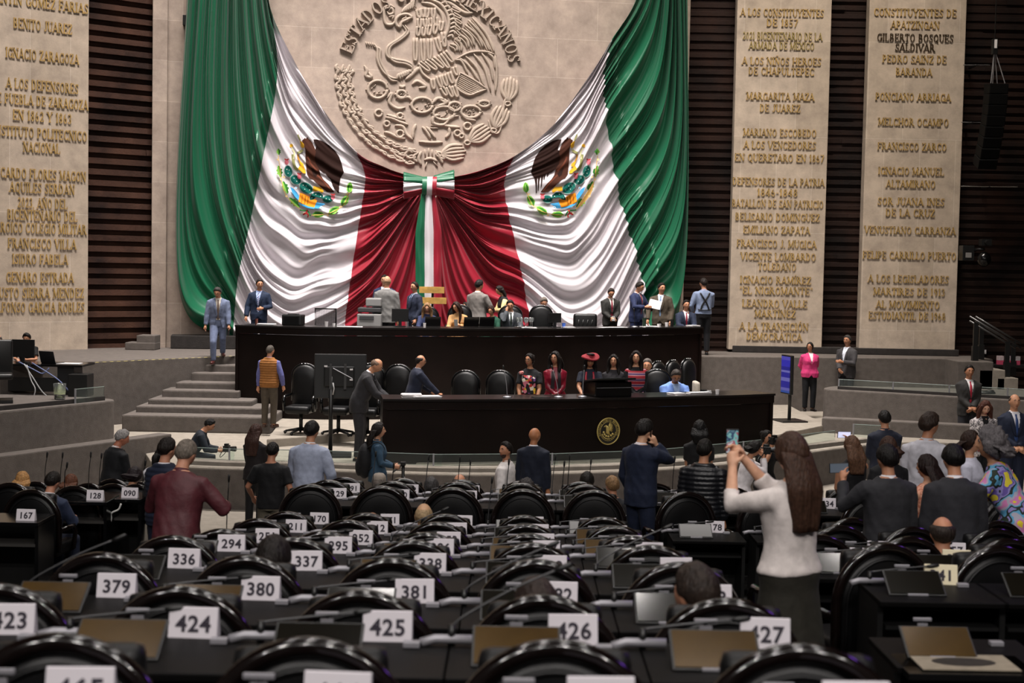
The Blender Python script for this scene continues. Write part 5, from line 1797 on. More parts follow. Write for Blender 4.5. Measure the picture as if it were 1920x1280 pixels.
ORD = ['first', 'second', 'third', 'fourth', 'fifth', 'sixth', 'seventh', 'eighth', 'ninth', 'tenth']
START = [464, 423, 379, 336, 294, 251, 211, 170, 129, 91]
LEVEL = [1.665] + ROWZ
for i in range(10):
    Yc = ROWY[i] + .12
    for k in range(5):
        if i == 0 and k == 0:
            continue
        X = -1.93 + .69 * k
        num = '%03d' % (START[i] + k)
        if i >= 8 and k == 4 and False:
            continue
        jy = .02 * math.sin(i * 3 + k * 5)
        placed(PCH, 'c', 'black arched chair directly behind the tent card numbered %s' % num, (X, Yc + jy, ROWZ[i]), R(3 * math.sin(i * 2 + k)))
        dv = (i * 2 + k * 3) % 5 in (0, 1, 3) and (i, k) not in ((1, 1), (1, 3), (1, 4), (6, 4))
        placed(PDD if dv else PDK, 'dd' if dv else 'd', 'black voting desk carrying the tent card numbered %s' % num, (X, ROWY[i] - .02, LEVEL[i]))
        card(num, (X + .108 + .012 * math.sin(i + 3 * k), ROWY[i] - .065, LEVEL[i] + .75), R(4 * math.sin(i * 1.7 + k * 2.3)))
        if k < 4 and i > 0:
            v = 1 if (i, k) in ((2, 2), (3, 3), (1, 2), (5, 1)) else 0 if i < 7 else 2 if (i + k) % 3 == 0 else 0
            placed(PMI[v], 'm%d' % v, 'gooseneck microphone just past the tent card numbered %s' % num, (X + .352, ROWY[i] - .12, LEVEL[i] + .75))
placed(PMI[1], 'm1', 'long gooseneck microphone at the aisle end of the row with card 379', (-2.2, ROWY[2] - .15, LEVEL[2] + .75))

# the side block beyond the standing person with the phone
RB = [(3, 2.07, '341', 1), (3, 2.72, '342', 0), (4, 1.99, '299', 1), (4, 2.60, '300', 1), (4, 3.27, '301', 0), (5, 2.46, '256', 1), (5, 3.02, '257', 0), (5, 3.68, '258', 0), (6, 2.89, '217', 1), (6, 3.50, '218', 0), (6, 4.17, '219', 0), (7, 3.4, '175', 0), (7, 4.75, '176', 0), (8, 3.0, '134', 0), (7, 1.62, '178', 0), (7, 2.40, '179', 0), (8, 2.28, '136', 0), (8, 3.75, '137', 0), (9, 1.60, '097', 0), (9, 2.35, '098', 0), (9, 3.1, '099', 0), (9, 3.85, '100', 0)]
for i, X, num, cd_ in RB:
    sc_ = 1.03 if i < 7 else 1.0
    X = X + .10
    placed(PCH, 'c', 'black arched chair of the side block behind the place numbered %s' % num, (X, ROWY[i] + .12, ROWZ[i]), R(14), sc_)
    placed(PDD, 'dd', 'black voting desk of the side block at the place numbered %s' % num, (X + .14, ROWY[i] - .06, LEVEL[i]), 0, 1.0)
    card(num, (X + .25, ROWY[i] - .12, LEVEL[i] + .75), R(-6), 0, num in ('300', '341'))
    if (i + int(X * 10)) % 2 == 0:
        placed(PMI[0], 'm0', 'gooseneck microphone of the side block at the place numbered %s' % num, (X - .16, ROWY[i] - .18, LEVEL[i] + .75))
# empty desk at the aisle with its blotter
dk = placed(PDK, 'd', 'empty black desk with beige blotter at the aisle beside the dark skirt', (2.02, ROWY[2] - .06, LEVEL[2] - .12), 0, 1.0)
mb = MB(); mb.box((0, 0, .003), (.42, .24, .006)); bl = mb.build('desk_blotter', cmat('8C8271', .7), None, loc=(1.98, ROWY[2] - .52, LEVEL[2] + .635), bevel=.001)
tag(bl, 'beige desk blotter with dark centre on the empty aisle desk', 'blotter')
mb = MB(); mb.ell((.0, .0, .006), (.14, .07, .003), 0, 16, 6); mb.build('dark_centre', cmat('2A251F', .8), bl)
mb = MB(); mb.box((1.98, ROWY[2] - .52, LEVEL[2] + .615), (.56, .32, .03)); o = mb.build('desk_leaf', blackgloss, None, bevel=.004)
tag(o, 'pulled out black desk leaf carrying the beige blotter', 'desk')

# the block beyond the other aisle
LBk = [(48, 976, 13.4, .40, '167'), (178, 938, 15.0, .14, '128'), (243, 933, 15.3, .12, '090')]
for px, py, Y, z0, num in LBk:
    p = at(px, py, Y)
    ht = p.z - z0
    t = thing('side_desk', 'black desk with side panel carrying the tent card numbered %s' % num, 'desk', 'voting desks of the delegates', (p.x, Y, z0))
    mb = MB(); mb.box((-.28, .15, ht - .018), (.86, .5, .036)); mb.build('desk_top', blackgloss, t, bevel=.005)
    mb = MB(); mb.box((.13, .15, (ht - .04) / 2), (.035, .46, ht - .04)); mb.build('side_panel', blackgloss, t)
    mb = MB(); mb.box((-.69, .15, (ht - .04) / 2), (.035, .46, ht - .04)); mb.build('side_panel', black, t)
    mb = MB(); mb.box((-.28, .36, (ht - .04) / 2), (.8, .03, ht - .04)); mb.build('modesty_panel', black, t)
    mb = MB(); mb.box((-.28, .06, ht - .22), (.8, .3, .025)); mb.build('shelf', mat('grey_shelf', hexl('3A3836'), .4), t)
    card(num, (p.x, Y + .02, p.z), R(-3))
LC = [(60, 917, 14.0, 'tall black arched chair behind the tent card 167, its back nearly whole in view'), (20, 904, 15.3, 'black arched chair farthest along beside the blond head'), (140, 910, 15.2, 'black arched chair just past the reddish haired person'), (166, 905, 16.6, 'black arched chair in the last row behind card 128'), (214, 906, 15.9, 'black arched chair between the tent cards 128 and 090'), (256, 907, 16.0, 'black arched chair behind the tent card 090'), (212, 897, 17.2, 'black arched chair before the grey haired person in a black jacket'), (67, 902, 16.6, 'black arched chair in the last row beside the navy jacket'), (262, 903, 17.3, 'black arched chair in the last row next to the maroon jacket')]
for px, py, Y, lb in LC:
    p = at(px, py, Y)
    z0 = .28 if Y < 15 else .08 if Y < 16.9 else 0
    placed(PCH, 'c', lb, (p.x, Y, z0), R(-6), (p.z - z0) / 1.08)
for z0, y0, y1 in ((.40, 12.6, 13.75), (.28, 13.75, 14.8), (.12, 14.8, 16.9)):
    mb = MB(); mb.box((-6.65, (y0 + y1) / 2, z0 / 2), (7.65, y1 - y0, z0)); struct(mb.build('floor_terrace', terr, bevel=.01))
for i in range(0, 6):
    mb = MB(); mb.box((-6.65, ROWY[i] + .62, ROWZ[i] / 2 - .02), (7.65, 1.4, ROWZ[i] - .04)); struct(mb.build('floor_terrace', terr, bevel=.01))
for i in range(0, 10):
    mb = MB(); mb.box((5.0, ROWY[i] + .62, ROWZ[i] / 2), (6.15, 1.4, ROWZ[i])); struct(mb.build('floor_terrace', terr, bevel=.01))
# upright microphones seen against the low wall
for px, py, pb, Y, lb in ((88, 847, 900, 16.2, 'upright black microphone farthest from the stairs, against the low wall'), (117, 848, 905, 16.2, 'upright black microphone second along the low wall'), (125, 866, 905, 15.2, 'short slanted black microphone before the low wall'), (170, 847, 905, 16.4, 'upright black microphone third along the low wall'), (190, 849, 905, 16.2, 'slanted black microphone beside the grey haired person in a black jacket'), (272, 862, 905, 15.4, 'black microphone leaning at the white shirt sleeve'), (429, 890, 985, 13.2, 'tall black microphone standing alone beside the maroon jacket'), (738, 868, 925, 16.0, 'thin microphone stem near the tripod'), (862, 856, 925, 16.3, 'tall thin microphone stem before the dark desk front'), (882, 861, 925, 16.6, 'thin slanted microphone stem beside the bald head'), (954, 860, 925, 14.6, 'microphone stem in front of the white shirt'), (1068, 852, 925, 16.4, 'tall thin microphone stem beside the navy suited bald person'), (1058, 864, 925, 16.0, 'crossing microphone stem beside the navy suited bald person'), (1108, 860, 920, 16.6, 'microphone stem before the seated dark curly head'), (1265, 855, 915, 16.6, 'thin microphone stem before the black puffer jacket')):
    a, b = at(px, py, Y), at(px - 4, pb, Y)
    zf = .06 if Y > 16.1 else .26 if px > 500 else .12
    if 13 < Y < 14:
        zf = .0 + ROWZ[6]
    t = thing('microphone', lb, 'microphone', 'gooseneck microphones', (b.x, Y, zf))
    mb = MB(); mb.lathe([(.10, 0), (.10, .015), (.02, .03)], n=14); mb.build('base', black, t, True)
    tip = Vector((a.x - b.x, 0, a.z - zf - .06))
    mb = MB(); mb.tube(catmull([Vector((0, 0, .02)), Vector((0, 0, b.z - zf)), tip], 6), .0048, 6); mb.build('stem', black, t, True)
    d = (tip - Vector((0, 0, b.z - zf))).normalized()
    mb = MB(); mb.tube([tip - d * .01, tip + d * .015, tip + d * .05, tip + d * .065], [.006, .011, .011, .006], 8); mb.build('capsule', black, t, True)

# ------------------------------------------------------------------ people
def head_pt(d, f=0):
    # d: unit direction (x right, y front, z up) -> head surface point in head space; f: woman
    x, y, z = d
    sx, sy, sz = (.0765, .095, .114) if not f else (.072, .091, .110)
    X, Y, Z = x * sx, y * sy, z * sz
    if z < 0:
        k = min(1, -z)
        X *= 1 - (.34 if not f else .40) * k ** 1.6
        if y < 0:
            Y *= 1 - .5 * k
        else:
            Y *= 1 - .10 * k
    if z > 0 and y > 0:
        Y *= 1 - .10 * z
    if y < 0 and z > -.5:
        Y *= 1.07
    g = lambda a, b, c, s1, s2: math.exp(-((x - a) / s1) ** 2 - ((z - b) / s2) ** 2) if y > 0 else 0
    Y += .022 * g(0, -.16, 0, .15, .13) + .012 * g(0, .02, 0, .10, .22) + .006 * (g(.3, .24, 0, .3, .1) + g(-.3, .24, 0, .3, .1))
    Y -= .010 * (g(.36, .06, 0, .16, .12) + g(-.36, .06, 0, .16, .12))
    Y += .006 * g(0, -.50, 0, .26, .09) + .010 * g(0, -.80, 0, .3, .16) - .004 * g(0, -.64, 0, .3, .06)
    return Vector((X, Y, Z))


def sph(i, j, m, n):
    th = PI * (i + .001) / (m + .002)
    a = 2 * PI * j / n
    return (math.sin(th) * math.sin(a), math.sin(th) * math.cos(a), math.cos(th))


def add_head(mb, M, f):
    m, n = 26, 32
    rows = [[M @ head_pt(sph(i, j, m, n), f) for j in range(n)] for i in range(m + 1)]
    mb.quadgrid(rows, 0, True, True, True)
    for q in (-1, 1):
        mb.ell(M @ Vector((q * (.074 if not f else .070), -.008, -.004)), (.012, .021, .033), 0, 8, 6, M.to_3x3().normalized())


def hairline(a, style):
    # height (unit z) above which hair grows, by angle from the face (0) to the nape (pi)
    pts = {'short': ((0, .70), (.6, .66), (.95, .52), (1.25, .22), (1.45, -.02), (1.75, -.1), (2.2, -.42), (PI, -.55)),
           'woman': ((0, .74), (.5, .62), (.95, .2), (1.2, -.3), (1.6, -.6), (2.2, -.75), (PI, -.8)),
           'balding': ((0, 2), (1.1, 2), (1.25, .35), (1.5, .0), (1.8, -.1), (2.2, -.42), (PI, -.55))}[style]
    for (a0, h0), (a1, h1) in zip(pts, pts[1:]):
        if a0 <= a <= a1:
            return h0 + (h1 - h0) * (a - a0) / (a1 - a0)
    return pts[-1][1]


def add_hair(M, f, style, col, length, thick, seed, front):
    mb = MB()
    base = {'short': 'short', 'long': 'woman', 'bun': 'woman', 'tail': 'woman', 'curly': 'woman', 'balding': 'balding', 'crop': 'short', 'bob': 'woman'}[style]
    m, n = 30, 40
    V = {}
    b = 0
    rr = random.Random(seed)
    keep = {}
    for i in range(m + 1):
        for j in range(n):
            d = sph(i, j, m, n)
            a = abs(math.atan2(d[0], d[1]))
            h = hairline(a, base)
            top_limit = .50 if style == 'balding' else 9
            e = min((d[2] - h), (top_limit - d[2]) if a < 2.6 or style == 'balding' else 9)
            t = thick * max(-.4, min(1, e / .16))
            if style == 'short':
                t *= 1 + .5 * max(0, d[2]) * (.6 + .4 * max(0, d[1]))
            nz = noise.noise(Vector((d[0] * 3.2, d[1] * 3.2, d[2] * 3.2 + seed)))
            amp = .55 if style == 'curly' else .28
            p = head_pt(d, f)
            p = p + Vector(d) * (t * (1 + amp * nz) + .001)
            if style == 'curly':
                p += Vector(d) * (.018 * noise.noise(Vector((d[0] * 9, d[1] * 9, d[2] * 9 + seed))))
            keep[(i, j)] = e > -.10
            V[(i, j)] = len(mb.v)
            mb.v.append(M @ p)
    for i in range(m):
        for j in range(n):
            k = (j + 1) % n
            q = [(i, j), (i, k), (i + 1, k), (i + 1, j)]
            if all(keep[c] for c in q):
                mb.f.append(tuple(V[c] for c in q)); mb.m.append(0)
    if style in ('long', 'bob', 'curly') and length > 0:
        rows = []
        ns = 12
        for s in range(ns + 1):
            t = s / ns
            row = []
            w0 = (.078 if f else .08) + (thick * 1.0)
            wv = w0 * (1 + .25 * min(1, t * 2.5)) * (1 - .28 * max(0, t - .5) / .5)
            dp = (.055 + thick) * (1 - .25 * t)
            cy = -.030 - .085 * min(1, t * 2.2)
            for j in range(22):
                a = 2 * PI * j / 22
                x = wv * math.sin(a); y = cy + dp * math.cos(a) * (1 if math.cos(a) < 0 else .35)
                nz = noise.noise(Vector((math.sin(a) * 3.2, math.cos(a) * 3.2, t * (.8 if style == 'long' and thick < .025 else 4) + seed)))
                k = 1 + (.16 if style != 'curly' else .3) * nz
                row.append(M @ Vector((x * k, y * k, .02)) + Vector((0, 0, -length * t)))
            rows.append(row)
        mb.quadgrid(rows, 0, True, True, True)
    if front and style in ('long', 'bob'):
        for q in (-1, 1):
            L = length * .85
            pts = [M @ Vector((q * .055, .045, .07)), M @ Vector((q * (.082), .035, 0)), M @ Vector((q * .092, .02, -.10)), M @ Vector((q * .098, .045, -.14)) + Vector((0, 0, -L * .3)), M @ Vector((q * .085, .06, -.12)) + Vector((0, 0, -L * .8))]
            mb.tube(catmull(pts, 4), [.016 + .020 * math.sin(PI * min(1, .15 + k / 20)) for k in range(17)], 8)
    if style == 'bun':
        mb.ell(M @ Vector((0, -.115, .045)), (.045, .04, .045), 0, 12, 8)
    if style == 'tail':
        pts = [M @ Vector((0, -.09, .03)), M @ Vector((0, -.14, .0)), M @ Vector((0, -.15, -.08)), M @ Vector((0, -.14, -.10)) + Vector((0, 0, -length))]
        mb.tube(catmull(pts, 4), [.03, .04, .042, .042, .042, .04, .038, .036, .034, .03, .026, .02, .01], 10)
    return mb


def ik(S, T, l1, l2, hint):
    d = T - S
    L = min(d.length, (l1 + l2) * .998)
    d = d.normalized()
    a = max(-1, min(1, (l1 * l1 + L * L - l2 * l2) / (2 * l1 * L)))
    h = hint - d * hint.dot(d)
    h = h.normalized() if h.length > 1e-5 else d.orthogonal().normalized()
    E = S + d * (l1 * a) + h * (l1 * math.sqrt(max(0, 1 - a * a)))
    return E, S + d * L


def ringrow(c, hw, hd, n, U_, V_, e=2.3):
    out = []
    for k in range(n):
        a = 2 * PI * k / n
        cx, sy = math.cos(a), math.sin(a)
        x = math.copysign(abs(cx) ** (2 / e), cx); y = math.copysign(abs(sy) ** (2 / e), sy)
        out.append(c + U_ * (hw * x) + V_ * (hd * y))
    return out


TM = [(.84, .160, .110, 0), (.95, .172, .120, 0), (1.05, .158, .108, 0), (1.15, .158, .110, .004), (1.28, .178, .118, .006), (1.37, .186, .110, 0), (1.425, .165, .085, -.01), (1.46, .095, .065, -.012), (1.49, .062, .058, -.010)]
TF = [(.84, .165, .112, 0), (.95, .176, .118, 0), (1.05, .140, .096, 0), (1.14, .134, .098, .004), (1.25, .152, .120, .016), (1.35, .158, .098, .004), (1.40, .140, .076, -.006), (1.43, .082, .058, -.008), (1.46, .052, .052, -.008)]


def prof(T, z, fat):
    for a, b in zip(T, T[1:]):
        if a[0] <= z <= b[0]:
            t = (z - a[0]) / (b[0] - a[0])
            r_ = [a[i] + (b[i] - a[i]) * t for i in range(4)]
            break
    else:
        r_ = list(T[0] if z < T[0][0] else T[-1])
    k = 1 + (fat - 1) * max(0, 1 - abs(r_[0] - 1.08) / .42)
    return r_[1] * (k * .5 + .5 if False else 1 + (k - 1) * .7), r_[2] * k, r_[3] + (k - 1) * .03


def hand(mb, W, d, palm, curl, right):
    # W wrist, d hand direction, palm normal (the way the palm looks)
    d = d.normalized()
    palm = (palm - d * palm.dot(d))
    palm = palm.normalized() if palm.length > 1e-4 else d.orthogonal().normalized()
    side = d.cross(palm) * (1 if right else -1)      # toward the thumb
    mb.tube([W - d * .01, W + d * .03, W + d * .075, W + d * .092], [.024, .034, .038, .032], 10)
    for k in range(4):
        o = (k - 1.5) * .0195
        L = (.062, .074, .069, .055)[3 - k]
        b = W + d * .085 + side * o
        a1, a2 = curl * .9, curl * 2.0
        p1 = b + (d * math.cos(a1) + palm * math.sin(a1)) * L * .55
        p2 = p1 + (d * math.cos(a2) + palm * math.sin(a2)) * L * .5
        mb.tube([b - d * .02, b, p1, p2], [.009, .0095, .0088, .0072], 6)
    b = W + d * .028 + side * .030
    t1 = (side * .75 + d * .7 + palm * .25 * (1 + curl)).normalized()
    t2 = (side * .2 + d * .9 + palm * (.3 + .5 * curl)).normalized()
    mb.tube([b - t1 * .02, b + t1 * .03, b + t1 * .034 + t2 * .032], [.013, .011, .008], 6)
    return W + d * .10 + palm * .03


ARMS = {'down': (.05, .03, -.535), 'front': (-.13, .24, -.40), 'clasp': (-.165, .22, -.42), 'table': (-.02, .36, -.36), 'back': (-.13, -.17, -.42), 'ear': (-.07, .12, .10), 'chest': (-.12, .30, -.22), 'write': (-.10, .36, -.30), 'lapdown': (.0, .30, -.42), 'eyes': (-.10, .24, .12), 'reach': (.02, .46, -.24), 'hip': (.12, .0, -.36), 'desk': (-.06, .34, -.24)}
PEOPLE = {}


def person(key, label, top, Y, floor, rz, h=None, f=0, sit=0, lean=0, tilt=0, twist=0, head=(0, 0, 0), L='down', Rr='down', curl=(.45, .45), skin='B98466', hair=('short', '1C1512'), thick=.014, wear='jacket', col='24262E', mats=None, under='E4E2E6', tie=None, vz=1.12, hem=.80, sleeve='long', legs='trousers', lcol=None, shoe='15100E', fat=1.06, face=False, glasses=False, step=0, vox=None, front=False, collar=True, open_=False, fit=True, beard=None):
    rr = random.Random(hash(key) % 1000 if False else sum(map(ord, key)))
    T = TF if f else TM
    px, py = top
    near = Y < 20
    vox = vox or (.0095 if near else .0115)
    PV = Vector((0, 0, .95)) if not sit else Vector((0, 0, .56))
    zoff = 0 if not sit else -.39
    RT = Matrix.Rotation(R(twist), 3, 'Z') @ Matrix.Rotation(R(tilt), 3, 'Y') @ Matrix.Rotation(-R(lean), 3, 'X')

    def tw(p):                      # upright torso space (pelvis at z=.95) -> body space
        p = Vector(p)
        dz = p.z - .95
        if dz <= 0:
            return Vector((p.x, p.y, p.z + zoff))
        k = min(1, dz / .18)
        k = k * k * (3 - 2 * k)
        q = Matrix.Rotation(R(twist) * k, 3, 'Z') @ Matrix.Rotation(R(tilt) * k, 3, 'Y') @ Matrix.Rotation(-R(lean) * k, 3, 'X') @ Vector((p.x, p.y, dz))
        return PV + q
    # head frame
    nb = tw((0, -.01, T[-1][0]))
    RH = Matrix.Rotation(R(twist + head[0]), 3, 'Z') @ Matrix.Rotation(-R(lean * .55 + head[1]), 3, 'X') @ Matrix.Rotation(R(head[2]), 3, 'Y')
    RN = Matrix.Rotation(R(twist + head[0] * .5), 3, 'Z') @ Matrix.Rotation(-R(lean * .8 + head[1] * .5), 3, 'X')
    HC = nb + RN @ Vector((0, .012, .055)) + RH @ Vector((0, .016, .085))
    MH = Matrix.Translation(HC) @ RH.to_4x4()
    body = MB()
    add_head(body, MH, f)
    body.tube([tw((0, -.012, 1.40)), nb, nb.lerp(HC, .45), HC + RH @ Vector((0, -.012, -.03))], [.06, .056 if not f else .047, .053 if not f else .044, .05 if not f else .042], 12)
    zs = [.84, .9, .95, 1.0, 1.05, 1.1, 1.15, 1.2, 1.25, 1.3, 1.35, 1.39, 1.42, 1.45]
    if f:
        zs = [z - .02 * (z > 1.3) for z in zs]

    def torso(mb, zlo, zhi, infl, n=22, cap=True, inflf=None):
        rows = []
        zz = [z for z in [zlo - .0001] + [z for z in zs if zlo < z < zhi] + [zhi]]
        for z in zz:
            hw, hd, yo = prof(T, max(z, .84), fat)
            g = infl + (inflf(z) if inflf else 0)
            c = tw((0, yo, z))
            e = .02
            up = (tw((0, yo, z + e)) - tw((0, yo, z - e))).normalized()
            Ux = (tw((.1, yo, z)) - c).normalized()
            Vx = up.cross(Ux)
            rows.append(ringrow(c, hw + g, hd + g, n, Ux, Vx))
        mb.quadgrid(rows, 0, True, cap, cap)
    torso(body, .84, T[-1][0], 0)
    # arms
    sw = .172 if not f else .150
    arms = []
    for q, spec, cu in ((-1, L, curl[0]), (1, Rr, curl[1])):
        S = tw((q * sw * (1 + (fat - 1) * .3), -.005, 1.385 if not f else 1.355))
        off = ARMS[spec] if isinstance(spec, str) else spec
        k = 1 if not f else .93
        RY = Matrix.Rotation(R(twist), 3, 'Z')
        Tg = S + RY @ Vector((q * off[0], off[1], off[2])) * k
        hint = RY @ Vector((q * .7, -.6, -.5))
        if off[2] > -.1:
            hint = RY @ Vector((q * .55, .0, -1))
        if isinstance(spec, str) and spec == 'back':
            hint = RY @ Vector((q * 1, -.3, -.2))
        E, W = ik(S, Tg, .285 * k, .25 * k, hint)
        arms.append((q, S, E, W, cu, spec))
        body.tube([S, S.lerp(E, .5), E, E.lerp(W, .35), W], [.052, .045, .038, .037, .026], 10)
        fd = (W - E).normalized()
        pn = RY @ Vector((-q, .1, -.1))
        if spec in ('table', 'write', 'lapdown', 'desk'):
            pn = Vector((0, 0, -1))
        if spec in ('clasp', 'front'):
            fd = (fd + RY @ Vector((-q * .8, .2, -.3))).normalized(); pn = RY @ Vector((-q * .2, -1, 0))
        if spec in ('ear', 'eyes'):
            fd = (fd + Vector((0, 0, .5))).normalized(); pn = RY @ Vector((-q, -.2, 0))
        arms[-1] += (hand(body, W, fd, pn, cu, q > 0), fd)
    # legs
    lg = []
    for q in (-1, 1):
        Hp = Vector((q * .085, 0, .90 + zoff))
        if sit:
            Kn = Vector((q * .11, .42, .50)); An = Vector((q * .12, .40, .08)); toe = Vector((0, 1, 0))
        else:
            st = step * q
            fy = .16 * st if step else .0
            An = Vector((q * .10, fy, .08 + (.16 if step and q < 0 else 0)))
            Kn = Hp.lerp(An, .5) + Vector((q * .008, .03 + (.10 if step else 0) * (1 if q > 0 else .7), 0))
            toe = Vector((q * .22, 1, 0)).normalized()
        lg.append((q, Hp, Kn, An, toe))
        body.tube([Hp, Hp.lerp(Kn, .5), Kn, Kn.lerp(An, .35), An, An - Vector((0, 0, .05))], [.088, .078, .056, .056, .038, .036], 10)
        body.tube([An + Vector((0, 0, -.045)) - toe * .05, An + Vector((0, 0, -.05)) + toe * .08, An + Vector((0, 0, -.06)) + toe * .16], [.034, .036, .024], 8)
    # root placement by the top of the head
    topl = max((MH @ head_pt((0, math.sin(a), math.cos(a)), f)).z for a in (-.6, -.3, 0, .3, .6)) + thick * .8 * (hair is not None)
    hl = Vector((HC.x, HC.y, topl))
    P = at(px, py, Y)
    if h:
        s = h / 1.735
    elif fit:
        s = (P.z - floor) / topl
    else:
        s = 1
    s = max(.80, min(1.13, s))
    zb = P.z - s * topl
    rt = Matrix.Rotation(R(rz), 3, 'Z') @ hl
    root = thing('person', label, 'person', None, (P.x - s * rt.x, Y - s * rt.y, zb), R(rz), s)

    def put(me, name, m_, par=root):
        me.materials.append(m_)
        o = bpy.data.objects.new(name, me)
        COL.objects.link(o); o.parent = par
        return o
    bo = put(remesh(body, vox, 1), 'body', cmat(skin, kind='skin'))
    if hair:
        ln = hair[2] if len(hair) > 2 else 0
        hm = add_hair(MH, f, hair[0], hair[1], ln, thick, sum(map(ord, key)) * .37, front)
        if hair[0] in ('long', 'bob', 'curly', 'tail', 'bun'):
            me = hm.mesh('hair'); 
            me.polygons.foreach_set('use_smooth', [True] * len(me.polygons))
            o = put(me, 'hair', cmat(hair[1], kind='hair'))
        else:
            o = put(hm.mesh('hair'), 'hair', cmat(hair[1], kind='hair'))
            o.data.polygons.foreach_set('use_smooth', [True] * len(o.data.polygons))
    R3 = RH
    if face:
        dk = mat('eye_dark', hexl('140D0A'), .25); wt = mat('eye_white', hexl('C9C2BC'), .4)
        for q in (-1, 1):
            c = MH @ (head_pt(Vector((q * .35, .92, .07)).normalized(), f) + Vector((0, -.004, 0)))
            mb = MB(); mb.ell(c, (.0135, .008, .0068), 0, 10, 8, R3); mb.ell(c + R3 @ Vector((0, .0048, 0)), (.0068, .0045, .0066), 1, 8, 6, R3)
            mb.build('eye', [wt, dk], bo, True, fixn=False)
            p = [MH @ (head_pt(Vector((q * a, .9, b)).normalized(), f) + Vector((0, .002, 0))) for a, b in ((.18, .27), (.38, .33), (.58, .24))]
            mb = MB(); mb.tube(catmull(p, 3), .0046, 6); mb.build('eyebrow', cmat(hair[1] if hair and hair[0] != 'bald' else '2A1E18', kind='hair'), bo, True)
        p = [MH @ (head_pt(Vector((a, .86, -.50)).normalized(), f) + Vector((0, .001, 0))) for a in (-.24, 0, .24)]
        mb = MB(); mb.tube(catmull(p, 3), [.004, .006, .0075, .008, .0075, .006, .004], 6, flat=.8); mb.build('mouth', cmat('7A3B35' if not f else '9A3038', kind='skin'), bo, True)
    if beard:
        mb = MB()
        rows = []
        for i in range(9):
            row = []
            for j in range(17):
                a = -1.25 + 2.5 * j / 16; zz = -.42 - .5 * i / 8
                d = Vector((math.sin(a) * math.sqrt(1 - zz * zz), math.cos(a) * math.sqrt(1 - zz * zz), zz))
                row.append(MH @ (head_pt(d, f) + d * (.004 if 0 < i and 0 < j < 16 else -.003)))
            rows.append(row)
        mb.quadgrid(rows); mb.build('beard', cmat(beard, kind='hair'), bo, True, fixn=False)
    if glasses:
        mb = MB()
        for q in (-1, 1):
            c = MH @ (head_pt(Vector((q * .36, .9, .06)).normalized(), f) + Vector((0, .012, 0)))
            mb.tube([c + R3 @ Vector((.022 * math.cos(a * PI / 7), 0, .016 * math.sin(a * PI / 7))) for a in range(15)], .0022, 5, cap=False)
            mb.tube([c + R3 @ Vector((q * .022, 0, .003)), MH @ Vector((q * .078, .0, .012))], .002, 5)
        mb.tube([MH @ Vector((-.012, .104, .012)), MH @ Vector((.012, .104, .012))], .002, 5)
        mb.build('glasses', mat('spectacle_frame', hexl('1A1614'), .3), root, True)
    # lower garment
    lm = cmat(lcol or col)
    if legs == 'trousers':
        mb = MB(); torso(mb, .84, 1.0 if wear == 'jacket' else 1.03 if wear == 'shirt' else max(.9, min(1.03, hem + .05)), .010)
        for q, Hp, Kn, An, toe in lg:
            mb.tube([Hp + Vector((0, 0, .02)), Hp.lerp(Kn, .5), Kn, Kn.lerp(An, .5), An + Vector((0, 0, .0))], [.104, .096, .078, .070, .064], 12)
        put(remesh(mb, .015, 3), 'trousers', lm)
    else:
        mb = MB(); rows = []
        LL = .45 if legs == 'skirt' else .12
        ztop = min(1.03, hem + .03) if wear != 'shirt' else 1.03
        for z in [ztop] + [z for z in (.98, .92, .84, .7, .58, LL) if z < ztop]:
            hw, hd, yo = prof(T, max(z, .84), fat)
            k = max(0, .84 - z)
            rows.append([p + Vector((0, .006 * math.sin(9 * i), 0)) * k * 4 for i, p in enumerate(ringrow(Vector((0, yo, z + zoff)) + (Vector((0, .5 * k * 2, 0)) if sit else Vector()), hw + .016 + .10 * k, hd + .016 + .16 * k, 28, Vector((1, 0, 0)), Vector((0, 1, 0))))])
        mb.quadgrid(rows, 0, True, True, True)
        put(remesh(mb, .015, 2), 'skirt', lm)
    for q, Hp, Kn, An, toe in lg:
        mb = MB(); b_ = An + Vector((0, 0, -.045))
        mb.tube([b_ - toe * .075, b_ - toe * .04, b_ + toe * .06, b_ + toe * .14, b_ + toe * .19], [.026, .042, .044, .038, .02], 10)
        mb.box(An + Vector((0, 0, -.072)) + toe * .05, (.075, .25, .016), 0, Matrix.Rotation(math.atan2(-toe.x, toe.y), 3, 'Z'))
        put(remesh(mb, .012, 2), 'shoe', mat('shoe_' + shoe, hexl(shoe), .3))
    # upper garments
    zt_ = T[-1][0] - .012
    inv = RT.inverted()

    def tl(p):                      # body space -> upright torso space (good enough above the waist)
        q = inv @ (Vector(p) - PV)
        return Vector((q.x, q.y, q.z + .95))

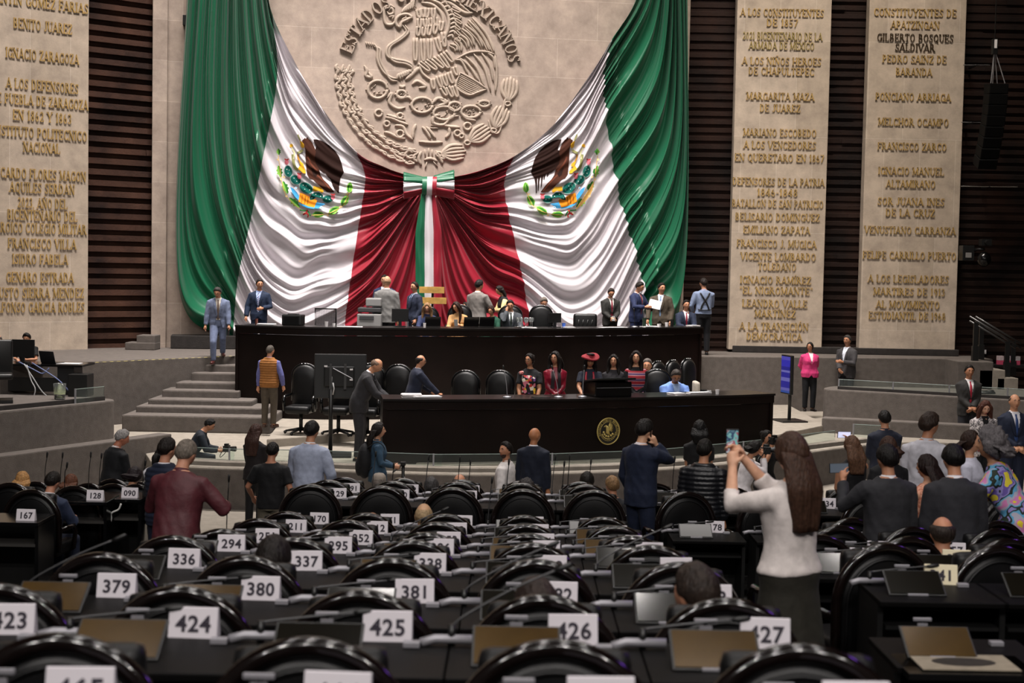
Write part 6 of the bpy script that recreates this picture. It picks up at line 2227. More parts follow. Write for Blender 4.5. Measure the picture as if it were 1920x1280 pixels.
    def garment(name, zlo, zhi, infl, slv, m_, cut=None, ripple=0, voxel=.013, flare=0):
        mb = MB()
        torso(mb, zlo, zhi, infl, 26, True, (lambda z: flare * max(0, 1.0 - z)) if flare else None)
        for q, S, E, W, cu, spec, g, fd in arms:
            r0 = .062 + infl * .9
            if f:
                r0 -= .010
            if slv == 'long':
                mb.tube([S + Vector((-q * .03, 0, .0)), S, S.lerp(E, .5), E, E.lerp(W, .5), W - (W - E).normalized() * .015], [r0 * .95, r0, r0 * .92, r0 * .82, r0 * .72, r0 * .62], 12)
            elif slv == 'half':
                mb.tube([S + Vector((-q * .03, 0, .0)), S, S.lerp(E, .4), S.lerp(E, .72)], [r0 * .95, r0, r0 * .96, r0 * .98], 12)
            elif slv == 'three':
                mb.tube([S + Vector((-q * .03, 0, .0)), S, S.lerp(E, .5), E, E.lerp(W, .38)], [r0 * .95, r0, r0 * .92, r0 * .85, r0 * .82], 12)
            elif slv == 'none':
                mb.ell(S + Vector((-q * .02, 0, 0)), (.05, .06, .05), 0, 12, 8)
        me = remesh(mb, voxel, 3)
        if ripple:
            N_ = [n_.vector.copy() for n_ in me.vertex_normals]
            C_ = [v.co + N_[v.index] * (ripple * (abs(math.sin(tl(v.co).z * PI / .052)) - .5)) for v in me.vertices]
            me.vertices.foreach_set('co', [x for c in C_ for x in c])
        else:
            N_ = [n_.vector.copy() for n_ in me.vertex_normals]
            C_ = []
            for v in me.vertices:
                c = v.co
                C_.append(c + N_[v.index] * (.008 * noise.noise(Vector((c.x * 7, c.y * 7, c.z * 4 + 3 * px))) + .007 * noise.noise(Vector((c.x * 15 + c.z * 6, c.y * 15, c.z * 9 + px)))))
            me.vertices.foreach_set('co', [x for c in C_ for x in c])
        if cut:
            bm = bmesh.new(); bm.from_mesh(me)
            dl = [fc for fc in bm.faces if cut(tl(fc.calc_center_median()))]
            bmesh.ops.delete(bm, geom=dl, context='FACES')
            bm.to_mesh(me); bm.free()
        return put(me, name, m_)

    def frontpt(x, z, infl):
        hw, hd, yo = prof(T, z, fat)
        hw += infl; hd += infl
        y = yo + hd * max(0, 1 - min(1, abs(x / hw)) ** 2.3) ** (1 / 2.3)
        return tw((x, y, z))

    zneck = T[-2][0]
    if wear == 'jacket':
        wtop = .066 if not f else .055
        um = mats if (mats and not isinstance(mats, dict)) else cmat(under, .7)
        garment('shirt', .93, zt_ + .006, .008, 'off', um)
        V0 = lambda z: wtop * (z - vz) / (zneck - vz) if z > vz else (.03 + .10 * (vz - z) / .3 if open_ else .10 * max(0, (.90 - z)) / .1)
        garment('jacket', hem, zt_ + .004, .022, 'long' if sleeve == 'long' else sleeve, cmat(col) if not mats or not isinstance(mats, dict) else mats['top'], lambda p: p.y > .02 and abs(p.x) < V0(p.z) and p.z > (hem + .0 if open_ else .80), 0, .013, .06)
        for q in (-1, 1):           # lapels
            mb = MB(); rows = []
            for i in range(9):
                z = vz + (zneck + .005 - vz) * i / 8
                x0 = V0(z) * .98 + .002
                wd = .048 * math.sin(PI * min(1, .12 + i / 9)) + .006
                rows.append([frontpt(q * (x0 + wd * j / 3), z, .030 + .004 * (j % 2)) for j in range(4)])
            mb.quadgrid(rows); o = mb.build('lapel', cmat(col) if not mats or not isinstance(mats, dict) else mats['top'], root, True, fixn=False)
            md = o.modifiers.new('s', 'SOLIDIFY'); md.thickness = .006
    elif wear:
        m_ = mats or cmat(col)
        if wear == 'vest':
            garment('shirt', .93, zt_, .012, 'long', cmat(under))
            garment('vest', hem + .06, zt_ + .01, .030, 'off', m_, None, .010, .012)
        elif wear == 'puffer':
            garment('puffer_jacket', hem + .04, zt_ + .012, .034, 'long', m_, None, .011, .012)
        else:
            garment({'shirt': 'shirt', 'blouse': 'blouse', 'tshirt': 't_shirt', 'coat': 'jacket', 'sweater': 'sweater', 'dress': 'dress_top'}[wear], hem if wear in ('coat', 'blouse', 'tshirt', 'sweater') else .93, zt_ - (.0 if collar else .03), .016, sleeve, m_, None, 0, .013, .10 if wear in ('blouse', 'coat') else .03)
    if collar and wear in ('jacket', 'shirt', 'vest', 'coat'):
        cm = (cmat(under) if wear in ('jacket', 'vest') else (mats or cmat(col)))
        mb = MB()
        rows = []
        for k, (dz, rr_) in enumerate(((-.012, .064), (.008, .063), (.024, .060), (.012, .066), (-.012, .070))):
            row = []
            for j in range(19):
                a = -PI / 2 + .16 + (2 * PI - .32) * j / 18 + PI
                fx = math.cos(a) * rr_ * (1 if not f else .88); fy = math.sin(a) * rr_ * (1 if not f else .88)
                drop = -.028 * max(0, math.sin(a)) ** 2
                row.append(nb + RN @ Vector((fx, fy + .006, dz - .012 + drop)))
            rows.append(row)
        mb.quadgrid(rows); mb.build('collar', cm, root, True, fixn=False)
    if tie:
        tm = tie if not isinstance(tie, str) else cmat(tie, .5)
        mb = MB(); rows = []
        zk = zneck - .008
        for i in range(12):
            z = zk - (zk - 1.0) * i / 11
            wd = (.016 if i == 0 else .013 if i == 1 else .016 + .020 * i / 11) * (1 if i < 11 else .3)
            rows.append([frontpt(x * wd, z, .018 + .008 * (1 - x * x) + (.008 if i == 0 else 0)) for x in (-1, -.5, 0, .5, 1)])
        mb.quadgrid(rows); mb.build('tie', tm, root, True, fixn=False)
    root_m = Matrix.Translation(root.location) @ Matrix.Rotation(R(rz), 4, 'Z') @ Matrix.Scale(s, 4)
    info = {'root': root, 'M': root_m, 'MH': MH, 's': s, 'LH': root_m @ arms[0][6], 'RH': root_m @ arms[1][6], 'front': frontpt, 'arms': arms, 'tw': tw, 'T': T, 'fat': fat, 'rz': rz, 'put': put}
    PEOPLE[key] = info
    return info


def wearpart(info, name, m_, fn, smooth=True):
    mb = MB(); fn(mb)
    return mb.build(name, m_, info['root'], smooth)

# ------------------------------------------------------------------ who stands and sits where
NAVY, CHAR, GREY, BLK = '1D2538', '2B2B2F', '77767A', '17171A'
stripe = pattern('tie_stripes', ['2E3A78', 'C4C9DC'], 14, 'waved', .5)
person('u1', 'person in an open grey-blue suit stepping down the carpeted stairs, head bowed', (408, 538), 29.0, 1.56, 190, lean=6, head=(-14, 26, 0), L=(.06, .12, -.52), Rr=(.10, .05, -.53), hair=('short', '3A3634'), col='67718A', under='D8D0C4', tie='6B5A50', vz=1.06, lcol='626C86', shoe='4A2320', face=True, step=1, open_=True, fat=1.1)
person('u2', 'person in a navy suit with diagonally striped tie at the end of the upper desk', (487, 523), 29.9, U, 180, head=(22, 4, 0), L=(-.06, .24, -.30), Rr=(.10, .12, -.5), hair=('short', '211A17'), col='1E2A40', under='9FB0D8', tie=stripe, face=True)
person('u3b', 'person in navy mostly hidden behind the bald person in light grey', (721, 515), 31.6, U, 175, hair=('short', '17120F'), col='1E2A48', under='D8DAE4', face=True)
person('u3', 'bald person in a light grey suit with back turned at the upper desk', (726, 517), 29.9, U, -6, hair=('balding', 'A88468'), thick=.004, skin='C68E6E', col='777674', lcol='1B1B1E', h=1.80, fat=1.12)
person('u4', 'person with glasses in a navy suit looking sideways beside the light grey suit', (777, 528), 30.1, U, 128, head=(10, 0, 0), hair=('short', '241B16'), col='262C3E', under='A9BAD8', tie='24304C', face=True, glasses=True, L=(.03, .1, -.5))
person('u5', 'seated person with long fair hair and glasses in navy denim at the upper desk', (801, 567), 29.5, U, 180, f=1, sit=1, lean=8, head=(0, 18, 0), L='table', Rr='table', hair=('long', '8A6A4A', .34), thick=.02, front=True, wear='blouse', col='2C3454', face=True, glasses=True, skin='C99578')
person('u6', 'seated person with long dark hair in a camel jacket looking at a phone', (856, 565), 29.7, U, 172, f=1, sit=1, lean=8, head=(-26, 16, 4), L=(-.06, .30, -.20), Rr='table', hair=('long', '2A1A14', .40), thick=.02, front=True, wear='coat', col='B98E5E', face=True, skin='C08C6C')
person('u7', 'person in a grey tweed blazer turned away beside the person in pale yellow', (899, 524), 30.9, U, -32, head=(-16, 8, 0), hair=('short', '14100E'), col='77726E', lcol='131316', h=1.76, Rr=(-.02, .30, -.26), L='down')
person('u8', 'person in black vest with pale yellow sleeves leaning over a clipboard', (937, 535), 31.3, U, 108, f=1, lean=14, head=(6, 16, 0), hair=('long', '17100E', .40), thick=.018, wear='blouse', col='17171A', sleeve='off', L=(-.06, .30, -.28), Rr=(-.04, .30, -.30), face=True, skin='B98A6A')
u8 = PEOPLE['u8']
for q, S, E, W, cu, sp, g, fd in u8['arms']:
    mb = MB(); mb.tube([S, S.lerp(E, .5), E, E.lerp(W, .6)], [.062, .064, .058, .05], 10); mb.build('sleeve', cmat('D9BE86'), u8['root'], True)
person('u9', 'seated person in dark green half hidden between two chairs of the upper desk', (921, 573), 29.8, U, 150, f=1, sit=1, lean=16, head=(10, 10, 0), L='desk', Rr='desk', hair=('bun', '2A1A12'), wear='blouse', col='12402F', face=True)
person('u10', 'person mostly hidden behind the camel jacket, only a bowed head showing', (873, 566), 31.4, U, 150, f=1, sit=1, lean=10, hair=('long', '201512', .2), wear='blouse', col='2A2A30', face=True)
person('u11', 'seated person in a dark grey suit holding a telephone to the ear', (957, 562), 30.0, U, 186, sit=1, lean=4, head=(-8, 14, 6), L='table', Rr='ear', hair=('short', '1B1512'), col='3E4247', under='E6E8EA', tie='1F2A24', face=True)
person('u12', 'person with short grey hair behind the tall empty chair of the upper desk', (1020, 557), 31.8, U, 190, sit=1, lean=6, head=(0, 26, 0), hair=('short', '6A625A'), wear='shirt', col='A9A4A6', L='desk', Rr='desk', face=True)
person('u13', 'person in a charcoal suit and crimson tie looking down at a phone', (1146, 540), 31.4, U, 195, head=(-6, 24, 0), L='front', Rr='front', hair=('short', '2A221E'), col='2B2A28', under='DAD6D0', tie='7A2030', face=True, vz=1.10)
person('u14', 'person in a bright navy suit reading a sheaf of papers', (1200, 528), 31.7, U, -128, head=(4, 20, 0), L=(-.02, .34, -.22), Rr=(-.02, .34, -.22), hair=('short', '1A1512'), col='232C4C', under='DCDCE6', tie='8A2230', face=True, lean=3)
person('u15', 'person in a brown suit and pale blue tie facing the reader of papers', (1241, 530), 32.3, U, 170, head=(34, 2, 0), hair=('short', '1A1411'), col='4B4237', under='D6DEEE', tie='6E86A6', face=True, L=(.06, .12, -.5), Rr=(.1, .16, -.48), h=1.74)
person('u16', 'smiling seated person in a navy suit and red tie at the upper desk end', (1287, 562), 32.3, U, 186, sit=1, lean=6, head=(6, 0, 0), L='write', Rr='write', hair=('short', '15100E'), col='222A3E', under='E2DCE4', tie='8A2A3C', face=True)
i_ = person('u17', 'person in a blue shirt and crossed black suspenders, back turned, at the desk end', (1319, 521), 33.0, U, 6, head=(26, 4, 0), Rr='chest', L=(.02, .2, -.4), hair=('short', '1D1613'), wear='shirt', col='7C8AA6', lcol='121216', shoe='101012')


def strap(info, pts, wd, name, m_, off=.03):
    # a band over the back: pts in upright torso space (x, z), back surface
    T, fat = info['T'], info['fat']
    def bp(x, z):
        hw, hd, yo = prof(T, z, fat); hw += off; hd += off
        return info['tw']((x, yo - hd * max(0, 1 - min(1, abs(x / hw)) ** 2.3) ** (1 / 2.3), z))
    mb = MB(); mb.tube(catmull([bp(x, z) for x, z in pts], 5), wd, 6, flat=.4)
    mb.build(name, m_, info['root'], True)


strap(i_, [(-.11, 1.42), (-.06, 1.33), (0, 1.24), (.06, 1.14), (.10, 1.02)], .018, 'suspender', black)
strap(i_, [(.11, 1.42), (.06, 1.33), (0, 1.24), (-.06, 1.14), (-.10, 1.02)], .018, 'suspender', black)
strap(i_, [(-.15, 1.04), (-.05, 1.03), (.05, 1.03), (.15, 1.04)], .022, 'waist_strap', black)

# lower level
i_ = person('l1', 'person in an orange quilted vest and violet shirt standing beside the side stairs', (507, 647), 26.2, F, -14, head=(-16, 4, 0), Rr=(.10, .10, -.5), L=(.08, .02, -.53), hair=('short', '4A443E'), thick=.006, wear='vest', col='8A5A2C', under='5C5E92', lcol='4A4238', shoe='3A241A', fat=1.12)
person('l2', 'nearly bald person in a charcoal suit leaning on the lower desk beside the television', (706, 672), 23.0, F - .05, -92, lean=20, head=(-4, 26, 0), L='table', Rr='table', hair=('balding', '6A5648'), thick=.006, skin='C08A6A', col='2B2A2D', under='D8D8E0', face=True, fat=1.15, h=1.74)
person('l3', 'balding person with glasses in dark navy reaching over white papers', (789, 665), 24.0, F, -74, lean=12, head=(-2, 0, 0), L=(.0, .34, -.38), Rr=(.02, .40, -.40), hair=('balding', '1D1613'), thick=.010, col='1C2132', under='D4D4DC', face=True, glasses=True, fat=1.1)
floral = pattern('floral_embroidery', ['141216', '141216', 'C23A34', '151216', 'E0B832', 'D87A8A', '1A1418', '7E4A90', 'E8DCC8'], 22, 'voronoi')
i_ = person('l4', 'person in a black blouse with bright floral embroidery and red skirt', (993, 662), 23.5, F, 172, f=1, head=(-24, 2, 0), L=(.0, .24, -.47), Rr=(-.02, .22, -.47), hair=('bun', '17110F'), wear='blouse', col='17171A', sleeve='half', hem=.99, legs='skirt', lcol='8E1B22', face=True, glasses=True, skin='A97658', fat=1.12)
wearpart(i_, 'floral_panel', floral, lambda mb: mb.quadgrid([[i_['front'](x * .118, 1.02 + .32 * k / 8, .034) for x in (-1, -.6, -.2, .2, .6, 1)] for k in range(9)]))
wearpart(i_, 'shoulder_flower', pattern('pink_flower', ['C87C78', 'E0B0A4', '8E3A3C'], 40), lambda mb: mb.ell(i_['tw']((.13, .05, 1.37)), (.06, .05, .04), 0, 12, 8))
satin = mat('burgundy_satin', hexl('7A1428'), .35, var=.2, bump=.6, bscale=10)
i_ = person('l5', 'person in a burgundy satin blouse and dark long vest, hands folded', (1041, 658), 23.7, F, 184, f=1, head=(-28, 2, 0), L='clasp', Rr='clasp', hair=('long', '15100E', .30), thick=.022, front=True, wear='blouse', col='7A1428', mats=satin, legs='skirt', lcol='141416', face=True, skin='A8775A', fat=1.05)
for q in (-1, 1):
    wearpart(i_, 'vest_panel', cmat('2B2428'), lambda mb: mb.quadgrid([[i_['front'](q * (.03 + .07 * x) * (1 - .2 * k / 9), .88 + .5 * k / 9, .036) for x in (0, .33, .66, 1)] for k in range(10)]))
i_ = person('l6', 'person in a red felt hat and red bead necklace speaking at the lectern', (1107, 664), 23.7, F, 178, f=1, head=(4, 20, 0), L='table', Rr='table', hair=('long', '120E0D', .36), thick=.02, front=True, wear='blouse', col='1A1E2C', sleeve='half', legs='skirt', lcol='1A1E2C', face=True, skin='A8775A')
hatm = mat('red_felt', hexl('7E1420'), .85, bump=.3, bscale=60)
MHm = i_['MH']
mb = MB()
rows = []
for r_, z in ((.09, .045), (.15, .060), (.165, .082), (.152, .10), (.10, .088), (.08, .12), (.05, .132), (.002, .134)):
    rows.append([MHm @ Vector((r_ * math.cos(2 * PI * k / 26), r_ * .9 * math.sin(2 * PI * k / 26) - .01, z + .014 * math.sin(4 * PI * k / 26))) for k in range(26)])
mb.quadgrid(rows, 0, True, False, True); mb.build('hat', hatm, i_['root'], True)
mb = MB(); mb.ell(MHm @ Vector((0, -.01, .13)), (.075, .07, .025), 0, 14, 8); mb.build('hat_crown', cmat('1B1214'), i_['root'], True)
for o_ in (0, .018, .036):
    mb = MB(); mb.tube(catmull([i_['front'](x, z, .034) for x, z in ((-.055 - o_ * .3, 1.40), (-.06 - o_ * .5, 1.30 - o_), (-.035, 1.20 - o_), (0, 1.175 - o_), (.035, 1.20 - o_), (.06 + o_ * .5, 1.30 - o_), (.055 + o_ * .3, 1.40))], 4), .009, 6); mb.build('necklace', mat('red_beads', hexl('A01E30'), .35), i_['root'], True)
person('l7', 'person in a charcoal buttoned shirt standing between red hat and patterned red top', (1151, 664), 24.1, F, 180, f=1, head=(-10, 2, 0), L='clasp', Rr='clasp', hair=('long', '15100E', .26), thick=.02, front=True, wear='blouse', col='242226', lcol='17171A', face=True, skin='B07E60', fat=1.08)
huip = pattern('woven_red', ['8E1424', 'A01A2C', '201418', '8E1424', 'B8A8B0', '8E1424', '31305A'], 3.2, 'wavez')
i_ = person('l8', 'smiling person in a red woven top with pale stripes and black sleeves', (1193, 657), 23.9, F, 182, f=1, head=(-8, 0, 0), L='clasp', Rr='clasp', hair=('long', '17100E', .34), thick=.022, front=True, wear='blouse', col='17171A', legs='skirt', lcol='17171A', face=True, skin='BC8A6C', fat=1.1)
wearpart(i_, 'woven_panel', huip, lambda mb: mb.quadgrid([[i_['front'](x * (.128 + .02 * (k > 6)), .86 + .52 * k / 12, .036) for x in (-1, -.8, -.5, -.2, .2, .5, .8, 1)] for k in range(13)]))
for q in (-1, 1):
    wearpart(i_, 'shoulder_panel', huip, lambda mb: mb.ell(i_['tw']((q * .12, .0, 1.37)), (.075, .085, .045), 0, 14, 8))
person('l9', 'person with short grey hair seated behind the woven red top', (1214, 672), 25.95, F, 190, sit=1, lean=2, head=(-20, 4, 0), hair=('short', '5A5450'), col='3A3434', under='D0CCD0', face=True)
person('l10', 'seated person in a sky blue blazer bent over writing', (1268, 692), 24.5, F, 196, sit=1, lean=18, head=(-14, 24, 0), L='write', Rr='write', hair=('short', '3A3430'), col='6F8FD0', under='9FB6DC', lcol='2A3040', face=True, skin='9A6A4C', tie=None, fat=1.25)

# front floor
person('f1', 'person with glasses in a dark sweater holding a camera over the glass railing', (393, 785), 21.75, G, -82, sit=1, lean=30, head=(-2, 18, 0), L=(-.06, .32, -.28), Rr=(-.06, .32, -.28), hair=('short', '120E0D'), wear='sweater', col='1E242C', face=True, glasses=True)
i_ = person('f2', 'person with long wavy brown hair and a black jacket, back turned', (480, 794), 19.4, 0, -18, f=1, head=(-6, 4, 0), L='front', Rr='front', hair=('long', '3A2620', .42), thick=.03, wear='coat', col='1C181A', lcol='121214')
person('f3', 'person in a black polo shirt with bare forearms, back turned', (511, 829), 16.6, 0, -6, head=(-4, 14, 0), L=(.12, .18, -.42), Rr=(.10, .04, -.50), hair=('short', '15110F'), wear='tshirt', col='161618', sleeve='half', lcol='5A5448', skin='A9745A', fat=1.08, hem=.86)
person('f4', 'person in a pale blue-grey blazer with back turned beside the black polo shirt', (585, 789), 17.0, 0, -14, lean=6, head=(-6, 6, 0), hair=('short', '110E0D'), thick=.018, col='9BA3B8', lcol='2A2C36', L=(.05, .14, -.5), Rr=(.09, .12, -.48), fat=1.05)
i_ = person('f5', 'person with long curly hair in a denim jacket holding a tripod', (711, 791), 19.2, 0, -84, f=1, head=(-4, 0, 0), L=(-.03, .26, -.34), Rr=(-.03, .28, -.32), hair=('long', '1C1614', .34), thick=.03, wear='coat', col='2C4458', lcol='5A4C38', face=True, skin='BC8C70')
f5 = i_
person('f6', 'person in a white shirt looking back over one shoulder', (948, 828), 17.2, 0, 64, head=(60, -4, 2), twist=8, hair=('short', '15100E'), thick=.018, wear='shirt', col='E2DCDA', lcol='1E2028', face=True, skin='A9765A', beard='3A2A24')
person('f7', 'bald person in a dark navy suit walking away beside the white shirt', (1003, 802), 18.4, 0, -22, head=(-24, 0, 0), hair=None, skin='A9714E', col='191E2C', under='E4E4EA')
i_ = person('f8', 'person in a navy suit pressing a phone to the ear', (1209, 786), 15.55, .24, -46, head=(-4, 12, 0), Rr='ear', L=(.02, .10, -.5), curl=(.45, .8), hair=('short', '15110F'), thick=.022, col='1D2438', under='E8E2E8', skin='D0A080')
person('f9', 'person with long black hair in a black short sleeved top before the curved desk', (1312, 787), 18.8, 0, -4, f=1, hair=('long', '0E0C0C', .20), thick=.022, wear='tshirt', col='121214', sleeve='half', lcol='121214', L='front', Rr='front')
person('f10', 'person in a shiny black quilted jacket, back turned', (1322, 823), 14.0, .40, -14, head=(-16, 2, 0), hair=('short', '14110F'), wear='puffer', mats=mat('black_nylon', hexl('17181C'), .33, bump=.3, bscale=30), lcol='141418', fat=1.15, beard='15110F')
person('f11', 'photographer in black raising a camera to the eye beyond the pale blouse', (1438, 806), 19.2, 0, -150, f=1, head=(0, 6, 0), L='eyes', Rr='eyes', hair=('bun', '14100E'), wear='tshirt', col='141416', sleeve='half', lcol='141416', face=True)
person('f12', 'photographer in a white blouse bending to a camera', (1415, 826), 18.2, 0, -96, f=1, lean=12, head=(0, 14, 0), L='eyes', Rr='eyes', hair=('bob', '15110F', .10), thick=.022, wear='blouse', col='DAD4D6', lcol='1A1A1E', face=True)
i_ = person('f13', 'person in a white cropped jacket with very long brown hair filming with raised phone', (1484, 809), 7.9, 1.02, 36, f=1, head=(-4, 0, 0), L=(-.01, .36, .15), Rr=(-.19, .39, .19), curl=(.7, .7), hair=('long', '3E2A20', .44), thick=.020, wear='blouse', col='D9D0CC', hem=.93, sleeve='three', legs='skirt', lcol='2A2822', skin='D2A184', vox=.007)
person('f14', 'person with long light brown hair in a black dress, back turned', (1598, 816), 15.55, .24, 14, f=1, head=(4, 2, 0), hair=('long', '5A4030', .34), thick=.02, wear='blouse', col='131315', sleeve='none', lcol='131315', L='front', Rr=(-.06, .28, .26))
person('f15', 'person in a dark navy jacket with back turned before the low carpeted wall', (1659, 769), 19.6, .04, 4, head=(0, 6, 0), hair=('short', '14110F'), wear='coat', col='222634', lcol='15161C', L='front', Rr='front', fat=1.12)
person('f16', 'person in a pale striped shirt with swept dark hair, looking aside', (1744, 773), 15.6, .24, -30, head=(-34, 4, 0), hair=('short', '2A1E18'), thick=.026, wear='shirt', col='B9B8C0', lcol='26282E', fat=1.2, skin='B27C5E')
person('f17', 'broad person in a charcoal suit, back turned, holding up a recording phone', (1664, 833), 11.3, .63, 10, head=(6, 4, 0), L=(.10, .30, .02), Rr='down', hair=('short', '120F0E'), thick=.02, col='2C2C30', lcol='1B1B1F', fat=1.18)
person('f18', 'person with brown hair just beyond the broad charcoal suit', (1666, 817), 14.05, .42, 10, f=1, hair=('bob', '3A261E', .12), thick=.02, wear='blouse', col='17171A', lcol='17171A')
lace = pattern('peach_lace', ['C08068', 'A9664E', 'D09A82'], 60)
person('f19', 'person with straight dark hair in peach lace between two charcoal suits', (1738, 851), 12.5, .44, 34, f=1, head=(14, 2, 0), hair=('long', '1E1210', .30), thick=.018, wear='blouse', col='C08068', mats=lace, sleeve='none', lcol='17171A', skin='C8977A', L=(.10, .28, -.10), Rr='down', face=True)
person('f20', 'person with slick black hair in a charcoal suit beside the peach lace', (1788, 833), 11.35, .56, -4, lean=6, head=(6, 10, 0), hair=('short', '0F0D0C'), thick=.018, col='2A2A2F', lcol='1B1B1F', fat=1.12)
splash = pattern('colour_splash', ['D8C838', '6A58A8', '8E86C4', '1E2A22', '5AA0C8', 'A9A6B8', 'C87AB0', 'E0C828'], 6.5, 'noise')
person('f21', 'person with a grey curly mane in a yellow and violet printed blouse, leaning in', (1856, 800), 12.75, .44, 62, f=1, lean=26, head=(8, -16, 0), hair=('curly', '5A5658', .10), thick=.058, wear='blouse', col='8E86C4', mats=splash, sleeve='half', lcol='202028', L=(-.02, .36, -.20), Rr=(.0, .30, -.3), skin='B98A6C', face=True, fat=1.2)
person('f22', 'smiling person nearly hidden behind the grey curly mane', (1822, 806), 14.1, .42, -118, f=1, head=(0, -4, 0), hair=('bob', '2A1C16', .12), thick=.02, wear='blouse', col='C4C4D4', face=True, skin='C08E70', lcol='20242E')
tweed = pattern('pale_tweed', ['B5AEAE', '4A4648', 'C9C2C0', '8A8486'], 60)
person('f23', 'person with auburn hair in a pale tweed jacket looking at a phone', (1848, 750), 22.3, .0, 178, f=1, head=(0, 26, 0), L='front', Rr='front', hair=('long', '4A2A20', .26), thick=.018, front=True, col='B5AEAE', mats={'top': tweed}, under='161618', vz=1.0, face=True, skin='CFA086', lcol='1B1B1F', collar=False)
person('f24', 'balding person in a navy suit and blue tie facing the hall', (1903, 738), 22.0, .0, 182, L='clasp', Rr='clasp', hair=('balding', '4A3E34'), thick=.008, col='1C2336', under='E6E4EA', tie='2E4474', face=True, skin='C08C6C')
person('f25', 'person in a dark suit and crimson tie standing with folded hands before the side box', (1818, 684), 28.2, .0, 182, h=1.84, L='clasp', Rr='clasp', hair=('short', '14100E'), col='2B2A29', under='E2DEDE', tie='A02438', face=True, skin='9A6A4E', lcol='26262A')
person('f26', 'person in a grey suit in profile gesturing near the pink jacket', (1589, 628), 32.6, F, 135, h=1.78, fat=1.15, head=(4, 2, 0), L='chest', Rr='front', hair=('short', '3A3634'), col='3E3C3E', under='DCE0EC', face=True, skin='A9775A', lcol='202024')
person('f27', 'person in a bright pink jacket with hands behind the back', (1519, 641), 31.3, F, 184, f=1, head=(-34, 0, 0), L='back', Rr='back', hair=('bun', '14100E'), col='C2366E', under='D8D2D2', lcol='111215', face=True, glasses=True, vz=1.16, hem=.84, skin='A97658', fat=1.3, collar=False)
person('f28', 'grey haired person in a black jacket at the end of the back row', (229, 805), 17.6, 0, -42, lean=10, head=(-22, 20, 0), hair=('short', '8A8684'), thick=.016, col='17181B', under='D8D0D0', skin='B4735A', L='front', Rr='front')
person('f29', 'person in a maroon jacket with grey hair and bowed head, back turned', (349, 824), 11.6, .46, -10, lean=12, head=(-8, 16, 0), L=(-.02, .30, -.20), Rr=(.10, .28, -.22), curl=(.6, .7), hair=('short', '6E655C'), thick=.012, wear='coat', col='5A2028', mats=mat('maroon_cloth', hexl('4E1C24'), .6, var=.12, vscale=14, bump=.6, bscale=7), lcol='3A1A20', fat=1.18, skin='C08A70')
person('f30', 'person in a navy waistcoat and white sleeves beside the maroon jacket', (314, 820), 13.6, .28, -24, head=(-14, 8, 0), hair=('short', '1A1411'), wear='vest', col='1A2032', under='D8D6DC', lcol='1A2032', L='front', Rr='front', skin='B98268')
person('f31', 'person with black tied hair almost hidden beyond the maroon jacket', (303, 838), 15.4, .10, -20, f=1, hair=('tail', '120F0E', .14), wear='blouse', col='1A1A1E', lcol='1A1A1E')
person('f32', 'seated person in a navy jacket turned away beside the tent card 167', (99, 884), 14.5, .28, -18, sit=1, lean=10, head=(0, 12, 0), hair=('short', '17120F'), col='2A3248', lcol='1E2436', L='desk', Rr='desk', skin='B98268')
person('f33', 'seated person with straight blond hair in the last row', (42, 883), 15.9, .10, 8, f=1, sit=1, hair=('bob', 'A97E4E', .10), thick=.02, wear='blouse', col='2A2A2E')
person('f34', 'seated person with reddish brown hair beside the navy jacket', (133, 888), 15.9, .10, -6, f=1, sit=1, hair=('bob', '5A3626', .10), thick=.018, wear='blouse', col='C9C4BC')
person('f35', 'seated person with dark hair behind the tent card 090', (252, 874), 16.5, .0, -20, f=1, sit=1, head=(0, 12, 0), hair=('bob', '1C1418', .08), thick=.018, wear='blouse', col='2A2A30', lean=8)
person('f36', 'operator in black seated behind the monitor of the camera desk', (50, 624), 26.4, BZ, 178, sit=1, head=(0, 18, 0), hair=('short', '120F0E'), thick=.02, wear='tshirt', col='161616', sleeve='half', L='desk', Rr='desk', face=True)
person('f37', 'person in a blue shirt cut off by the edge at the camera desk', (-4, 627), 26.6, BZ, 170, sit=1, head=(-20, 6, 0), hair=('balding', '4A4440'), thick=.006, wear='shirt', col='39497A', face=True, L='desk', Rr='desk')
# only heads show above the chairs
HD = [('h1', 'seated person with a pale peaked cap in the last rows', (711, 888), 17.0, 0, 'short', '6A625C', '3A3A40', 0), ('h2', 'seated person in a khaki hood below the tripod', (748, 896), 18.3, 0, 'short', '5A5040', '6E6650', -60), ('h3', 'seated person with a round dark grey head of hair', (809, 894), 17.0, 0, 'crop', '3A3838', '26262A', 0),
      ('h4', 'seated person with a bald crown and dark sides', (862, 887), 16.9, .05, 'balding', '2A2420', '26262A', 0), ('h5', 'seated person with dark wiry curls before the white shirt', (987, 896), 15.9, .15, 'curlyS', '2E2A2A', '26262A', 0), ('h6', 'seated person with short dark hair before the low wall', (1101, 884), 17.2, 0, 'short', '17130F', '1E1E22', 0),
      ('h7', 'seated person with light brown hair beside the navy suit on the phone', (1148, 892), 17.9, 0, 'short', '7A5E40', '26262A', 20), ('h8', 'seated person with a large bald pale head in the middle rows', (795, 943), 12.6, .44, 'none', 'A08868', '3A3A40', 0), ('h9', 'seated person whose bald forehead just tops a chair', (698, 960), 12.6, .44, 'none', '8A6A50', '26262A', 0),
      ('h10', 'seated person with tousled dark hair in front of the tent card 337', (513, 1004), 7.05, 1.2, 'short', '1B1614', '1E1E22', 0), ('h11', 'seated person with dark hair seen close, beside the tent card 427', (1305, 1056), 5.68, 1.37, 'short', '2A211C', '1E1E22', 34), ('h12', 'seated person leaning low between two chairs near the tent card 383', (1006, 1083), 5.7, 1.37, 'short', '2E2420', '26303E', 20), ('h13', 'seated person with a bald spot and cream shirt behind the tent card 300', (1768, 966), 9.85, .82, 'balding', '2A221E', 'D9C8A0', -8)]
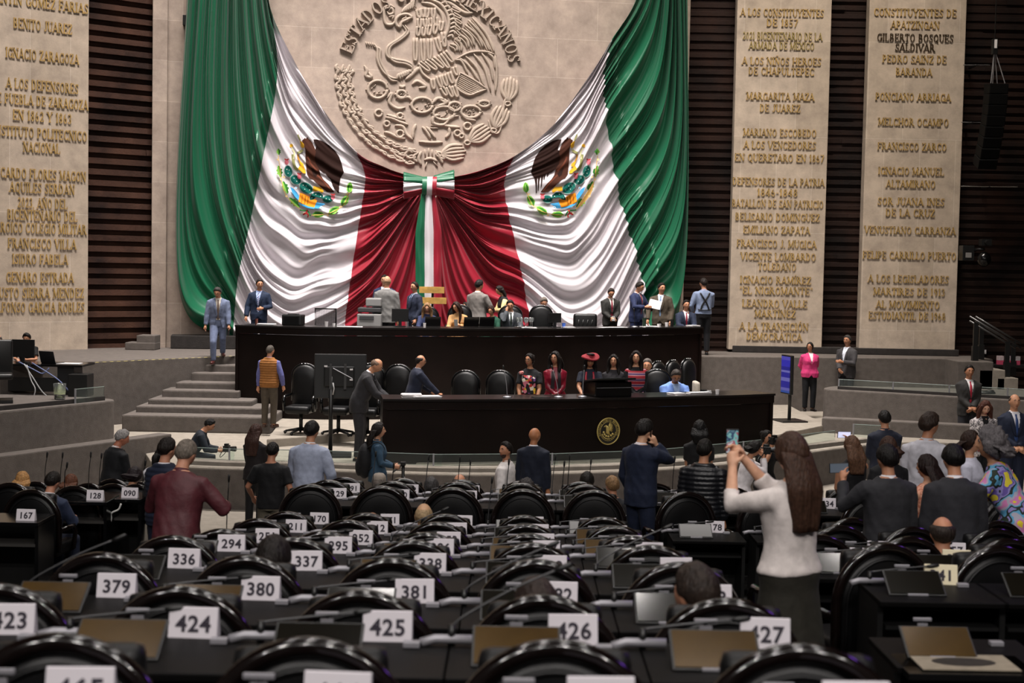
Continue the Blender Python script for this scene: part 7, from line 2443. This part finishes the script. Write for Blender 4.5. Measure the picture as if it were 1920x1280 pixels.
for k, lb, tp, Yh, fl_, st, hc, cl, rz in HD:
    g = dict(hair=(('short' if st in ('crop',) else 'balding' if st == 'none' else 'curly' if st == 'curlyS' else st), hc), thick=.004 if st == 'none' else .022 if st == 'curlyS' else .014)
    person(k, lb, tp, Yh, fl_, rz, sit=1, lean=4, wear='shirt' if k in ('h13',) else 'coat', col=cl, lcol='1E1E22', L='lapdown', Rr='lapdown', skin='B98266' if k not in ('h8',) else 'C49A78', h=1.74, **g)
mb = MB()
i_ = PEOPLE['h1']
rows = []
for r_, z in ((.098, .03), (.098, .06), (.09, .10), (.06, .13), (.002, .14)):
    rows.append([i_['MH'] @ Vector((r_ * .86 * math.cos(2 * PI * k / 20), r_ * 1.06 * math.sin(2 * PI * k / 20), z)) for k in range(20)])
mb.quadgrid(rows, 0, True, False, True); mb.build('cap', cmat('8A8076'), i_['root'], True)
# purse strap on the person filming
f13 = PEOPLE['f13']

# ------------------------------------------------------------------ things held in hands
def phone(label, p, nrm, up=(0, 0, 1), glow=None, sz=(.075, .15)):
    n = Vector(nrm).normalized(); u = Vector(up); u = (u - n * u.dot(n)).normalized(); s = u.cross(n)
    M = Matrix((s, n, u)).transposed()
    mb = MB(); mb.box((0, 0, 0), (sz[0], .009, sz[1]), 0, M)
    o = mb.build('phone', black, None, loc=p, bevel=.003)
    tag(o, label, 'phone', 'phones in hands')
    mb = MB(); mb.box(n * -.0052, (sz[0] * .9, .001, sz[1] * .92), 0, M)
    mb.build('display', glow or blackgloss, o)
    return o


def fwd(k):
    a = R(PEOPLE[k]['rz']); return Vector((-math.sin(a), math.cos(a), 0))


pic = pattern('phone_picture', ['4A6A78', '2A3A5A', '6AA0A0', '8A4A5A', 'A9B8C0'], 22, 'noise')
pic.node_tree.nodes['Principled BSDF'].inputs['Emission Strength'].default_value = .5
pic.node_tree.links.new(pic.node_tree.nodes['Principled BSDF'].inputs['Base Color'].links[0].from_socket, pic.node_tree.nodes['Principled BSDF'].inputs['Emission Color'])
P13 = PEOPLE['f13']
c = (P13['LH'] + P13['RH']) / 2
phone('phone held high showing the scene, in the hands of the white cropped jacket', c + Vector((-.005, .015, .055)), Vector((.05, 1, .1)), (0, 0, 1), pic, (.072, .145))
phone('phone at the ear of the navy suited person', PEOPLE['f8']['RH'] + Vector((0, 0, .02)), Vector((1, .4, 0)))
phone('phone at the ear of the seated grey suited person', PEOPLE['u11']['RH'] + Vector((0, 0, .02)), Vector((1, .3, 0)))
phone('phone in the hand of the camel jacket', PEOPLE['u6']['LH'] + Vector((0, -.01, .05)), Vector((.2, -1, .5)))
phone('phone held by the charcoal suit and crimson tie', (PEOPLE['u13']['LH'] + PEOPLE['u13']['RH']) / 2 + Vector((0, -.02, .04)), Vector((0, -1, 1)))
phone('phone held by the pale tweed jacket', (PEOPLE['f23']['LH'] + PEOPLE['f23']['RH']) / 2 + Vector((0, -.02, .04)), Vector((0, -1, 1)))
phone('pale blue phone in the lowered hand on the stairs', PEOPLE['u1']['LH'] + Vector((.02, -.02, -.04)), Vector((1, -.5, 0)), (0, .3, 1), mat('pale_blue_case', hexl('8FC0D0'), .4))
gl = mat('grey_display', hexl('5A6470'), .3, emit=.25)
phone('phone recording sideways in the raised hand of the broad charcoal suit', PEOPLE['f17']['LH'] + Vector((-.06, .0, .03)), Vector((0, 1, 0)), (1, 0, .05), gl, (.08, .16))
phone('phone glowing above the light brown hair', PEOPLE['f14']['RH'] + Vector((0, .02, .03)), Vector((0, 1, .2)), (1, 0, 0), mat('white_display', hexl('C9CCE8'), .3, emit=.9))
# papers read and clipboard
p = (PEOPLE['u14']['LH'] + PEOPLE['u14']['RH']) / 2
mb = MB()
for k in range(5):
    mb.box((.06 + .004 * k, .004 * k, .05 + .003 * k), (.26, .003, .2), 0, Matrix.Rotation(R(-35 + 3 * k), 3, 'X') @ Matrix.Rotation(R(14), 3, 'Y'))
tag(mb.build('papers', white, None, loc=p), 'sheaf of papers in the hands of the bright navy suit', 'papers', 'papers on the dais desks')
p = (PEOPLE['u8']['LH'] + PEOPLE['u8']['RH']) / 2
mb = MB(); mb.box((-.06, 0, .10), (.2, .012, .26), 0, Matrix.Rotation(R(-20), 3, 'Y'))
o = tag(mb.build('clipboard', black, None, loc=p, bevel=.004), 'black clipboard held by the person in pale yellow sleeves', 'clipboard')
mb = MB(); mb.box((-.06 - .08, -.01, .21), (.07, .012, .02)); mb.build('clip', chrome, o)


def camera(label, p, dirv, s=1):
    d = Vector(dirv).normalized(); side = d.cross(Vector((0, 0, 1))).normalized(); up = side.cross(d)
    M = Matrix((side, d, up)).transposed()
    t = thing('camera', label, 'camera', 'photo cameras')
    t.location = p
    mb = MB(); mb.box((0, 0, 0), (.14 * s, .07 * s, .095 * s), 0, M); mb.box(M @ Vector((0, 0, .058 * s)), (.06 * s, .06 * s, .035 * s), 0, M); mb.box(M @ Vector((.055 * s, .02 * s, 0)), (.035 * s, .08 * s, .095 * s), 0, M)
    mb.build('body', black, t, bevel=.006)
    mb = MB(); mb.tube([d * .03 * s, d * .09 * s, d * .10 * s, d * .15 * s], [.036 * s, .036 * s, .04 * s, .042 * s], 14); mb.build('lens', black, t, True, auto=40)
    mb = MB(); mb.tube([d * .145 * s, d * .153 * s], [.032 * s, .028 * s], 14); mb.build('front_glass', blackgloss, t, True)
    mb = MB(); mb.tube(catmull([M @ Vector((-.07 * s, 0, .03 * s)), M @ Vector((-.09 * s, -.06 * s, -.08 * s)), M @ Vector((0, -.10 * s, -.14 * s)), M @ Vector((.09 * s, -.06 * s, -.08 * s)), M @ Vector((.07 * s, 0, .03 * s))], 4), .006, 5); mb.build('strap', black, t, True)
    return t


camera('black camera in the hands of the person with the dark sweater', (PEOPLE['f1']['LH'] + PEOPLE['f1']['RH']) / 2 + Vector((.07, 0, .03)), (1, -.2, 0))
camera('black camera at the eye of the photographer dressed in black', (PEOPLE['f11']['LH'] + PEOPLE['f11']['RH']) / 2 + Vector((0, 0, .02)), fwd('f11'))
camera('black camera held by the photographer in the white blouse', (PEOPLE['f12']['LH'] + PEOPLE['f12']['RH']) / 2 + Vector((.04, 0, .02)), fwd('f12'))
# backpack and tripod of the denim jacket
i_ = PEOPLE['f5']
M = i_['M']
bp = thing('backpack', 'big black backpack on the back of the denim jacket', 'backpack')
mb = MB(); mb.ell((0, -.20, 1.12), (.17, .12, .28), 0, 18, 14); mb.ell((0, -.29, 1.04), (.13, .06, .16), 0, 14, 10); mb.tube([(0, -.2, 1.36), (0, -.2, 1.43), (0, -.14, 1.42)], .015, 6)
me = remesh(mb, .016, 2); me.transform(M); me.materials.append(cmat('17171A')); o = bpy.data.objects.new('bag', me); COL.objects.link(o); o.parent = bp
for q in (-1, 1):
    mb = MB(); mb.tube(catmull([M @ Vector(v) for v in ((q * .11, -.16, 1.34), (q * .11, -.02, 1.425), (q * .11, .10, 1.34), (q * .12, .06, 1.15), (q * .12, -.14, 1.0))], 4), .018, 6, flat=.5); mb.build('strap', cmat('17171A'), bp, True)
p = (i_['LH'] + i_['RH']) / 2
tp = thing('tripod', 'black camera tripod gripped by the denim jacket', 'tripod', None, (p.x + .08, p.y - .05, 0))
mb = MB(); mb.tube([(0, 0, p.z - .45), (0, 0, p.z + .04)], .022, 8); mb.build('column', black, tp, True)
mb = MB(); mb.box((0, 0, p.z + .06), (.07, .09, .05)); mb.tube([(0, 0, p.z + .05), (-.14, -.05, p.z - .06)], .012, 6); mb.build('pan_head', black, tp, bevel=.006)
for k in range(3):
    a = 2.2 + 2.09 * k
    mb = MB(); mb.tube([(0, 0, p.z - .12), (.22 * math.cos(a), .22 * math.sin(a), p.z * .42), (.42 * math.cos(a), .42 * math.sin(a), .01)], [.02, .018, .014], 8); mb.build('leg', black, tp, True)
# white cable at the card 090
pts = [at(x, y, 15.1) for x, y in ((227, 944), (222, 955), (209, 962), (208, 975), (200, 999))]
mb = MB(); mb.tube(catmull(pts, 5), .010, 6)
tag(mb.build('cable', mat('white_cable', hexl('CFCFCB'), .6), None, True), 'white cable hanging in front of the desk with card 090', 'cable', 'cables of the camera desk')
pts = [at(x, y, 14.95) for x, y in ((660, 905), (678, 935), (679, 950))]

bpy.data.scenes.remove(BENCH)
